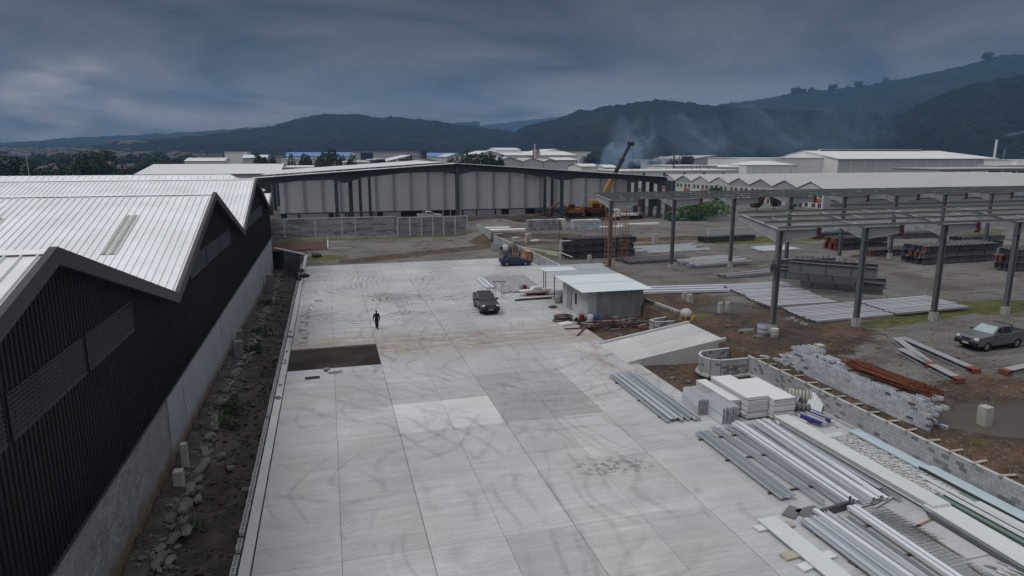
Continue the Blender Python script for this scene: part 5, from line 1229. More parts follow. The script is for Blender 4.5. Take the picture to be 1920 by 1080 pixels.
lay_rows('grey_channel', 'steel channel', 'grey channel in the fanned lot at the foot of the second far canopy column', 'fanned channels by the second far canopy column', channel_mesh(9.5, M['purlin'], .36, .25), (48.6, 80.5), (49.2, 74.4), 9, YARD + .05, R(8), 1.2, .03)
lay_rows('grey_channel', 'steel channel', 'grey channel in the lot behind the fanned lot, near the dirt track', 'channels behind the fanned lot near the track', channel_mesh(11, M['galv_lt'], .3, .18), (50.5, 93.6), (49.2, 87.5), 7, YARD + .05, R(5), 1.4)
lay_rows('grey_channel', 'steel channel', 'dark grey channel lying just right of the scaffold towers', 'dark channels right of the scaffold towers', channel_mesh(10, M['steel'], .4, .35), (42.5, 82.5), (42.8, 79.6), 5, YARD + .05, R(7), .4)
lay_rows('grey_channel', 'steel channel', 'grey channel in the low pair in front of the fanned lot', 'low pair of channels before the fanned lot', channel_mesh(11, M['steel_lt'], .4, .35), (49.2, 68.3), (49.6, 67.4), 2, YARD + .05, R(9), .2)
# ------------------------------------------------------------------ things on the slab by the shed
lay_rows('roof_sheet', 'metal sheet', 'dark ribbed metal sheet in the flat lot beside the porch of the shed', 'dark ribbed sheets beside the shed porch', (lambda b_: [b_.sweep((-5.2, 0, 0), (5.2, 0, 0), [(-.32, 0), (.32, 0), (.32, .02), (.22, .02), (.18, .10), (.10, .10), (.06, .02), (-.06, .02), (-.10, .02), (-.32, .02)]), b_][1])(MB()).mesh('roof_sheet', M['galv_dark'] if 'galv_dark' in M else M['steel_lt']), (18.9, 76.3), (23.4, 75.8), 8, .08, R(88), .3)
lay_rows('pale_sheet', 'metal sheet', 'pale metal sheet at the left side of the dark ribbed lot', 'pale sheets left of the ribbed lot', channel_mesh(6.2, M['galv_lt'], .42, .08), (17.6, 77.2), (18.2, 77.2), 2, .06, R(90), .1)
def easel(loc, rz):
    t = thing('trestle', 'thin steel trestle frame standing alone before the ribbed sheets', 'trestle', loc, None, rz, world=False)
    for x in (-.55, -.32, .32, .55):
        b_ = MB(); b_.tube((x, -.3 if abs(x) > .4 else .2, 0), (x, 0, 1.9), .03, n=6); b_.build('leg', M['steel_lt'], t)
    b_ = MB(); b_.box(-.75, -.08, 1.88, .75, .08, 1.94); b_.box(-.55, -.02, 1.4, -.3, .02, 1.44); b_.box(.3, -.02, 1.4, .55, .02, 1.44); b_.build('rail', M['steel_dk'], t)
easel((17.4, 68.5, 0), R(-12))
def drum(loc, r, h, m, label, cat='drum', lid=None):
    t = thing('drum', label, cat, loc, world=False); b_ = MB()
    rings = []
    for z, k in ((0, .97), (.02, 1), (h * .33 - .02, 1), (h * .33, 1.03), (h * .33 + .02, 1), (h * .66 - .02, 1), (h * .66, 1.03), (h * .66 + .02, 1), (h - .02, 1), (h, .97)):
        rings.append([(r * k * math.cos(a), r * k * math.sin(a), z) for a in [2 * math.pi * q / 16 for q in range(16)]])
    b_.loft(rings, caps=False); b_.build('shell', m, t, True)
    b_ = MB(); b_.tube((0, 0, h - .04), (0, 0, h - .02), r * .96, n=16); b_.build('lid', lid or m, t); return t
drum((23.45, 55.6, 0), .30, .92, M['blue'], 'blue plastic drum standing at the front corner of the zinc shed')
drum((22.85, 55.5, 0), .30, .90, M['zinc_lt'], 'pale metal drum beside the blue one at the shed corner')
drum((33.0, 44.1, YARD), .42, 1.05, M['wall_mid'], 'grey-blue drum at the foot of the first near canopy column', lid=M['blue'])
drum((33.75, 43.6, YARD), .32, .7, M['post_concrete'], 'small pale drum touching the first near canopy column', lid=M['concrete'])
drum((23.0, 64.8, 0), .42, .9, M['zinc'], 'dull metal drum in the open porch of the shed')
# generator / compressor carts
def motor(loc, rz, label):
    t = thing('motor_pump', label, 'machine', loc, None, rz, world=False)
    b_ = MB(); b_.box(-.45, -.28, .12, .45, .28, .2)
    for x in (-.42, .42):
        for y in (-.26, .26): b_.tube((x, y, 0), (x, y, .75), .02, n=5)
    b_.tube((-.42, -.26, .75), (.42, -.26, .75), .02, n=5); b_.tube((-.42, .26, .75), (.42, .26, .75), .02, n=5); b_.build('frame', M['black'], t)
    b_ = MB(); b_.cbox((-.1, 0, .42), (.45, .4, .42)); b_.tube((-.1, -.2, .62), (-.1, .2, .62), .14, n=10); bevel_obj(b_.build('engine', M['red'], t), .04)
    b_ = MB(); b_.tube((.28, -.2, .4), (.28, .2, .4), .17, n=12); b_.build('pump', M['steel_lt'], t)
    for s in (-1, 1): wheel(t, 'wheel', -.45, s * .36, .2, .1)
motor((22.5, 56.6, 0), .3, 'red engine on a small wheeled frame beside the drums at the shed')
motor((21.2, 71.6, 0), 2.1, 'red engine on a wheeled frame in front of the ribbed sheets')
t = thing('toy_boat_cart', 'pale handcart with a dark red side standing outside the open porch', 'handcart', (21.9, 69.3, 0))
b = MB(); b.prism([(20.2, .35), (23.4, .35), (23.6, .62), (22.6, .66), (22.4, .95), (21.6, .95), (21.3, .66), (20.0, .6)], 68.9, 69.7, 'Y'); b.build('hull', M['paint_white'], t)
b = MB(); b.box(20.6, 68.86, .22, 23.3, 69.74, .36); b.build('rubbing_strip', M['red'], t); b = MB(); b.box(20.9, 69.0, 0, 22.9, 69.6, .24); b.build('cradle', M['black'], t)
t['category'] = 'handcart'; t.name = 'handcart'; OFF['handcart'] = OFF['toy_boat_cart']
for (x, y, l, m_, lb) in ((20.9, 66.9, 4.2, 'black', 'dark pipe lying on the slab in front of the shed porch'), (21.4, 67.6, 4.0, 'paint_white', 'white pipe lying on the slab in front of the shed porch'), (20.8, 68.1, 1.6, 'steel_lt', 'short grey pipe lying on the slab by the handcart')):
    b = MB(); b.tube((x - l/2, y, .1), (x + l/2, y + .15, .1), .09, n=8); single('pipe', b, M[m_], lb, 'pipe')
def hose(loc, label):
    t = thing('hose_coil', label, 'hose', loc, world=False); b_ = MB()
    pts = []
    for k in range(110):
        a = k * .36; r_ = .62 + .14 * math.sin(k * .21) + .05 * math.sin(k * .83); pts.append(Vector((r_ * math.cos(a) * 1.25, r_ * math.sin(a), .06 + .0042 * k + .03 * math.sin(k * .5))))
    for p, q_ in zip(pts[:-1], pts[1:]): b_.tube(p, q_, .05, n=5, caps=False)
    b_.build('coil', M['hose'], t)
    b_ = MB()
    for p, q_ in zip(pts[70:84], pts[71:85]): b_.tube(p + Vector((0, 0, .12)), q_ + Vector((0, 0, .12)), .045, n=5, caps=False)
    b_.build('red_loop', M['red'], t)
M['hose'] = mat('dark_green_hose', (0.02, 0.03, 0.022), 0.6)
hose((20.85, 57.4, 0), 'dark coiled hose with a red loop lying on the slab by the shed')
for (px, py, w, d, h, rz, m_, lb) in ((1060, 610, 1.3, .8, .25, .3, 'paint_white', 'white shallow tray lying below the coiled hose'), (1036, 577, .7, .6, .18, .2, 'steel_dk', 'dark bundle lying alone on the slab above the coiled hose')):
    q = at(px, py, 0); b_ = MB(); b_.cbox((q.x, q.y, h / 2), (w, d, h), rz); b_.cbox((q.x, q.y, h + .01), (w * .8, d * .7, .05), rz + .2); o = single('tray' if 'tray' in lb else 'bundle', b_, M[m_], lb, 'tray' if 'tray' in lb else 'bundle'); bevel_obj(o, .03)
# heap of scrap timber and rods between slab and trough
rn = random.Random(5)
for i in range(150):
    f = rn.random(); x = 22.3 + 5.2 * f + rn.gauss(0, .3); y = min(56.7, 55.5 - 1.2 * f + rn.gauss(0, .9) * (.6 + .4 * f))
    hh = max(0.0, .55 - ((x - 25.2) / 3.2) ** 2 * .35 - ((y - 54.5) / 2) ** 2 * .3)
    z = (-.1 if x > 22 else .05) + rn.random() * hh
    L_ = rn.uniform(.5, 2.6); b_ = MB(); a = rn.uniform(-.5, .5) if rn.random() < .75 else rn.uniform(0, 3.1); w = rn.uniform(.04, .16)
    b_.bar((x - math.cos(a) * L_/2, y - math.sin(a) * L_/2, z + rn.uniform(0, .12)), (x + math.cos(a) * L_/2, y + math.sin(a) * L_/2, z + rn.uniform(0, .22)), w, rn.uniform(.03, .09))
    mm = rn.choice(['timber', 'timber', 'timber', 'primer_dk', 'timber_lt', 'steel_dk', 'concrete_dk', 'rust'])
    single('scrap_piece', b_, M[mm], 'loose wooden or rusty scrap piece in the heap before the zinc shed', 'scrap', 'scrap heap before the zinc shed')
for (p, q_, w, m_, lb) in (((19.9, 54.4), (23.4, 53.8), .16, 'primer_dk', 'long dark red plank sticking out of the scrap heap onto the slab'), ((20.2, 51.9), (22.3, 54.9), .13, 'timber', 'brown plank leaning out from the scrap heap at an angle')):
    b_ = MB(); b_.bar((p[0], p[1], .06), (q_[0], q_[1], .16), w, .08); single('plank', b_, M[m_], lb, 'plank')
for i in range(26):
    x = rn.uniform(22.6, 28.2); y = rn.choice([rn.uniform(50, 53.2), rn.uniform(36, 42.6)])
    if y < 43.5 and (x - 27.2) ** 2 + (y - 40.8) ** 2 < 3.5: x = 23.8
    o = bpy.data.objects.new('rubble_stone', ROCKS[i % 8]); COL.objects.link(o); s = rn.uniform(.06, .26); o.location = (x, y, -.22); o.scale = (s, s, s); o.rotation_euler = (0, 0, i)
    tag(o, 'pale rubble stone lying in the dug soil beside the ramp', 'stone', 'rubble stones in the dug soil beside the ramp')
# plywood formwork by the saloon, mixers
b = MB(); b.box(27.3, 91.4, 0, 27.4, 93.6, 1.5); b.box(27.4, 91.4, 0, 28.2, 91.5, 1.5); b.box(27.3, 91.4, 1.42, 28.2, 93.6, 1.5)
t = thing('formwork_box', 'orange-brown plywood box standing behind the front of the navy saloon', 'formwork', (27.7, 92.5, 0)); b.build('plywood_panel', M['ply'], t)
b = MB()
for x in (26.0, 26.4, 26.8): b.box(x, 93.9, 0, x + .12, 94.0, 1.9)
b.box(25.9, 93.95, .9, 27.2, 94.05, 1.0); b.build('stud', M['ply'], t)
def mixer(loc, rz, m_, label, yellow=False):
    t = thing('concrete_mixer', label, 'concrete mixer', loc, None, rz, world=False); b_ = MB()
    rings = []
    ax = Vector((1, 0, .25)).normalized(); u = Vector((0, 1, 0)); w = ax.cross(u)
    for s, r_ in ((-.75, .25), (-.6, .55), (-.2, .72), (.15, .72), (.55, .5), (.72, .36)):
        c = Vector((0, 0, 1.1)) + ax * s; rings.append([tuple(c + u * r_ * math.cos(a) + w * r_ * math.sin(a)) for a in [2 * math.pi * q / 16 for q in range(16)]])
    b_.loft(rings, caps=False); b_.build('drum', m_, t, True)
    b_ = MB(); c = Vector((0, 0, 1.1)) + ax * .66; b_.add([tuple(c + u * .36 * math.cos(a) + w * .36 * math.sin(a)) for a in [2 * math.pi * q / 16 for q in range(16)]], [tuple(range(16))]); b_.build('mouth', M['black'], t)
    b_ = MB(); b_.bar((-.9, -.5, .35), (.9, -.5, .35), .08, .1); b_.bar((-.9, .5, .35), (.9, .5, .35), .08, .1)
    for s in (-1, 1): b_.bar((-.5, s * .8, .3), (0, s * .76, 1.15), .08, .08); b_.bar((.5, s * .8, .3), (0, s * .76, 1.15), .08, .08)
    b_.bar((-.9, -.55, .35), (-.9, .55, .35), .08, .08); b_.build('frame', M['crane_yellow'] if yellow else M['steel'], t)
    for s in (-1, 1): wheel(t, 'wheel', -.6, s * .65, .28, .14)
    b_ = MB(); b_.box(-1.1, -.3, .4, -.72, .3, .95); b_.build('motor_box', M['crane_yellow'] if yellow else M['steel_dk'], t); return t
mixer((26.0, 98.2, 0), R(200), M['post_concrete'], 'pale concrete mixer behind the slab edge, drum mouth towards the left')
mixer((27.1, 97.7, 0.2), R(100), M['steel_dk'], 'dark concrete mixer tucked against the low pale wall')
q = at(1302, 622, .9); t = mixer((29.9, 50.6, .95), R(125), M['post_concrete'], 'dirty white concrete mixer behind the top of the ramp', True); t.scale = (.68, .68, .68)
# stub bits in the yard behind the ramp
for (px, py, s, lb) in ((1398, 622, .55, 'small heap of grey rubble left of the drum under the first column'), (1420, 632, .35, 'low stone beside the drum under the first column'), (1365, 612, .3, 'white flat stone in the mud behind the ramp')):
    q = at(px, py, YARD); o = bpy.data.objects.new('rubble_heap', ROCKS[3]); COL.objects.link(o); o.location = (q.x, q.y, YARD + .05); o.scale = (s * 1.4, s, s * .7); tag(o, lb, 'rubble')
for i, (px, py) in enumerate(((1493, 604), (1503, 608), (1510, 610), (1486, 598), (1478, 600), (1522, 600))):
    q = at(px, py, YARD); o = bpy.data.objects.new('concrete_block', HB['block']); COL.objects.link(o); o.location = (q.x, q.y, YARD); o.rotation_euler = (0, 0, i * .7); tag(o, 'loose concrete block lying near the left end of the front purlin lot', 'block', 'loose blocks near the front purlin lot')
# scattered litter and stones over the gravel
for i in range(120):
    x = rn.uniform(29.5, 75); y = rn.uniform(22, 95)
    if abs(x - 36) < 6 and abs(y - 26) < 3.5: continue
    o = bpy.data.objects.new('gravel_stone', ROCKS[i % 8]); COL.objects.link(o); s = rn.uniform(.05, .16); o.location = (x, y, YARD + .03); o.scale = (s, s * 1.2, s * .6); o.rotation_euler = (0, 0, i)
    tag(o, 'small pale stone scattered on the gravel yard', 'stone', 'pale stones scattered on the gravel yard')
# ------------------------------------------------------------------ loose block stack behind the retaining wall
rn2 = random.Random(11)
bx0, by0, by1 = 29.75, 25.9, 37.2
cnt = 0
y = by0
while y < by1:
    f = (y - by0) / (by1 - by0)
    H_ = 7 if .08 < f < .8 else (8 if f < .93 else 4)
    if f < .03: H_ = 6
    for l in range(H_):
        for d in range(4):
            if d >= 1 and l < H_ - 1 - (d == 1): continue
            if d == 3 and f < .3: pass
            hollow = rn2.random() < (.22 if f > .8 else .03)
            o = bpy.data.objects.new('stacked_block', HB['block_blue'] if rn2.random() < .93 else HB['block']); COL.objects.link(o)
            o.location = (bx0 + .21 * d * 2 + rn2.uniform(-.008, .008) + .006 * l + .1, y + rn2.uniform(-.004, .004) + (.1 if l % 2 else -.1), YARD - .05 + l * .2)
            if hollow and d == 0: o.rotation_euler = (R(90), 0, R(90)); o.location.x -= .0; o.location.z += .095
            elif rn2.random() < .5: o.rotation_euler = (0, 0, R(90) + rn2.uniform(-.05, .05))
            else: o.rotation_euler = (0, 0, R(90) + rn2.uniform(-.1, .1))
            tag(o, 'pale loose block in the %s course of the long stack behind the retaining wall' % (ORD[l] + ' lowest' if l else 'lowest'), 'block', '%s course of the long loose block stack' % ORD[l]); cnt += 1
    y += .402
for i in range(30):
    o = bpy.data.objects.new('fallen_block', HB['block_blue']); COL.objects.link(o); yy = rn2.uniform(37.4, 39.2) if i < 20 else rn2.uniform(32.6, 34.6); o.location = (rn2.uniform(29.5, 31.6), yy, YARD); o.rotation_euler = (rn2.choice([0, 1.57]), 0, rn2.random() * 3)
    if i >= 20: o.location = (rn2.uniform(29.95, 30.5), yy, YARD + 1.36)
    tag(o, 'pale concrete block tumbled at the left end of the long loose stack', 'block', 'tumbled blocks at the left end of the stack')
for i, (px, py) in enumerate(((1733, 795), (1741, 800), (1748, 793), (1736, 787), (1768, 801))):
    q = at(px, py, YARD); o = bpy.data.objects.new('fallen_block', HB['block_blue']); COL.objects.link(o); o.location = (q.x, q.y, YARD + (.1 if i < 4 else .0)); o.rotation_euler = (1.57, 0, .4 * i + .3); tag(o, 'hollow block tumbled at the pool end of the long stack' if i < 4 else 'single hollow block standing apart beside the muddy pool', 'block', 'tumbled hollow blocks at the pool end' if i < 4 else None)
# rebar bundle on top
for i in range(150):
    a0 = Vector((30.3 + rn2.uniform(0, 1.3), 26.9 + rn2.uniform(-.6, 1.2), 2.66 + rn2.uniform(0, .30))); a1 = Vector((a0.x + rn2.uniform(-.4, .4) - .1, 32.3 + rn2.uniform(-1.6, .5), 2.68 + rn2.uniform(0, .30)))
    b_ = MB(); b_.tube(a0, a1, .024, n=4); b_.tube(a0, a0 + Vector((rn2.uniform(-.1, .1), .05, .14)), .02, n=4)
    single('rebar', b_, M['rust'], 'rust-red reinforcing bar in the bundle lying on the loose block stack', 'rebar', 'rebar bundle on the loose block stack')
b = MB()
for y in (28, 29.8, 31.6): b.bar((29.9, y, 2.60), (31.9, y, 2.60), .08, .07); b.box(31.72, y - .06, YARD - .1, 31.84, y + .06, 2.57)
single('rebar_rack', b, M['timber'], 'timber rests carrying the rust-red bars on the block stack', 'rack')
# shuttering bits and starter bars along the trench behind the wall
for i in range(18):
    y = 38.6 - i * 1.28; b_ = MB(); b_.bar((28.45, y, 1.30), (29.35 + rn2.uniform(-.05, .1), y + rn2.uniform(-.1, .1), 1.28), .16, .05)
    single('trench_board', b_, M['timber_lt'], 'short pale board bridging the narrow trench behind the retaining wall', 'board', 'boards bridging the trench')
    for k in range(4):
        b_ = MB(); x = 28.95 + rn2.uniform(-.12, .12); yy = y - .25 * k - .1; b_.tube((x, yy, 1.1), (x + rn2.uniform(-.03, .03), yy, 1.62 if y < 27 else 1.5), .009, n=4)
        single('starter_bar', b_, M['rust'] if k % 2 else M['timber_lt'], 'thin upright starter bar in the trench behind the retaining wall', 'rebar', 'starter bars in the trench')
# ------------------------------------------------------------------ sheet stock on the slab, near right
def near_channels(p0, p1, n, wtot, m_, name, label, group, z=.10, w=.2, h=.1, jit=.12, flip=True, stackz=0):
    p0, p1 = Vector(p0), Vector(p1); d = p1 - p0; L_ = d.length; a = math.atan2(d.y, d.x); nn = Vector((-d.y, d.x)).normalized(); mid = (p0 + p1) / 2
    me_ = {f: channel_mesh(L_, M[m_], w, h, f, name) for f in (True, False)}
    for k in range(n):
        f = 0 if n == 1 else k / (n - 1) - .5; c = mid + nn * f * wtot
        o = bpy.data.objects.new(name, me_[random.random() < .45]); COL.objects.link(o); j = random.uniform(-jit, jit); aa = a + random.uniform(-.004, .004)
        o.location = (c.x + math.cos(aa) * j, c.y + math.sin(aa) * j, z + random.uniform(0, .025) + (stackz * (k % 2))); o.rotation_euler = (0, 0, aa); tag(o, ordl(label, n - 1 - k, n), 'steel channel' if 'channel' in name else 'metal sheet', group)
def bearers(x0, x1, ys_, z=.04, label='', group=None, m_='timber'):
    for i, y in enumerate(ys_):
        b_ = MB(); b_.bar((x0, y + random.uniform(-.1, .1), z), (x1, y + random.uniform(-.1, .1), z), .10, .075); single('timber_bearer', b_, M[m_], label, 'timber', group)
near_channels((19.55, 41.3), (19.5, 32.7), 10, 1.9, 'galv', 'steel_channel', 'galvanised channel in the back lot between the ramp and the white boards', 'channels in the back lot by the ramp', .10, .17, .09, .25, None, .07)
bearers(18.4, 20.9, (33.6, 36.5, 40), label='timber bearer under the back lot of channels by the ramp', group='bearers under the back lot')
near_channels((19.56, 30.75), (19.45, 23.25), 4, .60, 'galv', 'steel_channel', 'galvanised channel in the narrow four-piece bundle nearest the open slab', 'channels of the narrow four-piece bundle', .12, .15, .12, .1, None, .05)
near_channels((20.46, 31.25), (20.66, 22.5), 1, 0, 'galv', 'steel_channel', 'single galvanised box channel just right of the four-piece bundle', None, .12, .16, .16)
near_channels((20.80, 31.0), (21.0, 23.4), 1, 0, 'galv', 'steel_channel', 'dull thin channel between the two single box channels', None, .12, .10, .06)
near_channels((21.35, 31.25), (21.40, 22.2), 1, 0, 'galv', 'steel_channel', 'second single galvanised box channel, right of the dull thin one', None, .12, .17, .17)
near_channels((22.05, 31.3), (21.95, 22.1), 3, .42, 'galv_lt', 'steel_channel', 'bright galvanised channel in the raised trio left of the wide bundle', 'channels of the raised trio', .14, .15, .18, .08, None, .06)
near_channels((22.85, 31.1), (22.6, 21.95), 2, .40, 'galv', 'steel_channel', 'galvanised channel in the pair leaning on the wide bundle', 'channels of the pair by the wide bundle', .12, .17, .10, .1)
near_channels((23.60, 31.15), (23.15, 22.0), 5, .95, 'galv_lt', 'steel_channel', 'bright galvanised channel in the wide stepped bundle', 'channels of the wide stepped bundle', .14, .18, .14, .15, None, .10)
near_channels((23.75, 31.0), (23.7, 22.9), 2, .5, 'galv', 'steel_channel', 'flat dull channel lying on the wide stepped bundle', 'flat channels on the wide bundle', .30, .24, .05, .2)
near_channels((24.22, 30.9), (24.25, 21.75), 1, 0, 'galv', 'steel_channel', 'galvanised box channel touching the white sheets', None, .12, .17, .17)
bearers(19.0, 24.6, (24.0, 27.6, 30.2), label='timber bearer under the long galvanised channels', group='bearers under the long channels')
# white ribbed sheets
RIB = []
def ribbed(L_, w, m_, name, n_ribs=4, t_=.02, rib=.03):
    pr = [(-w/2, 0)]; top = []
    for k in range(n_ribs):
        c = -w/2 + w * (k + .5) / n_ribs; q_ = w / n_ribs; top += [(c - q_ * .30, t_), (c - q_ * .22, t_ + rib), (c + q_ * .22, t_ + rib), (c + q_ * .30, t_)]
    pr = [(-w/2, 0), (w/2, 0), (w/2, t_)] + top[::-1] + [(-w/2, t_)]
    return MB().sweep((-L_/2, 0, 0), (L_/2, 0, 0), pr).mesh(name, M[m_])
def pile(p0, p1, w, n, m_, name, label, group, z=.1, dz=.05, ribs=4, jl=.08, jw=.02, rib=.03):
    p0, p1 = Vector(p0), Vector(p1); d = p1 - p0; me_ = ribbed(d.length, w, m_, name, ribs, .02, rib); a = math.atan2(d.y, d.x); mid = (p0 + p1) / 2
    for k in range(n):
        o = bpy.data.objects.new(name, me_); COL.objects.link(o); o.location = (mid.x + random.uniform(-jw, jw), mid.y + random.uniform(-jl, jl), z + k * dz); o.rotation_euler = (0, 0, a + random.uniform(-.003, .003)); tag(o, ordl(label, k, n, 'from below', 'lowest', 'topmost'), 'metal sheet', group)
pile((25.15, 31.3), (25.30, 20.6), 1.0, 6, 'white_sheet', 'white_sheet', 'white ribbed sheet in the upper pile running beside the bright channels', 'upper pile of white ribbed sheets', .12, .048, 5)
pile((25.25, 20.9), (25.05, 12.6), 1.15, 5, 'white_sheet', 'white_sheet', 'white ribbed sheet in the lower pile at the bottom right', 'lower pile of white ribbed sheets', .10, .04, 5)
b = MB(); b.bar((24.5, 20.5, .14), (24.4, 12.6, .14), .12, .2); single('edge_channel', b, M['steel'], 'dark channel along the near side of the lower white pile', 'steel channel')
bearers(24.6, 25.9, (20.75, 26, 30.2), label='timber bearer under the white ribbed sheets', group='bearers under the white sheets')
# lumpy wire lath packs
for k in range(4):
    x = 26.15 + k * .36; L_ = 6.6 + (k % 2) * .4; b_ = MB(); yy = 28.2
    me_ = MB()
    for j in range(int(L_ / .22)):
        for (dx, s_) in ((-.12, 1), (0.0, -1), (.12, 1)):
            me_.cbox((x + dx + random.uniform(-.02, .02), yy - j * .22, .17 + random.uniform(-.02, .05)), (.10, .17, .06), random.uniform(-.3, .3), random.uniform(-.2, .2))
    me_.box(x - .16, yy - L_, .08, x + .16, yy, .145)
    single('lath_pack', me_, M['wire_lath'] if 'wire_lath' in M else M['concrete'], 'long pack of crumpled pale wire lath beside the white ribbed sheets', 'lath pack', 'wire lath packs beside the white sheets')
pile((27.05, 22.8), (27.15, 12.8), 1.7, 2, 'green_sheet', 'green_sheet', 'green film-covered panel lying under the pale strips at the right', 'green film-covered panels', .08, .06, 3, rib=.012)
for k, (x, y0_, y1_) in enumerate(((26.55, 22.4, 13), (26.95, 23.3, 13), (27.30, 20.6, 12.6))):
    pile((x, y0_), (x + .12, y1_), .30, 1, 'white_sheet', 'pale_strip', 'narrow pale metal strip laid along the green panels', 'narrow strips on the green panels', .25, .03, 2)
pile((28.05, 28.8), (27.95, 18.7), .72, 3, 'blue_sheet', 'pale_blue_sheet', 'pale blue sheet in the first pile against the retaining wall', 'first pale blue sheets against the wall', .08, .04, 3, rib=.012)
pile((28.05, 23.9), (28.0, 12.5), .72, 3, 'blue_sheet', 'pale_blue_sheet', 'pale blue sheet in the nearer pile against the retaining wall', 'nearer pale blue sheets against the wall', .20, .04, 3, rib=.012)
b = MB(); b.bar((27.62, 24.0, .24), (27.60, 12.6, .24), .03, .12); single('edge_strip', b, M['steel_dk'], 'dark strip along the near edge of the pale blue sheets', 'metal strip')
# bottom middle lots
pile((17.45, 22.05), (17.55, 14.2), .95, 2, 'white_sheet', 'roofing_sheet', 'white panel of the short pile lying alone nearest to us on the slab', 'white panels lying alone nearest to us', .12, .05, 4, .03, .01, .008)
for i, (x, y, r_, lb) in enumerate(((16.95, 21.6, .05, 'pale board under the top corner of the lone white panels'), (16.75, 19.6, .1, 'pale board under the lone white panels, the middle one'), (16.9, 18.85, .2, 'pale board under the lone white panels, the lowest one'), (17.95, 21.5, .1, 'pale board sticking out right of the top of the lone white panels'), (18.05, 19.2, .1, 'pale board sticking out right of the lone white panels lower down'))):
    single('pale_board', MB().cbox((x, y, .06), (.75, .42, .10), r_), M['timber_lt'] if i % 2 else M['foam'], lb, 'board')
near_channels((19.25, 21.6), (19.35, 14.0), 5, 1.0, 'galv', 'steel_channel', 'galvanised sheet-channel in the wide lot at the bottom of the view', 'wide lot of channels at the bottom', .13, .24, .07, .12)
near_channels((19.95, 22.0), (20.15, 14.0), 2, .34, 'galv_lt', 'steel_channel', 'bright trough channel right beside the wide bottom lot', 'bright trough channels beside the bottom lot', .18, .20, .14, .1, None)
near_channels((20.65, 21.25), (20.6, 14.0), 2, .26, 'galv', 'steel_channel', 'galvanised channel in the middle pair of the bottom lots', 'middle pair of the bottom lots', .14, .17, .12, .1, None)
near_channels((21.55, 21.75), (21.45, 14.0), 2, .30, 'galv_lt', 'steel_channel', 'bright deep channel next to the wire mesh', 'deep channels next to the wire mesh', .16, .19, .16, .12, None)
bearers(18.7, 22.0, (20.6, 18.4, 16.2), .05, 'timber bearer under the bottom lots of channels', 'bearers under the bottom lots')
b = MB(); b.bar((19.95, 21.75, .18), (21.6, 22.0, .18), .14, .34); b.bar((21.62, 21.95, .05), (21.62, 21.95, .62), .08, .08, (0, 1, 0)); single('steel_stop', b, M['steel_dk'], 'dark steel rest bridging the heads of the bottom lots', 'steel rest')
for (x, y, w, d, r_, lb) in ((18.95, 22.35, 1.0, .55, .6, 'small dark plate beside the larger one at the head of the bottom lots'), (19.75, 22.1, 1.15, .8, .12, 'larger dark plate lying at the head of the bottom lots'), (18.9, 17.9, .12, 1.7, .25, 'dark offcut lying beside the wide bottom lot')):
    single('dark_plate', MB().cbox((x, y, .05), (w, d, .05), r_), M['steel'], lb, 'plate')
t = thing('wire_mesh', 'dark welded wire mesh sheet lying right of the bottom channels', 'wire mesh', (22.4, 18, .1))
b = MB()
for k in range(9): b.tube((21.85 + k * .15, 21.3, .12 + .01 * (k % 2)), (22.0 + k * .15, 13.5, .12), .010, n=4)
for k in range(38): b.tube((21.8, 21.2 - k * .2, .135), (23.1, 21.25 - k * .2, .135), .010, n=4)
b.build('mesh_wire', M['wire'], t)
b = MB()
for k in range(6): b.tube((21.7 + k * .2, 21.5, .26 + .02 * k), (22.9 + k * .05, 18.8, .22), .010, n=4)
for k in range(14): b.tube((21.75 + k * .03, 21.4 - k * .2, .27), (22.95 + k * .03, 21.3 - k * .2, .25), .010, n=4)
b.build('second_layer', M['wire'], t)
b = MB(); b.cbox((23.45, 21.9, .10), (1.6, .08, .04), .35); b.cbox((22.6, 22.15, .08), (1.2, .5, .03), .1); single('scrap_sheet', b, M['zinc_lt'], 'thin scrap sheet lying above the wire mesh', 'sheet')
# red soil in the crack and the raised thin slab right of the mesh
b = MB(); b.box(23.25, 17.6, .004, 24.35, 19.9, .055); single('thin_screed', b, M['slab'], 'thin raised patch of screed between the wire mesh and white sheets', 'screed')
for k, (x, y, w, d, r_) in enumerate(((23.9, 20.15, 1.25, .12, .25), (23.2, 19.0, .12, 2.2, .05), (23.4, 20.0, .4, .2, .4))):
    single('soil_smear', MB().cbox((x, y, .012), (w, d, .014), r_), M['stain'], 'smear of brown soil on the slab beside the wire mesh', 'soil', 'soil smears beside the wire mesh')
# crumpled scraps at the corner
for k in range(22):
    x = rn2.uniform(23.0, 24.3); y = rn2.uniform(14.5, 17.4); b_ = MB(); a = rn2.uniform(1.2, 1.9); L_ = rn2.uniform(.4, 1.6); b_.bar((x, y, .05), (x + L_ * math.cos(a), y - L_ * math.sin(a), .08 + rn2.uniform(0, .1)), rn2.uniform(.03, .10), .03); single('metal_offcut', b_, M[rn2.choice(['galv', 'concrete', 'galv_lt', 'timber_lt'])], 'crumpled metal offcut in the small heap at the bottom right corner', 'offcut', 'offcuts at the bottom right corner')
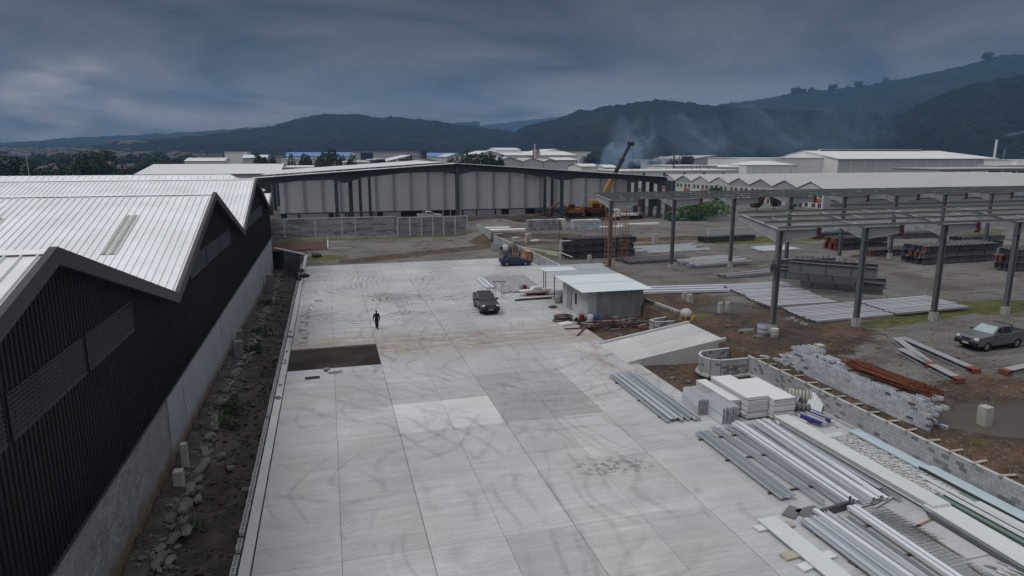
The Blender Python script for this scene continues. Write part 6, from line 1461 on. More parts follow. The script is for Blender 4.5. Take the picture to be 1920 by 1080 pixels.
# ------------------------------------------------------------------ white boards and dark stud bundles
for (cx_, cy_, n_, w, L_, lb, g_) in ((23.9, 33.9, 21, 1.45, 3.9, 'white board in the nearer left stack beside the dark stud bundles', 'boards of the left white stack'), (25.45, 33.4, 19, 1.5, 3.7, 'white board in the right stack beside the wire rolls', 'boards of the right white stack')):
    me_ = MB().box(-w/2, -L_/2, 0, w/2, L_/2, .052).mesh('white_board', M['foam'])
    z = .14
    for k in range(n_):
        o = bpy.data.objects.new('white_board', me_); COL.objects.link(o); j = .02 + (.03 if k % 5 == 4 else 0); o.location = (cx_ - .32 * 0 + random.uniform(-j, j), cy_ - .1 + random.uniform(-j, j), z); o.rotation_euler = (0, 0, random.uniform(-.012, .012)); tag(o, lb.replace('white board in', 'topmost white board of' if k == n_ - 1 else 'white board in'), 'board', g_); z += .057 + (.035 if k % 6 == 5 else 0)
    for y in (cy_ - 1.3, cy_ + 1.2):
        single('timber_bearer', MB().box(cx_ - w/2, y - .06, .005, cx_ + w/2, y + .06, .13), M['timber'], 'timber bearer under ' + ('the left white stack' if 'left' in lb else 'the right white stack'), 'timber', 'bearers under ' + ('the left white stack' if 'left' in lb else 'the right white stack'))
me_ = MB().box(-.35, -1.9, 0, .35, 1.9, .05).mesh('white_board', M['foam'])
for k in range(17):
    o = bpy.data.objects.new('white_board', me_); COL.objects.link(o); o.location = (22.75 + random.uniform(-.03, .03), 34.3 + random.uniform(-.04, .04), .14 + k * .06); tag(o, 'narrow white board in the half-width stack behind the dark stud bundles', 'board', 'boards of the half-width stack')
STUD = MB().sweep((0, -1.15, 0), (0, 1.15, 0), [(-.035, 0), (.035, 0), (.035, .5), (.025, .5), (.025, .012), (-.025, .012), (-.025, .5), (-.035, .5)]).mesh('track_channel', M['galv_lt'])
for k in range(8):
    for l in range(2):
        o = bpy.data.objects.new('track_channel', STUD); COL.objects.link(o); o.location = (21.52 + k * .135 + random.uniform(-.012, .012), 32.85 + random.uniform(-.07, .07), .04 + l * .53); o.rotation_euler = (0, random.uniform(-.03, .03), random.uniform(-.02, .02)); tag(o, 'upright galvanised track in the front stud bundle below the white boards', 'metal stud', 'tracks of the front stud bundle')
for k in range(8):
    for l in range(2):
        o = bpy.data.objects.new('track_channel', STUD); COL.objects.link(o); o.location = (20.95 + k * .12 + random.uniform(-.015, .015) + .0, 34.4 , .04 + l * .5); o.rotation_euler = (0, random.uniform(-.08, .08), random.uniform(-.02, .02) - .1); tag(o, 'upright galvanised track in the rear leaning stud bundle', 'metal stud', 'tracks of the rear stud bundle')
# wire rolls
def roll(loc, rz, r_, L_, m_, label, grp=None, coils=9):
    t = thing('wire_roll', label, 'wire roll', loc, grp, rz, world=False)
    for k in range(coils):
        x = -L_/2 + L_ * (k + .5) / coils; b_ = MB(); V = []; F = []; N_ = 16; jr = r_ * random.uniform(.92, 1.05); tr = L_ / coils * .42
        for i in range(N_):
            a = 2 * math.pi * i / N_; 
            for j in range(5):
                c = 2 * math.pi * j / 5; rr = jr + tr * math.cos(c) - tr; V.append((x + tr * math.sin(c), rr * math.cos(a), r_ + rr * math.sin(a)))
        for i in range(N_):
            for j in range(5): F.append((i*5+j, i*5+(j+1)%5, ((i+1)%N_)*5+(j+1)%5, ((i+1)%N_)*5+j))
        b_.add(V, F); b_.build('coil', M[m_], t)
    b_ = MB(); b_.tube((-L_/2, 0, r_), (L_/2, 0, r_), r_ * .45, n=10); b_.build('core', M['black'], t)
roll((28.05, 33.3, .02), R(-38), .48, 1.4, 'wire_pale', 'pale wrapped wire roll, the upper one by the retaining wall', coils=7)
roll((27.0, 33.3, .02), R(-50), .42, 1.7, 'steel_lt', 'grey and dark striped wire roll beside the right white stack', coils=8)
roll((27.15, 32.0, .02), R(-40), .34, 1.0, 'steel', 'small dark wire coil in front of the striped roll', coils=4)
b = MB(); b.add([(28.45, 31.9, .55), (28.0, 31.2, .05), (28.25, 30.4, .05), (28.5, 31.1, .60)], [(0, 1, 2, 3)])
t = thing('leaning_sheet', 'small pale ribbed sheet leaning on the retaining wall behind the rolls', 'metal sheet', (28.25, 32.0, 0))
b = MB(); A = Vector((27.85, 32.5, .03)); u = Vector((.45, -.95, 0)).normalized(); w = Vector((.62, .35, .98)).normalized()
nn = u.cross(w).normalized()
V = [A, A + u * .95, A + u * .95 + w * 1.15, A + w * 1.15]; b.add([p for p in V] + [p - nn * .03 for p in V], [(0,1,2,3),(7,6,5,4),(0,4,5,1),(1,5,6,2),(2,6,7,3),(3,7,4,0)])
for k in range(1, 4): b.bar(A + u * .24 * k + nn * .01, A + u * .24 * k + w * 1.15 + nn * .01, .03, .03, nn)
b.build('sheet', M['white_sheet'], t)
# wrapped tubes and long pale laths
for k in range(8):
    b_ = MB(); b_.bar(at(1455, 752 + 4.5 * k, .12), at(1552 - 13 * k, 786 + 2.2 * k, .12), .12, .12)
    single('white_lath', b_, M['foam'], 'long white lath fanning out from under the right white stack', 'lath', 'white laths fanning from the white stack')
for k, (x, y, c) in enumerate(((26.3, 29.9, 'wrap'), (26.6, 29.8, 'galv'), (26.85, 30.2, 'galv'), (27.05, 30.05, 'wrap'), (27.3, 30.3, 'galv'), (27.3, 30.9, 'wrap'))):
    b_ = MB(); b_.bar((x + .05, y + 1.15, .30), (x + .40, y - .1, .28), .17, .17)
    o = single('wrapped_tube', b_, M[c], 'purple-blue film-wrapped tube end at the head of the white laths' if c == 'wrap' else 'grey tube end lying between the purple-blue wrapped ones', 'tube', 'purple-blue wrapped tubes' if c == 'wrap' else 'grey tubes between the wrapped ones')
for k in range(9):
    x = 27.6 + rn2.uniform(-.8, .6); y = 30.6 + rn2.uniform(-1.3, .6); b_ = MB(); b_.tube((x, y, .04), (x + rn2.uniform(-.3, .3), y + rn2.uniform(-.4, .4), .08), .03, n=5); single('rope_scrap', b_, M['wire_pale'], 'pale scrap of rope lying between the wrapped tubes and the wall', 'rope scrap', 'rope scraps by the retaining wall')
single('loose_sheet', MB().cbox((26.75, 28.55, .05), (1.0, .75, .03), .1), M['white_sheet'], 'small white loose sheet at the head of the wire lath packs', 'metal sheet')
# ------------------------------------------------------------------ large open hall under construction
HL = thing('open_steel_hall', 'wide open-fronted steel hall under construction with pale cladding at the back', 'industrial hall', (26, 137, YARD))
HX0, HX1, HPK = -13.6, 74.4, 26.0
def hz(x): return 13.5 - (HPK - x) * .066 if x < HPK else 13.5 - (x - HPK) * .066
def hbeam(y, depth, name='portal_beam'):
    top = [(x, hz(x) - .12) for x in (HX0, HPK, HX1)]
    bot = []
    cols = [HX0, 3.4, HPK, 49.0, HX1]
    for a, c in zip(cols[:-1], cols[1:]):
        for f in (0.001, .16, .5, .84): x = a + (c - a) * f; bot.append((x, hz(x) - .12 - depth * (1.75 if f < .01 else (1.0 if f in (.16, .84) else .8))))
    bot.append((HX1, hz(HX1) - .12 - depth * 1.75))
    b_ = MB(); b_.prism(top + bot[::-1], y - .02, y + .02, 'Y')
    b_.build(name, M['steel_hall'], HL)
    b_ = MB()
    for a, c in ((HX0, HPK), (HPK, HX1)): b_.bar((a, y, hz(a) - .12), (c, y, hz(c) - .12), .4, .05)
    for a, c in zip(bot[:-1], bot[1:]): b_.bar((a[0], y, a[1]), (c[0], y, c[1]), .4, .04)
    b_.build('beam_flange', M['steel_hall'], HL)
hbeam(137, 1.15); hbeam(154.2, 1.0)
for y in (143.4, 149): hbeam(y, .7)
def hcol(x, y, w=.55, d=.6, top=None, z0=YARD - .3):
    b_ = MB(); b_.sweep((x, y, z0), (x, y, (top or hz(x) - .9)), I_PROF(w, d, .05, .04), up=(1, 0, 0)); b_.box(x - w/2 - .003, y - d/2 + .02, z0, x + w/2 + .003, y - d/2 + .10, (top or hz(x) - .9)); b_.build('column', M['steel_hall'], HL)
hcol(HPK, 137, .75, .8, hz(HPK) + .25); hcol(1.6, 137, .7); hcol(4.4, 138.5, .8); hcol(6.5, 143.4, .55); hcol(8.8, 149, .6)
hcol(49.0, 137, .75); hcol(49.0, 143.4, .6); hcol(49.1, 149, .6)
for y in (128.5, 133.2, 137, 141, 145, 149, 153): hcol(72.5 if y > 130 else 72.2, y + (2 if y < 130 else 0), .75, .8, hz(72.5) - .6)
for y in (137, 144, 151, 158, 168, 182, 197): hcol(HX0 + .3, y, .8, .9)
for y in (159, 168, 182, 197): hcol(73.5, y, .7, .8)
# roof sheets (edge slightly ragged) and purlin ends
for a, c in ((HX0 - .3, HPK), (HPK, HX1 + .4)):
    n_ = 10
    for k in range(n_):
        xa = a + (c - a) * k / n_; xb = a + (c - a) * (k + 1) / n_; yo = 135.6 + random.uniform(0, .7)
        for (yo, ye_) in ((yo, 140.5 + random.uniform(-.8, .8)), (155.4, 202)):  # strip between left unsheeted, roof shaped so daylight reaches the back cladding
         b = MB(); b.add([(xa, yo, hz(xa) + .10), (xb, yo, hz(xb) + .10), (xb, ye_, hz(xb) + .10), (xa, ye_, hz(xa) + .10), (xa, yo, hz(xa) + .17), (xb, yo, hz(xb) + .17), (xb, ye_, hz(xb) + .17), (xa, ye_, hz(xa) + .17)], [(0, 1, 2, 3), (7, 6, 5, 4), (0, 4, 5, 1), (1, 5, 6, 2), (2, 6, 7, 3), (3, 7, 4, 0)]); b.build('roof_sheet', M['roof_lt'], HL)
b = MB(); x = HX0
while x < HX1:
    b.bar((x, 136.2, hz(x) - .02), (x, 201, hz(x) - .02), .12, .2); x += 1.5
tag(b.build('purlin', M['steel_hall'], HL), kind='stuff')
# back cladding with grey strips
xw0, xw1 = -10.3, 73.0; zc0 = 2.65
x = xw0; k = 0
while x < xw1 - .1:
    xb = min(x + 3.93, xw1); b = MB(); b.prism([(x, zc0), (xb, zc0), (xb, hz(xb) - .2), (x, hz(x) - .2)], 155.0, 155.15, 'Y'); b.build('cladding_panel', M['hall_panel'], HL)
    b = MB(); b.prism([(x + 1.0, zc0 - .02), (x + 1.62, zc0 - .02), (x + 1.62, hz(x) - 1.0), (x + 1.0, hz(x) - 1.0)], 154.8, 155.0, 'Y')
    if k not in (4,): b.build('cladding_strip', M['hall_strip'], HL)
    x += 3.93; k += 1
b = MB(); b.box(xw0, 155.2, YARD - .3, xw1, 155.5, zc0 - .02)
b.build('lower_dark_wall', M['win_dark'], HL)
for (xa, xb) in ((-9, 0), (1, 9.5), (12, 16), (29, 40), (42, 46)):
    b = MB(); b.box(xa, 154.7, YARD - .2, xb, 155.1, zc0 - .25); b.build('lower_block_wall', M['wall_mid'] if xa < 25 else M['hall_strip'], HL)
for k in range(20):
    x = random.uniform(-9, 47); b = MB(); b.box(x, 154.5, YARD, x + .28, 154.66, zc0 - .1); b.build('lower_post', M['black'] if k % 3 else M['hall_strip'], HL)
b = MB(); b.box(xw0, 154.75, zc0 - .16, xw1, 155.0, zc0); b.build('base_beam', M['steel_dk'], HL)
for (x, w) in ((64, 8), (54, 12)):
    b = MB(); b.cbox((x, 152, YARD + .9), (w, 2, 1.0)); o = b.build('stored_panel', M['steel_dk'], HL)
# ------------------------------------------------------------------ mobile crane
CR = thing('mobile_crane', 'yellow mobile crane with a raised dark telescopic boom inside the hall', 'crane', (60, 150, YARD))
B0 = atY(1122, 386, 150); B1 = atY(1182, 269, 150); d = (B1 - B0)
b = MB(); b.bar(B0, B0 + d * .52, 1.0, 1.1, (0, 1, 0)); bevel_obj(b.build('boom_base', M['crane_yellow'], CR), .08)
b = MB(); b.bar(B0 + d * .50, B0 + d * .74, .78, .85, (0, 1, 0)); b.bar(B0 + d * .72, B0 + d * .97, .6, .66, (0, 1, 0)); b.cbox(B0 + d * .74, (1.0, .9, .5)); b.build('boom_extension', M['crane_dark'], CR)
b = MB(); b.cbox(B1, (1.3, .9, .9), 0, .3); b.tube(B1 + Vector((.5, -.5, -.1)), B1 + Vector((.5, .5, -.1)), .4, n=10); b.build('boom_head', M['crane_dark'], CR)
b = MB(); b.tube(B0 + Vector((1.9, 0, -.8)), B0 + d * .33 + Vector((.4, 0, -.5)), .22, n=8); b.build('lift_cylinder', M['steel_lt'], CR)
b = MB(); b.tube(B1 + Vector((.8, 0, -.2)), B1 + Vector((.8, 0, -9)), .03, n=4); b.build('hoist_rope', M['black'], CR)
b = MB(); b.cbox((B0.x, 150, YARD + 2.2), (4.2, 2.4, 1.5)); b.cbox((B0.x - 1.4, 150, YARD + 2.6), (1.6, 2.5, 1.8)); bevel_obj(b.build('superstructure', M['crane_yellow'], CR), .15)
b = MB(); b.cbox((B0.x + 2.8, 149.2, YARD + 2.3), (1.5, 1.1, 1.6)); b.build('operator_cab', M['glass_dark'], CR)
b = MB(); b.cbox((B0.x + 2, 150, YARD + 1.15), (10.5, 2.6, .7)); b.cbox((B0.x + 6.4, 150, YARD + 1.9), (1.8, 2.5, 1.3)); bevel_obj(b.build('carrier', M['crane_dark'], CR), .1)
for k in range(4):
    for s in (-1, 1):
        b = MB(); b.tube((B0.x - 2 + k * 2.4, 150 + s * 1.0, YARD + .62), (B0.x - 2 + k * 2.4, 150 + s * 1.35, YARD + .62), .62, n=14); b.build('wheel', M['rubber'], CR)
def digger(loc, rz, label, m_='digger_orange', s=1.0):
    t = thing('excavator', label, 'excavator', loc, None, rz, world=False)
    for q in (-1, 1):
        b_ = MB(); P = [(-1.9, .25), (-1.6, .02), (1.6, .02), (1.9, .25), (1.9, .6), (1.6, .85), (-1.6, .85), (-1.9, .6)]; b_.prism(P, q * 1.2 - .28, q * 1.2 + .28, 'Y'); b_.build('track', M['rubber'], t)
    b_ = MB(); b_.box(-2.1, -1.2, .95, 1.2, 1.2, 1.9); b_.box(-2.3, -1.15, 1.2, -1.6, 1.15, 2.2); bevel_obj(b_.build('house', M[m_], t), .12)
    b_ = MB(); b_.box(-.2, .3, 1.9, 1.3, 1.2, 3.0); bevel_obj(b_.build('cab', M[m_], t), .1)
    b_ = MB(); b_.box(1.28, .4, 2.0, 1.33, 1.1, 2.85); b_.box(0, 1.19, 2.1, 1.1, 1.23, 2.85); b_.build('cab_window', M['glass_dark'], t)
    b_ = MB(); b_.bar((1.0, -.2, 1.7), (3.2, -.2, 3.3), .4, .6, (0, 1, 0)); b_.bar((3.2, -.2, 3.3), (5.0, -.2, 2.2), .38, .45, (0, 1, 0)); b_.build('boom', M[m_], t)
    b_ = MB(); b_.bar((5.0, -.2, 2.4), (5.6, -.2, .9), .3, .35, (0, 1, 0)); b_.build('arm', M[m_], t)
    b_ = MB(); b_.prism([(5.2, .9), (6.1, 1.0), (6.0, .3), (5.4, .15)], -.7, .3, 'Y'); b_.build('bucket', M['steel_dk'], t)
    return t
digger((53.3, 141, YARD + .3), R(170), 'orange-yellow digger working in front of the hall, left one')
digger((58.5, 140.5, YARD + .3), R(10), 'dull rusty digger with raised arm beside the orange-yellow one', 'rust')
def lorry(loc, rz, label, c1='paint_white', c2='paint_white'):
    t = thing('lorry', label, 'lorry', loc, None, rz, world=False)
    b_ = MB(); b_.box(1.6, -1.0, .7, 3.2, 1.0, 2.5); bevel_obj(b_.build('cab', M[c1], t), .15)
    b_ = MB(); b_.box(3.19, -.85, 1.6, 3.23, .85, 2.3); b_.build('windscreen', M['glass_dark'], t)
    b_ = MB(); b_.box(-3.2, -1.05, .9, 1.4, 1.05, 1.35); b_.build('flatbed', M[c2], t); b_ = MB(); b_.box(-3.1, -.4, .5, 3.0, .4, .9); b_.build('chassis', M['black'], t)
    for x in (-2.2, 2.3):
        for s in (-1, 1): b_ = MB(); b_.tube((x, s * .8, .45), (x, s * 1.05, .45), .45, n=14); b_.build('wheel', M['rubber'], t)
lorry((63.2, 135.5, YARD), R(190), 'small white lorry parked by the right end of the hall')
lorry((66.6, 138.5, YARD), R(100), 'white lorry with a low bed behind the scaffold tower', 'paint_white', 'steel')
q = atY(805, 401, 142); pickup('pickup_truck', 'small white pickup standing in the hall, seen over the boundary wall', M['paint_white'], M['glass_dark'], (q.x, 142, YARD + .55), R(2), 1)
b = MB(); b.box(q.x - 4, 139.5, YARD - .2, q.x + 4, 144.5, YARD + .53); single('earth_pad', b, M['dirt_pile'], 'low earth pad under the small white pickup in the hall', 'earth pad')
# grey block pallets in front of the hall
for i, (xa, xb, yy, hh, lb) in enumerate(((36.4, 43.6, 120.8, 2.0, 'large wrapped block stack standing before the hall, left one'), (45.0, 51.0, 119.4, 1.9, 'large wrapped block stack standing before the hall, right one'))):
    t = thing('block_stack', lb, 'block stack', ((xa + xb) / 2, yy, YARD)); nb = int((xb - xa) / .8)
    for k in range(nb):
        for l in range(4):
            b = MB(); x = xa + k * .8; b.box(x + .02, yy - .5 + random.uniform(-.05, .05), YARD + l * hh / 4 + .02, x + .78, yy + 1.2, YARD + (l + 1) * hh / 4 - .02); b.build('block_pack', M['block_old' if k > 1 and i == 0 else 'block_blue'] if i else (M['block_old'] if random.random() < .85 else M['block_dark']), t)
    if i == 0: b = MB(); b.add([(xb - .9, yy - .8, YARD + hh), (xb + .3, yy - .8, YARD + hh), (xb + .3, yy - .8, YARD), (xb - .3, yy - .8, YARD), (xb - .9, yy + 1.2, YARD + hh + .02), (xb + .3, yy + 1.2, YARD + hh + .02)], [(0, 1, 2, 3), (0, 1, 5, 4)]); b.build('tarpaulin', M['wall_grey'], t)
for (xa, xb, yy, w, lb) in ((29, 36, 120.5, 1.6, 'long white sheet lying left of the two block stacks'), (51.5, 56.5, 120.5, 1.0, 'pale sheets lying right of the two block stacks'), (28, 34, 124.5, 1.3, 'pale slab strip at the foot of the dirt mound before the hall'), (57, 66, 124.0, 1.0, 'white strip lying on the gravel before the right end of the hall'), (37, 43, 130.5, .8, 'thin white strip in the excavated floor of the hall')):
    single('flat_sheet', MB().box(xa, yy, YARD + .02, xb, yy + w, YARD + .32), M['wall_white'], lb, 'sheet')
for i, x in enumerate((36.9, 45.9)):
    b = MB(); b.tube((x, 104 + i * 3, YARD), (x, 104 + i * 3, YARD + 3.2), .04, n=5); b.box(x - .02, 104 + i * 3, YARD + 2.9, x + .3, 104.02 + i * 3, YARD + 3.1); single('marker_pole', b, M['steel_dk'], 'thin dark pole standing on the gravel before the %s block stack' % ('left' if i == 0 else 'right'), 'pole')
for i in range(4):
    b = MB(); x = 48.4 + i * 1.3; b.tube((x, 103, YARD), (x + .1, 103, YARD + 1.6), .04, n=5); single('starter_bar', b, M['timber_lt'], 'thin pale stake in the row behind the high dark beam stack', 'stake', 'stakes behind the high dark stack')
for (px, py, w, h, m_, lb) in ((967, 452, 1.2, .8, 'post_concrete', 'pale concrete box lying in the dug strip left of the beam stack'), (990, 458, .9, 1.9, 'timber_lt', 'upright pinkish concrete stump left of the high beam stack'), (1003, 459, 1.3, .9, 'concrete', 'pale block heap right of the pinkish stump'), (935, 447, 1.6, 1.0, 'concrete_dk', 'grey rubble heap near the end of the low pale wall'), (843, 452, .5, .4, 'timber_lt', 'small pale lump on the far ground before the boundary wall')):
    q = at(px, py, .9 if px > 900 else 0); b_ = MB(); b_.cbox((q.x, q.y, q.z + h / 2 - .1), (w, w * .8, h), .3); b_.cbox((q.x + w * .4, q.y + .2, q.z + .15), (w * .5, w * .5, .4), .7); bevel_obj(single('concrete_lump', b_, M[m_], lb, 'rubble'), .06)
b = MB(); b.tube((-2.8, 104.5, .35), (-1.9, 104.8, .35), .42, n=12); b.tube((-1.9, 104.8, .35), (-1.5, 104.9, .3), .3, n=12); single('oil_drum', b, M['steel_dk'], 'dark drum lying in the grass at the far left corner of the yard', 'drum')
# long pale kerb beside the pale wall going to the beam stack
b = MB(); b.bar((28.7, 96.8, YARD + .1), (33.5, 86.5, YARD + .1), .35, .35); b.bar((31.2, 88.0, YARD + .1), (30.2, 90.5, YARD + .1), .3, .3); single('pale_kerb', b, M['post_concrete'], 'pale concrete kerb running from the low wall to the high dark beam stack', 'kerb')
b = MB()
for x in (30.4,): b.tube((x, 85.2, YARD), (x, 85.2, YARD + 2.6), .10, n=6); b.tube((x, 85.2, YARD + 2.6), (x + 1.8, 85.2, YARD + 2.6), .10, n=6); b.tube((x + .1, 85.2, YARD + 1), (x + 1.5, 84.4, YARD + .4), .1, n=6)
single('bent_pipe', b, M['wall_grey'], 'pale bent pipe rising at the left end of the high dark beam stack', 'pipe')
# ------------------------------------------------------------------ vegetation behind the yard
BUSH = leaf_mesh('bush', M['leaf_green'], 5200, (5.6, 2.4, 3.6), .20, 77)
o = bpy.data.objects.new('green_thicket', BUSH); COL.objects.link(o); q = at(1316, 416, YARD); o.location = (q.x + .3, q.y + 3, YARD); o.rotation_euler = (0, 0, R(-5)); tag(o, 'bright green thicket behind the low concrete wall, between far canopy columns', 'bush')
block_wall('thicket_wall', 'low pale wall in front of the bright green thicket', [(73.5, 137), (78.0, 129.6), (95, 124.5)], YARD - .1, 6, near=(75, 120), limit=0, cap=True, dark=.05)
b = MB(); b.prism([(62, 99.2), (150, 105), (150, 105.2), (62, 99.4)], YARD - .2, YARD + 1.9, 'Z'); single('long_low_wall', b, M['wall_grey'], 'long pale low wall running behind the grass strip to the right', 'wall')
TREES = []
def tree_parts(seed, h, w, m_, n, leaf):
    rn_ = random.Random(seed)
    lm = leaf_mesh('crown', m_, n, (w, w, h * .72), leaf, seed); tm = MB(); tm.tube((0, 0, -.5), (0, 0, h * .5), h * .035, h * .02, 7)
    for k in range(5):
        a = k * 1.3; tm.tube((0, 0, h * (.25 + .05 * k)), (math.cos(a) * w * .5, math.sin(a) * w * .5, h * (.5 + .06 * k)), h * .014, h * .006, 5)
    return lm, tm.mesh('trunk', M['bark'])
TV = [tree_parts(100 + k, 10, 4.6, M['leaf_dark'], 1500, .55) for k in range(4)]
def tree(x, y, s, label, v=0, group=None, z0=YARD, wide=1.0):
    t = thing('tree', label, 'tree', (x, y, z0), group, random.random() * 6, world=False); lm, tm = TV[v % 4]
    c = link('crown', lm, t); c.location = (0, 0, 2.2); tr_ = link('trunk', tm, t); t.scale = (s * wide, s * wide, s)
    return t
def tree_px(px, ytop, w_px, D, label, v=0, group=None, zb=YARD):
    q = atY(px, ytop, D); dist = math.hypot(q.x, q.y) ; wm = w_px * dist / 1265.0
    h = max(4.0, q.z - zb); s = h / 9.6
    return tree(q.x, q.y, s, label, v, group, zb, wide=(wm / 2) / (4.9 * s))
# shrubs along the terrace front
for i, (px, yt, w, D, lb) in enumerate(((1420, 379, 30, 148, 'dark green shrub tree before the terrace of gabled workshops, left one'), (1452, 374, 20, 150, 'narrow shrub tree before the terrace of gabled workshops, middle one'), (1488, 380, 30, 148, 'dark green shrub tree before the terrace of gabled workshops, right one'), (1345, 376, 26, 175, 'small dark shrub tree by the far entrance of the terrace'), (1225, 383, 24, 160, 'green shrub between the right-hand columns of the hall'), (1200, 380, 16, 165, 'green shrub behind the inner columns of the hall'))): tree_px(px, yt, w, D, lb, i)
# mid-distance trees
MT = [(18, 302, 66, 330, 'dark rounded tree mass above the black warehouse roof, at the left edge'), (70, 316, 60, 320, 'low dark tree between the left edge and the big round tree'), (172, 292, 52, 300, 'big round dark tree above the black warehouse roof'), (120, 318, 50, 310, 'low dark tree just left of the big round tree'), (222, 316, 46, 330, 'low dark tree just right of the big round tree'), (262, 310, 40, 420, 'dark tree left of the long pale roofs'), (300, 300, 40, 520, 'dark tree behind the left end of the long pale roofs'),
      (490, 300, 26, 330, 'dark tree above the hall roof, left end of the tree row'), (512, 304, 24, 320, 'dark tree above the hall roof beside the white block'), (546, 303, 24, 300, 'small round tree before the white block behind the hall'), (575, 297, 30, 320, 'dark tree right of the white block behind the hall'), (600, 300, 24, 310, 'lower dark tree beside the long blue roof'), (619, 286, 20, 400, 'tall dark tree in front of the long blue roof'), (612, 305, 44, 255, 'broad green tree close behind the hall roof'), (640, 297, 22, 330, 'dark tree between the blue roof and the louvred block'), (655, 306, 20, 260, 'small tree close behind the hall roof before the louvred block'),
      (900, 297, 60, 280, 'broad dark hedge tree behind the hall roof, right of its peak'), (870, 299, 40, 290, 'low dark hedge tree behind the hall roof at its peak'), (846, 304, 24, 300, 'small dark tree behind the hall peak'), (925, 300, 36, 300, 'low dark tree before the white factory cluster'), (1190, 306, 26, 420, 'bluish tree in the smoke right of the crane boom'), (1225, 302, 26, 430, 'bluish tree in the smoke left of the dark mast'), (1262, 303, 24, 420, 'dark tree at the foot of the dark mast'), (1293, 296, 26, 470, 'dark tree cluster between the pale roofs in the smoke'), (1350, 308, 26, 400, 'low dark tree before the pale roofs, left of the white annex'), (1372, 312, 24, 380, 'low dark tree touching the white annex'), (1105, 292, 24, 600, 'hazy tree above the right end of the white factory'), (760, 309, 60, 250, 'flat green hedge in front of the sign building'), (1150, 300, 30, 430, 'bluish tree in the smoke left of the crane boom')]
for i, (px, yt, w, D, lb) in enumerate(MT): tree_px(px, yt, w, D, lb, i)
# ------------------------------------------------------------------ buildings
def bld(name, label, x0, x1, ytop, D, depth, m_wall, m_roof, roof='flat', rise=1.5, zb=YARD, ridge='x', extras=None, cat='building'):
    A, B_ = atY(x0, ytop, D), atY(x1, ytop, D); z = A.z; t = thing(name, label, cat, ((A.x + B_.x) / 2, D, zb)); xa, xb = A.x, B_.x
    b_ = MB()
    if roof == 'flat' or ridge == 'x':
        b_.box(xa, D, zb, xb, D + depth, z)
        if roof == 'gable': b_.prism([(D, z), (D + depth, z), (D + depth / 2, z + rise)], xa, xb, 'X')
    else:
        b_.box(xa, D, zb, xb, D + depth, z); b_.prism([(xa, z), (xb, z), ((xa + xb) / 2, z + rise)], D, D + depth, 'Y')
    b_.build('wall', M[m_wall], t); b_ = MB()
    if roof == 'flat': b_.box(xa - .3, D - .3, z + .003, xb + .3, D + depth + .3, z + .4)
    elif ridge == 'x':
        y0_, ym, y1_ = D - .5, D + depth / 2, D + depth + .5; k = rise / (depth / 2); zz = z - .5 * k + .05
        b_.add([(xa - .5, y0_, zz), (xb + .5, y0_, zz), (xb + .5, ym, z + rise + .05), (xa - .5, ym, z + rise + .05), (xb + .5, y1_, zz), (xa - .5, y1_, zz)], [(0, 1, 2, 3), (3, 2, 4, 5)])
    else:
        xm = (xa + xb) / 2; k = rise / (xb - xm); zz = z - .5 * k + .05
        b_.add([(xa - .5, D - .5, zz), (xm, D - .5, z + rise + .05), (xb + .5, D - .5, zz), (xa - .5, D + depth, zz), (xm, D + depth, z + rise + .05), (xb + .5, D + depth, zz)], [(0, 1, 4, 3), (1, 2, 5, 4)])
    b_.build('roof', M[m_roof], t, fix=False)
    if extras: extras(t, xa, xb, D, z)
    return t
def win_row(n_, z0f, z1f, m_='win_dark', f0=.05, f1=.95, wf=.5):
    def fn(t, xa, xb, D, z):
        zb = YARD
        for k in range(n_):
            w = (xb - xa) * (f1 - f0) / n_; x = xa + (xb - xa) * f0 + w * k
            b_ = MB(); b_.box(x + w * (1 - wf) / 2, D - .12, zb + (z - zb) * z0f, x + w * (1 + wf) / 2, D - .02, zb + (z - zb) * z1f); b_.build('window', M[m_], t)
    return fn
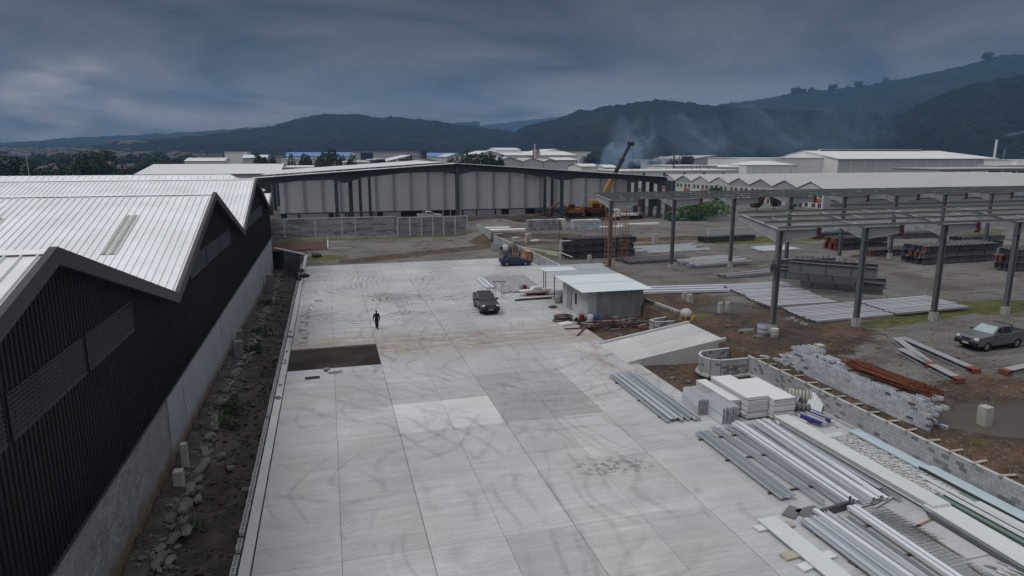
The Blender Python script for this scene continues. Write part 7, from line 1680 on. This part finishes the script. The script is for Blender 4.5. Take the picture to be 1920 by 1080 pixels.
# terrace of gabled workshops: facade faces left, long roofs run to the right
TG = thing('workshop_terrace', 'long terrace of gabled workshops with dark windows and red brick panels', 'building', (122, 180, YARD))
F0 = Vector((126.8, 148.2)); F1 = Vector((119.8, 226.0)); nb_ = 8; dF = (F1 - F0) / nb_
EZ, RZ = 6.3, 8.2
ln_ = 150
for k in range(nb_):
    a = F0 + dF * k; c = F0 + dF * (k + 1); m_ = (a + c) / 2
    wallc = ('wall_grey', 'wall_mid', 'wall_mid', 'wall_mid', 'wall_grey', 'wall_grey', 'wall_mid', 'wall_grey')[k]
    b = MB(); b.add([(a.x, a.y, 0), (c.x, c.y, 0), (c.x, c.y, EZ), (m_.x, m_.y, RZ), (a.x, a.y, EZ)], [(0, 1, 2, 3, 4)]); b.build('gable_wall', M[wallc], TG, fix=False)
    b = MB(); b.add([(a.x - .3, a.y, EZ + .05), (a.x + ln_, a.y, EZ + .05), (m_.x + ln_, m_.y, RZ + .05), (m_.x - .3, m_.y, RZ + .05), (c.x + ln_, c.y, EZ + .05), (c.x - .3, c.y, EZ + .05)], [(0, 1, 2, 3), (3, 2, 4, 5)]); b.build('roof', M['roof_grey'] if k else M['roof_grey'], TG, fix=False)
    dn = dF.normalized(); nf = Vector((-1, -.09)).normalized()
    b = MB()
    P = lambda s, o_, z: (a.x + dF.x * s + nf.x * o_, a.y + dF.y * s + nf.y * o_, z)
    b.add([P(0.01, .08, YARD), P(.99, .08, YARD), P(.99, .08, 5.6), P(.01, .08, 5.6)], [(0, 1, 2, 3)]); b.build('facade', M['wall_cream'], TG, fix=False)
    for s in (.03, .5, .97):
        b = MB(); b.add([P(s - .015, .10, YARD), P(s + .015, .10, YARD), P(s + .015, .10, 5.7), P(s - .015, .10, 5.7), P(s - .015, .35, YARD), P(s + .015, .35, YARD), P(s + .015, .35, 5.7), P(s - .015, .35, 5.7)], [(4, 5, 6, 7), (0, 4, 7, 3), (1, 2, 6, 5), (3, 7, 6, 2)]); b.build('pilaster', M['wall_white'], TG, fix=False)
    for j in range(4):
        s = .08 + j * .215 + (.05 if j > 1 else 0)
        for (z0_, z1_) in ((4.1, 5.3), (1.4, 2.5)):
            if z0_ < 3 and (k + j) % 4 == 3: z1_ = 2.4; z0_ = YARD
            for q_ in (0, .065):
                b = MB(); b.add([P(s + q_, .14, z0_), P(s + q_ + .05, .14, z0_), P(s + q_ + .05, .14, z1_), P(s + q_, .14, z1_)], [(0, 1, 2, 3)]); b.build('window', M['win_dark'], TG, fix=False)
    for s in (.06, .54):
        if (k * 2 + (s > .5)) % 5 in (1, 3) and k not in (0,): continue
        b = MB(); b.add([P(s, .13, 2.75), P(s + .40, .13, 2.75), P(s + .40, .13, 3.8), P(s, .13, 3.8)], [(0, 1, 2, 3)]); b.build('brick_panel', M['brick_red'], TG, fix=False)
a = F0
b = MB(); b.add([(a.x, a.y - .02, 0), (a.x + ln_, a.y - .02, 0), (a.x + ln_, a.y - .02, EZ - 1.5), (a.x, a.y - .02, EZ - 1.5)], [(0, 1, 2, 3)]); b.build('block_side_wall', M['wall_mid'], TG, fix=False)
b = MB(); b.add([(a.x, a.y - .06, EZ - 1.6), (a.x + ln_, a.y - .06, EZ - 1.6), (a.x + ln_, a.y - .06, EZ), (a.x, a.y - .06, EZ)], [(0, 1, 2, 3)]); b.build('metal_side_band', mat('blue_grey_band', (0.24, 0.28, 0.31), .6), TG, fix=False)
b = MB()
for z in (2.2, 3.4): b.box(a.x + 2, a.y - .2, z, a.x + ln_, a.y - .03, z + .12)
b.build('wall_rail', M['steel_dk'], TG)
b = MB()
for k in range(40): b.box(a.x + 1 + k * .9, a.y - 3.0, YARD, a.x + 1.07 + k * .9, a.y - 2.95, 3.2)
b.box(a.x + .5, a.y - 3.0, 3.1, a.x + 37, a.y - 2.94, 3.22); single('railing', b, M['steel_dk'], 'dark railing before the side wall of the workshop terrace', 'railing')
# low pale link roofs and equipment on the left behind the terrace
bld('low_depot', 'low pale depot roof seen right above the gables of the terrace', 1165, 1385, 322, 236, 24, 'wall_white', 'roof_lt', extras=win_row(5, .8, .92, 'black', .1, .95, .12))
# big white warehouse and annex
def big_white():
    D0 = 330
    A = atY(1572, 298, D0); B_ = atY(1873, 296, D0); L_ = atY(1512, 298, D0 + 62)
    t = thing('white_warehouse', 'largest white gabled warehouse standing beyond the grey terrace roofs', 'warehouse', (A.x, D0, YARD)); z = A.z
    xa, xb = A.x, B_.x; dp = 62; b_ = MB(); b_.box(xa + .05, D0, YARD, xb, D0 + dp, z); b_.build('side_wall', M['wall_grey'], t)
    ridge = z + 4.8
    b_ = MB(); b_.add([(xa, D0 - .05, YARD), (xa, D0 + dp, YARD), (xa, D0 + dp, z), (xa, D0 + dp / 2, ridge), (xa, D0 - .05, z)], [(0, 1, 2, 3, 4)]); b_.build('gable_wall', M['wall_white'], t, fix=False)
    b_ = MB(); b_.add([(xa - .6, D0 - .8, z), (xb + .6, D0 - .8, z), (xb - 14, D0 + dp / 2, ridge + .1), (xa - .6, D0 + dp / 2, ridge + .1), (xb + .6, D0 + dp + .8, z), (xa - .6, D0 + dp + .8, z)], [(0, 1, 2, 3), (3, 2, 4, 5), (1, 4, 2)]); b_.build('roof', M['roof_lt'], t, fix=False)
    b_ = MB(); b_.box(xa + 12, D0 + dp / 2 - 1.2, ridge + .12, xb - 30, D0 + dp / 2 + 1.2, ridge + 1.0); b_.build('ridge_vent', M['wall_grey'], t)
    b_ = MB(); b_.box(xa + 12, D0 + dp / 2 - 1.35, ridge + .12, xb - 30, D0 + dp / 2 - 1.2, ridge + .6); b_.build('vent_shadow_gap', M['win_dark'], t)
    for k in range(1, 13):
        x = xa + (xb - xa) * k / 13; b_ = MB(); b_.box(x - .15, D0 - .12, YARD, x + .15, D0 - .003, z - .1); b_.build('downpipe', M['wall_white'], t)
big_white()
def annex():
    D0 = 322; A = atY(1389, 297, D0 + 20); B_ = atY(1505, 297, D0 + 20)
    t = thing('white_annex', 'white hall with a lower front lean-to left of the largest white warehouse', 'building', (A.x, D0, YARD))
    b_ = MB(); b_.box(A.x, D0 + 20, YARD, B_.x + 16, D0 + 55, A.z); b_.build('upper_wall', M['wall_white'], t)
    b_ = MB(); b_.box(A.x - .3, D0 + 19.7, A.z + .003, B_.x + 16.3, D0 + 55.3, A.z + .35); b_.build('upper_roof', M['roof_lt'], t)
    xa, xb = atY(1400, 310, D0).x, atY(1497, 310, D0).x; z = atY(1400, 309.5, D0).z
    b_ = MB(); b_.box(xa, D0, YARD, xb, D0 + 19.9, z); b_.prism([(xa, z), (xb, z), ((xa + xb) / 2, z + 1.9)], D0 + 3, D0 + 19.9, 'Y'); b_.build('front_wall', M['wall_white'], t)
    b_ = MB(); b_.add([(xa - .3, D0 - .3, z + .02), (xb + .3, D0 - .3, z + .02), ((xa + xb) / 2, D0 + 3, z + 2.0), (xa - .3, D0 + 19.8, z + .02), (xb + .3, D0 + 19.8, z + .02), ((xa + xb) / 2, D0 + 19.8, z + 2.0)], [(0, 1, 2), (0, 2, 5, 3), (2, 1, 4, 5)]); b_.build('front_roof', M['roof_lt'], t, fix=False)
annex()
q = atY(1869, 262, 345); b = MB(); b.tube((q.x, 345, YARD), (q.x, 345, q.z), .85, .65, 12); b.tube((q.x, 345, q.z - .5), (q.x, 345, q.z), .8, .8, 12); single('factory_chimney', b, M['wall_white'], 'tall pale chimney at the right end of the largest white warehouse', 'chimney')
b = MB(); x1_ = atY(1882, 293, 350).x; b.tube((x1_, 350, YARD), (x1_, 350, atY(1882, 279, 350).z), .15, n=6); single('lamp_mast', b, M['wall_grey'], 'thin mast just right of the tall pale chimney', 'mast')
bld('white_shed', 'white flat building at the right edge beyond the chimney', 1906, 1990, 301, 300, 20, 'wall_white', 'roof_lt')
bld('white_strip_roof', 'low white strip roof under the tall chimney at the right', 1872, 1960, 311, 290, 12, 'wall_white', 'roof_lt')
t = bld('slab_roof_block', 'unfinished flat-roofed concrete block before the largest white warehouse', 1762, 1990, 318, 236, 26, 'wall_mid', 'roof_grey', extras=win_row(8, .55, .9, 'win_dark', .02, .98, .8))
# buildings behind the hall, left part
def hallback():
    D = 206
    t = bld('long_pale_roof', 'long pale roofed warehouse rising behind the left half of the steel hall', 255, 522, 327, D, 46, 'wall_grey', 'roof_lt', 'gable', 2.4)
    return t
hallback()
bld('pale_parapet_block', 'pale grey parapet block right of the long pale roof behind the hall', 524, 586, 315.5, 222, 30, 'wall_grey', 'roof_lt')
bld('rear_pale_roof', 'second long pale roof just above the first, at the far left of the hall', 300, 500, 314.5, 262, 30, 'wall_white', 'roof_lt')
FB = [
 ('white_block', 'white stepped block above the long pale roofs at left', 421, 462, 285.5, 520, 30, 'wall_white', 'roof_lt', 'flat', 1, 'x', None),
 ('white_block', 'low white gabled roofs left of the white stepped block', 346, 420, 302, 480, 30, 'wall_white', 'roof_lt', 'gable', 2, 'x', None),
 ('white_block', 'low white building right of the white stepped block', 455, 500, 296, 500, 24, 'wall_grey', 'roof_lt', 'gable', 2, 'x', None),
 ('white_block', 'small white block between trees, before the long blue roof', 527, 562, 299, 420, 20, 'wall_white', 'roof_lt', 'flat', 1, 'x', None),
 ('blue_roof_factory', 'long factory with a bright blue roof, the left one', 536, 668, 293, 560, 60, 'wall_white', 'roof_blue', 'gable', 3.2, 'x', None),
 ('grey_factory', 'wide pale grey factory box with a dark blue panel', 664, 792, 285.5, 520, 40, 'wall_grey', 'roof_grey', 'flat', 1, 'x', lambda t, xa, xb, D, z: [MB().box(xa + (xb - xa) * .09, D - .3, YARD + (z - YARD) * .55, xa + (xb - xa) * .27, D - .02, z - .3).build('dark_panel', M['navy_wall'], t), MB().box(xa + (xb - xa) * .0, D - .3, YARD + (z - YARD) * .28, xa + (xb - xa) * .30, D - .02, YARD + (z - YARD) * .5).build('dark_red_band', M['brick_dk'], t)]),
 ('red_sign_block', 'narrow dark blue and red block at the right end of the grey factory', 793, 800, 285, 505, 14, 'navy_wall', 'navy_wall', 'flat', 1, 'x', lambda t, xa, xb, D, z: [MB().box(xa - 6, D - .5, YARD + (z - YARD) * .35, xb + 3, D - .1, YARD + (z - YARD) * .55).build('red_canopy', M['red'], t)]),
 ('blue_roof_factory', 'shorter factory with a bright blue roof and white gable, the right one', 798, 866, 293, 560, 50, 'wall_white', 'roof_blue', 'gable', 2.8, 'x', None),
 ('green_gable_hall', 'pale greenish gabled hall at the right end of the blue roofs', 838, 872, 294, 450, 40, 'wall_grey', 'wall_grey', 'gable', 2.2, 'y', None),
 ('sign_warehouse', 'white low-gabled warehouse with a framed sign, right behind the hall peak', 728, 816, 301.5, 330, 50, 'wall_white', 'roof_lt', 'gable', 2.6, 'y', 'sign'),
 ('navy_office', 'dark navy glass office block beside the sign warehouse', 706, 722, 299, 300, 20, 'navy_wall', 'roof_lt', 'flat', 1, 'x', None),
 ('glass_office', 'teal glazed office attached to the navy block', 693, 706, 300.5, 300, 20, 'glass_teal', 'roof_lt', 'flat', 1, 'x', None),
 ('louvred_block', 'low white block with rows of windows left of the navy office', 645, 694, 305, 280, 24, 'wall_grey', 'roof_lt', 'flat', 1, 'x', win_row(8, .5, .9)),
 ('white_block', 'low white block above the louvred one', 652, 690, 302.5, 340, 20, 'wall_white', 'roof_lt', 'flat', 1, 'x', None),
 ('factory_tank_house', 'tallest white box of the white factory cluster', 930, 976, 280.5, 520, 30, 'wall_white', 'roof_lt', 'gable', 1.5, 'x', None),
 ('factory_hall', 'white gabled factory hall at the left of the white cluster', 893, 944, 290, 500, 50, 'wall_white', 'roof_lt', 'gable', 3, 'y', None),
 ('factory_hall', 'long white factory hall forming the middle of the white cluster', 940, 1082, 291, 500, 60, 'wall_white', 'roof_lt', 'gable', 3, 'x', win_row(10, .45, .6, 'wall_mid', .1, .95, .7)),
 ('factory_hall', 'white arched roof right of the silo tower', 1013, 1066, 286, 540, 50, 'wall_white', 'roof_lt', 'gable', 3, 'y', None),
 ('grey_gable_shed', 'pale grey gabled shed in the front row of the white cluster, left', 931, 978, 302, 380, 30, 'wall_grey', 'roof_grey', 'gable', 2.2, 'y', None),
 ('grey_gable_shed', 'pale grey gabled shed in the front row of the white cluster, middle', 979, 1018, 303, 380, 30, 'wall_grey', 'roof_grey', 'gable', 2.0, 'y', None),
 ('grey_gable_shed', 'pale grey gabled shed in the front row of the white cluster, right', 1019, 1043, 303, 380, 30, 'wall_grey', 'roof_grey', 'gable', 1.5, 'y', None),
 ('pale_box_shed', 'pale ribbed box shed at the right end of the white cluster', 1043, 1083, 300, 380, 30, 'wall_grey', 'roof_lt', 'gable', 1.3, 'x', None),
 ('far_white_row', 'thin white building row high above the right end of the white cluster', 1060, 1108, 285, 640, 20, 'wall_white', 'roof_lt', 'flat', 1, 'x', None),
 ('smoke_roof', 'pale roof in the smoke right of the crane boom, the long low one', 1185, 1290, 301.5, 480, 40, 'wall_white', 'roof_grey', 'flat', 1, 'x', None),
 ('smoke_roof', 'white roof block beside the dark mast in the smoke', 1266, 1288, 294.5, 560, 30, 'wall_white', 'roof_lt', 'flat', 1, 'x', None),
 ('smoke_roof', 'broad pale arched roof left of the white annex', 1296, 1386, 298, 520, 70, 'roof_grey', 'roof_grey', 'gable', 3.0, 'y', None),
 ('smoke_roof', 'white low roof in front of the broad arched one', 1262, 1345, 312, 330, 30, 'wall_white', 'roof_lt', 'flat', 1, 'x', win_row(3, .0, .98, 'steel_dk', .15, .9, .04)),
 ('smoke_roof', 'white low roof touching the left side of the white annex', 1345, 1392, 313.5, 330, 20, 'wall_white', 'roof_lt', 'gable', 1.2, 'x', None),
 ('smoke_roof', 'small white roof left of the crane boom in the smoke', 1090, 1125, 312, 330, 20, 'wall_white', 'roof_lt', 'gable', 1.2, 'x', None),
 ('smoke_roof', 'small white roof just right of the crane boom foot in the smoke', 1135, 1160, 314, 320, 20, 'wall_white', 'roof_lt', 'gable', 1.2, 'x', None),
]
M['brick_dk'] = mat('dark_red_band', (0.12, 0.045, 0.045), .9); M['glass_teal'] = mat('teal_glazing', (0.06, 0.13, 0.15), .25)
for (nm, lb, x0_, x1_, yt, D, dp, mw, mr, rf, rs, rd, ex) in FB:
    t = bld(nm, lb, x0_, x1_, yt, D, dp, mw, mr, rf, rs, YARD, rd, ex if callable(ex) else None)
    if ex == 'sign':
        A = atY(750, 299.5, D); B_ = atY(767, 306, D); b_ = MB(); b_.box(A.x, D - .6, B_.z, B_.x, D - .4, A.z); b_.build('sign_board', M['wall_white'], t)
        b_ = MB(); w = B_.x - A.x; h = A.z - B_.z
        b_.box(A.x, D - .68, A.z - .12, B_.x, D - .6, A.z); b_.box(A.x, D - .68, B_.z, B_.x, D - .6, B_.z + .12); b_.box(A.x, D - .68, B_.z, A.x + .12, D - .6, A.z); b_.box(B_.x - .12, D - .68, B_.z, B_.x, D - .6, A.z)
        for k in range(4):  # four blurred capitals, unreadable in the photograph
            x = A.x + w * (.12 + .20 * k); ww = w * .13; z0_, z1_ = B_.z + h * .25, A.z - h * .25
            b_.box(x, D - .68, z0_, x + .10, D - .6, z1_); b_.box(x + ww - .1, D - .68, z0_, x + ww, D - .6, z1_) if k != 2 else None
            if k in (0, 1, 2): b_.box(x, D - .68, z1_ - .1, x + ww, D - .6, z1_)
            if k in (0, 1, 3): b_.box(x, D - .68, z0_, x + ww, D - .6, z0_ + .1)
            if k in (0, 2): b_.box(x, D - .68, (z0_ + z1_) / 2, x + ww, D - .6, (z0_ + z1_) / 2 + .1)
        b_.build('lettering', M['steel_dk'], t)
# silo tower of the white factory
A = atY(1001, 277, 495); B_ = atY(1013, 277, 495); t = thing('silo_tower', 'pink-banded silo tower rising in the middle of the white cluster', 'silo', (A.x, 495, YARD))
for k in range(2): b = MB(); x = A.x + (B_.x - A.x) * (k + .5) / 2; b.tube((x, 495, YARD), (x, 495, A.z - 1.5 - k), 1.25, n=12); b.build('silo', M['wall_cream'], t)
b = MB(); b.box(A.x, 496.6, YARD, B_.x, 498, A.z - 1); b.box(A.x + .3, 494, A.z - 4, B_.x - .3, 497, A.z - 3.4); b.build('frame', M['brick_red'], t); b = MB(); b.tube((A.x + .8, 495, A.z - 2), (A.x + .8, 495, A.z + 3.0), .5, n=8); b.build('vent_pipe', M['wall_grey'], t)
for (px, yt, yb_, D, r_, lb) in ((1264, 291, 322, 300, .55, 'dark broad mast standing before the smoky roofs'), (1183, 312, 335, 205, .10, 'thin dark pole rising above the hall roof right of the boom'), (1281, 311, 322, 250, .16, 'thin mast above the terrace, first of the row'), (1297, 311, 322, 250, .16, 'thin mast above the terrace, second of the row'), (1313, 310, 322, 250, .2, 'thin mast above the terrace, third of the row'), (1330, 314, 322, 250, .3, 'thick short mast above the terrace, fourth of the row'), (478, 286, 300, 420, .2, 'thin mast left of the long blue roof'), (667, 274, 286, 600, .25, 'thin mast above the grey factory'), (49, 290, 327, 300, .15, 'thin pole above the black warehouse at the left edge'), (585, 285, 320, 300, .15, 'pale thin pole beside the parapet block'), (1413, 316, 326, 310, .1, 'thin lightning rod before the white annex, first'), (1433, 317, 326, 310, .1, 'thin lightning rod before the white annex, second'), (1463, 317, 326, 310, .1, 'thin lightning rod before the white annex, third'), (1484, 317, 326, 310, .1, 'thin lightning rod before the white annex, fourth')):
    q = atY(px, yt, D); b = MB(); b.tube((q.x, D, YARD), (q.x, D, q.z), r_, r_ * .7, 6); single('mast', b, M['wall_grey'] if 'pale' in lb or px < 60 else M['steel_dk'], lb, 'mast')
# far town at the left, hundreds of small roofs too far to tell apart
rt_ = random.Random(21); bw = MB(); br_ = MB(); bo = MB()
def far_house(W_, Rf, px, D, s=1.0, zb=0.0):
    q = atY(px, 289, D); x, y = q.x, D; w = rt_.uniform(6, 13) * s; l = rt_.uniform(6, 10) * s; h = rt_.uniform(2.6, 5) * s
    W_.box(x - w/2, y, zb - 6, x + w/2, y + l, zb + h); Rf.prism([(y - .4, zb + h), (y + l + .4, zb + h), (y + l/2, zb + h + 1.6 * s)], x - w/2 - .4, x + w/2 + .4, 'X')
def base_z(D): return YARD + max(0, (D - 650)) * .028
for i in range(520):
    D = rt_.uniform(520, 1500); px = rt_.uniform(-60, 420) if rt_.random() < .8 else rt_.uniform(400, 900)
    if D < 700 and px > 330: continue
    far_house(bw, br_, px, D, 1.0, base_z(D) - 1)
tag(bw.build('far_town_walls', M['wall_cream_dim'] if 'wall_cream_dim' in M else M['wall_mid'], None), kind='stuff'); tag(br_.build('far_town_roofs', M['roof_far'], None), kind='stuff')
for i in range(34):
    px = rt_.uniform(208, 292); D = 1560 + rt_.uniform(0, 90); far_house(bo, bo, px, D, .9, 32 + (D - 1560) * .1 + rt_.uniform(-1, 1))
tag(bo.build('hillside_estate', mat('salmon_walls', (0.12, 0.075, 0.062), .9, 0, .3, .05), None), kind='stuff')
# ------------------------------------------------------------------ forested hills (polar sheets of real height)
def hill_mat(name, c0, c1, patch=(0.06, 0.08, 0.035)):
    m = bpy.data.materials.new(name); m.use_nodes = True; t = m.node_tree; N = t.nodes; L = t.links; b_ = N['Principled BSDF']; g = N.new('ShaderNodeNewGeometry')
    def nz(s, d=5):
        n = N.new('ShaderNodeTexNoise'); n.inputs['Scale'].default_value = s; n.inputs['Detail'].default_value = d; n.inputs['Roughness'].default_value = .65; L.new(g.outputs['Position'], n.inputs['Vector']); return n.outputs['Fac']
    def rg(v, a, c): n = N.new('ShaderNodeMapRange'); L.new(v, n.inputs['Value']); n.inputs['From Min'].default_value = a; n.inputs['From Max'].default_value = c; return n.outputs[0]
    def mix(f, a, c):
        n = N.new('ShaderNodeMix'); n.data_type = 'RGBA'; L.new(f, n.inputs[0])
        for i, v in ((6, a), (7, c)):
            if isinstance(v, tuple): n.inputs[i].default_value = (*v, 1)
            else: L.new(v, n.inputs[i])
        return n.outputs[2]
    c = mix(rg(nz(.05), .35, .65), c0, c1); c = mix(rg(nz(.0045, 4), .56, .68), c, patch); L.new(c, b_.inputs['Base Color']); b_.inputs['Roughness'].default_value = .95; b_.inputs['Specular IOR Level'].default_value = .1
    return m
HM = hill_mat('forest', (0.005, 0.010, 0.011), (0.013, 0.020, 0.018), (0.019, 0.027, 0.019))
def hill(name, prof, Dc, d0, d1, nr=90, na=620, lump=7.0, lump_s=14.0, base=0.0, rough=.05, seed=0, m=HM):
    """prof: skyline as (pixel x, pixel y); the crest stands at distance Dc, slopes fall to d0 and d1"""
    px = np.array([p[0] for p in prof], float); py = np.array([p[1] for p in prof], float)
    cols = np.linspace(px[0], px[-1], na); yy = np.interp(cols, px, py)
    k_ = np.hanning(9); k_ /= k_.sum(); yy = np.convolve(np.pad(yy, 4, 'edge'), k_, 'valid')
    az = YAW + np.arctan((cols - 960) / 1265.0); vf = np.sqrt(1 + ((cols - 960) / 1265.0) ** 2)
    # true height of the crest seen at row y: ray slope
    slope = []
    for c, y in zip(cols, yy):
        r = ray(c, y); slope.append(r.z / math.hypot(r.x, r.y))
    hc = CAMH + Dc * np.array(slope)
    rr = np.concatenate([np.linspace(d0, Dc, int(nr * .8)), np.linspace(Dc, d1, nr - int(nr * .8) + 1)[1:]])
    A_, Rr = np.meshgrid(az, rr, indexing='ij'); X = np.sin(A_) * Rr; Y = np.cos(A_) * Rr; Hc = hc[:, None]
    t = np.where(Rr < Dc, (Rr - d0) / (Dc - d0), 1 - (Rr - Dc) / (d1 - Dc)); t = np.clip(t, 0, 1)
    sh = t ** 1.15
    spur = fbm(X / 330.0 + seed, Y / 330.0, 4) - .5
    H = base + (Hc - base) * sh + spur * (Hc - base) * .9 * (t * (1 - t)) * 1.6
    tr_ = fbm(X / lump_s + seed, Y / lump_s, 3, .6); tr2 = vnoise(X / (lump_s * .45) + 3.3, Y / (lump_s * .45))
    H = H + (tr_ - .55) * lump * 1.5 + (tr2 - .5) * lump * .55
    H = H - 8 * (t < .001)
    V = np.stack([X, Y, H], -1).reshape(-1, 3); n0, n1 = X.shape; ii = np.arange(n0 * n1).reshape(n0, n1)
    Q = np.stack([ii[:-1, :-1], ii[1:, :-1], ii[1:, 1:], ii[:-1, 1:]], -1).reshape(-1, 4)
    return tag(link(name, grid_mesh(name, V, Q, m, False)), kind='structure')
hill('hills', [(-2600, 275), (-1200, 262), (-400, 262), (-120, 266), (0, 268), (62, 265), (120, 260), (155, 258), (207, 255), (300, 251), (375, 247), (475, 239), (600, 236), (800, 232), (900, 228)], 3300, 1900, 4200, lump=9, lump_s=26, seed=2, base=20)
hill('hills', [(-2600, 284), (-400, 285), (0, 283), (150, 275), (275, 263), (337, 258), (412, 250), (480, 241), (512, 237), (545, 226), (593, 216), (635, 213), (690, 214), (712, 223), (732, 217), (770, 222), (822, 226), (851, 232), (900, 238), (960, 246), (1020, 256), (1080, 264), (1120, 272)], 1750, 900, 2300, lump=6.0, lump_s=15, seed=5, base=6)
hill('hills', [(780, 245), (850, 240), (900, 235), (984, 226), (1100, 212), (1250, 200), (1400, 196)], 4300, 2600, 5200, lump=8, lump_s=30, seed=11, base=30)
hill('hills', [(900, 285), (940, 262), (984, 236), (1029, 226), (1061, 216), (1084, 206), (1100, 208), (1113, 203), (1160, 195), (1228, 187), (1292, 192), (1330, 197), (1433, 203), (1520, 206), (1600, 210), (1700, 215), (1820, 218), (2000, 222), (2300, 225), (3600, 215), (6000, 240)], 1500, 820, 2100, nr=100, na=1100, lump=6.0, lump_s=13, seed=8, base=5)
hill('hills', [(1290, 240), (1339, 196), (1420, 187), (1480, 173), (1527, 169), (1587, 164), (1660, 151), (1741, 134), (1792, 123), (1840, 107), (1855, 103), (1890, 103), (1920, 103), (2100, 90), (2350, 88), (3600, 60), (6000, 120)], 2350, 1500, 3200, nr=90, na=1000, lump=6.5, lump_s=17, seed=14, base=20)
hill('hills', [(1560, 300), (1640, 240), (1698, 203), (1741, 181), (1783, 162), (1860, 146), (1920, 137), (2060, 128), (2350, 120), (3600, 150), (6000, 200)], 1250, 700, 1800, nr=100, na=900, lump=6.0, lump_s=11, seed=19, base=4)
# gentle foreland between site and hills
for i, (px, yt, w, D) in enumerate([(random.uniform(-20, 1900), 0, random.uniform(16, 30), random.uniform(520, 860)) for _ in range(90)]):
    if 330 < px < 1120 and D < 650: continue
    q = atY(px, 289, D); s = random.uniform(.8, 1.5); tree(q.x, q.y, s, 'dark tree standing on the plain at the foot of the forested hills', i, 'scattered trees at the foot of the hills', YARD + max(0, D - 850) * .05 - .5, wide=random.uniform(1, 1.9))
# lone trees on the skyline of the tall ridge
for i, (px, py) in enumerate(((1487, 169), (1496, 168), (1505, 169), (1519, 168), (1560, 166), (1590, 164), (1610, 160), (1845, 105), (1853, 104), (1660, 152), (1240, 190), (1232, 189))):
    Dd = 2330 if px > 1300 else 1490; r = ray(px, py + 3); k = Dd / math.hypot(r.x, r.y); s = (2.0 if px > 1300 else 1.2) * random.uniform(.8, 1.2)
    tree(r.x * k, r.y * k, s, 'single tree breaking the skyline of the wooded ridge', i, 'skyline trees on the wooded ridge', CAMH + r.z * k - 8, wide=1.1)
# ------------------------------------------------------------------ smoke and haze
def vol_mat(name, dens, col, noise=None, ani=0.0, falloff=None, absorb=None):
    m = bpy.data.materials.new(name); m.use_nodes = True; t = m.node_tree; N = t.nodes; L = t.links
    for n in list(N): N.remove(n)
    o_ = N.new('ShaderNodeOutputMaterial'); v = N.new('ShaderNodeVolumePrincipled'); v.inputs['Color'].default_value = (*col, 1); v.inputs['Density'].default_value = dens; v.inputs['Anisotropy'].default_value = ani
    L.new(v.outputs[0], o_.inputs['Volume'])
    if noise:
        tc_ = N.new('ShaderNodeTexCoord'); mp_ = N.new('ShaderNodeMapping'); mp_.inputs['Scale'].default_value = noise[1]; L.new(tc_.outputs['Object'], mp_.inputs[0])
        n = N.new('ShaderNodeTexNoise'); n.inputs['Scale'].default_value = noise[0]; n.inputs['Detail'].default_value = 4; n.inputs['Distortion'].default_value = 1.0; L.new(mp_.outputs[0], n.inputs['Vector'])
        r_ = N.new('ShaderNodeMapRange'); L.new(n.outputs['Fac'], r_.inputs['Value']); r_.inputs['From Min'].default_value = .46; r_.inputs['From Max'].default_value = .72
        ln = N.new('ShaderNodeVectorMath'); ln.operation = 'LENGTH'; L.new(tc_.outputs['Object'], ln.inputs[0]); f = N.new('ShaderNodeMapRange'); L.new(ln.outputs['Value'], f.inputs['Value']); f.inputs['From Min'].default_value = .25; f.inputs['From Max'].default_value = .95; f.inputs['To Min'].default_value = 1; f.inputs['To Max'].default_value = 0
        a = N.new('ShaderNodeMath'); a.operation = 'MULTIPLY'; L.new(r_.outputs[0], a.inputs[0]); L.new(f.outputs[0], a.inputs[1]); c = N.new('ShaderNodeMath'); c.operation = 'MULTIPLY'; L.new(a.outputs[0], c.inputs[0]); c.inputs[1].default_value = dens; L.new(c.outputs[0], v.inputs['Density'])
    return m
def smoke(cx_, cy_, cz_, rx, ry, rz_a, dens, sc, tilt, label=None):
    b_ = bmesh.new(); bmesh.ops.create_icosphere(b_, subdivisions=3, radius=1.0); me_ = bpy.data.meshes.new('smoke'); b_.to_mesh(me_); b_.free()
    me_.materials.append(vol_mat('smoke_volume', dens, (0.50, 0.74, 1.0), (sc, (1, 1, 1.2)))); o = bpy.data.objects.new('smoke', me_); COL.objects.link(o); o.location = (cx_, cy_, cz_); o.scale = (rx, ry, rz_a); o.rotation_euler = (0, tilt, 0); tag(o, kind='stuff'); return o
if not globals().get('NO_VOL'):
    for (px, py, D, rx, ry, rz_a, dn, sc, tl) in ((1165, 296, 420, 15, 15, 20, .5, 1.3, .45), (1200, 262, 430, 26, 16, 26, .09, 1.1, .5), (1330, 262, 560, 60, 40, 34, .026, 1.5, .5), (1480, 255, 620, 85, 45, 36, .016, 1.4, .5), (1600, 245, 640, 60, 45, 50, .012, 1.3, .4), (1222, 306, 400, 16, 10, 5, .16, 1.8, 0), (1905, 250, 360, 11, 6, 1.6, .16, 2.0, -.18)):
        q = atY(px, py, D); smoke(q.x, q.y, q.z, rx, ry, rz_a, dn, sc, tl)
    hb = MB().box(-5600, -700, -6, 5600, 5600, 470); me_ = hb.mesh('haze', vol_mat('haze_air', 0.00017, (0.28, 0.54, 0.95))); o = bpy.data.objects.new('haze', me_); COL.objects.link(o); tag(o, kind='stuff')
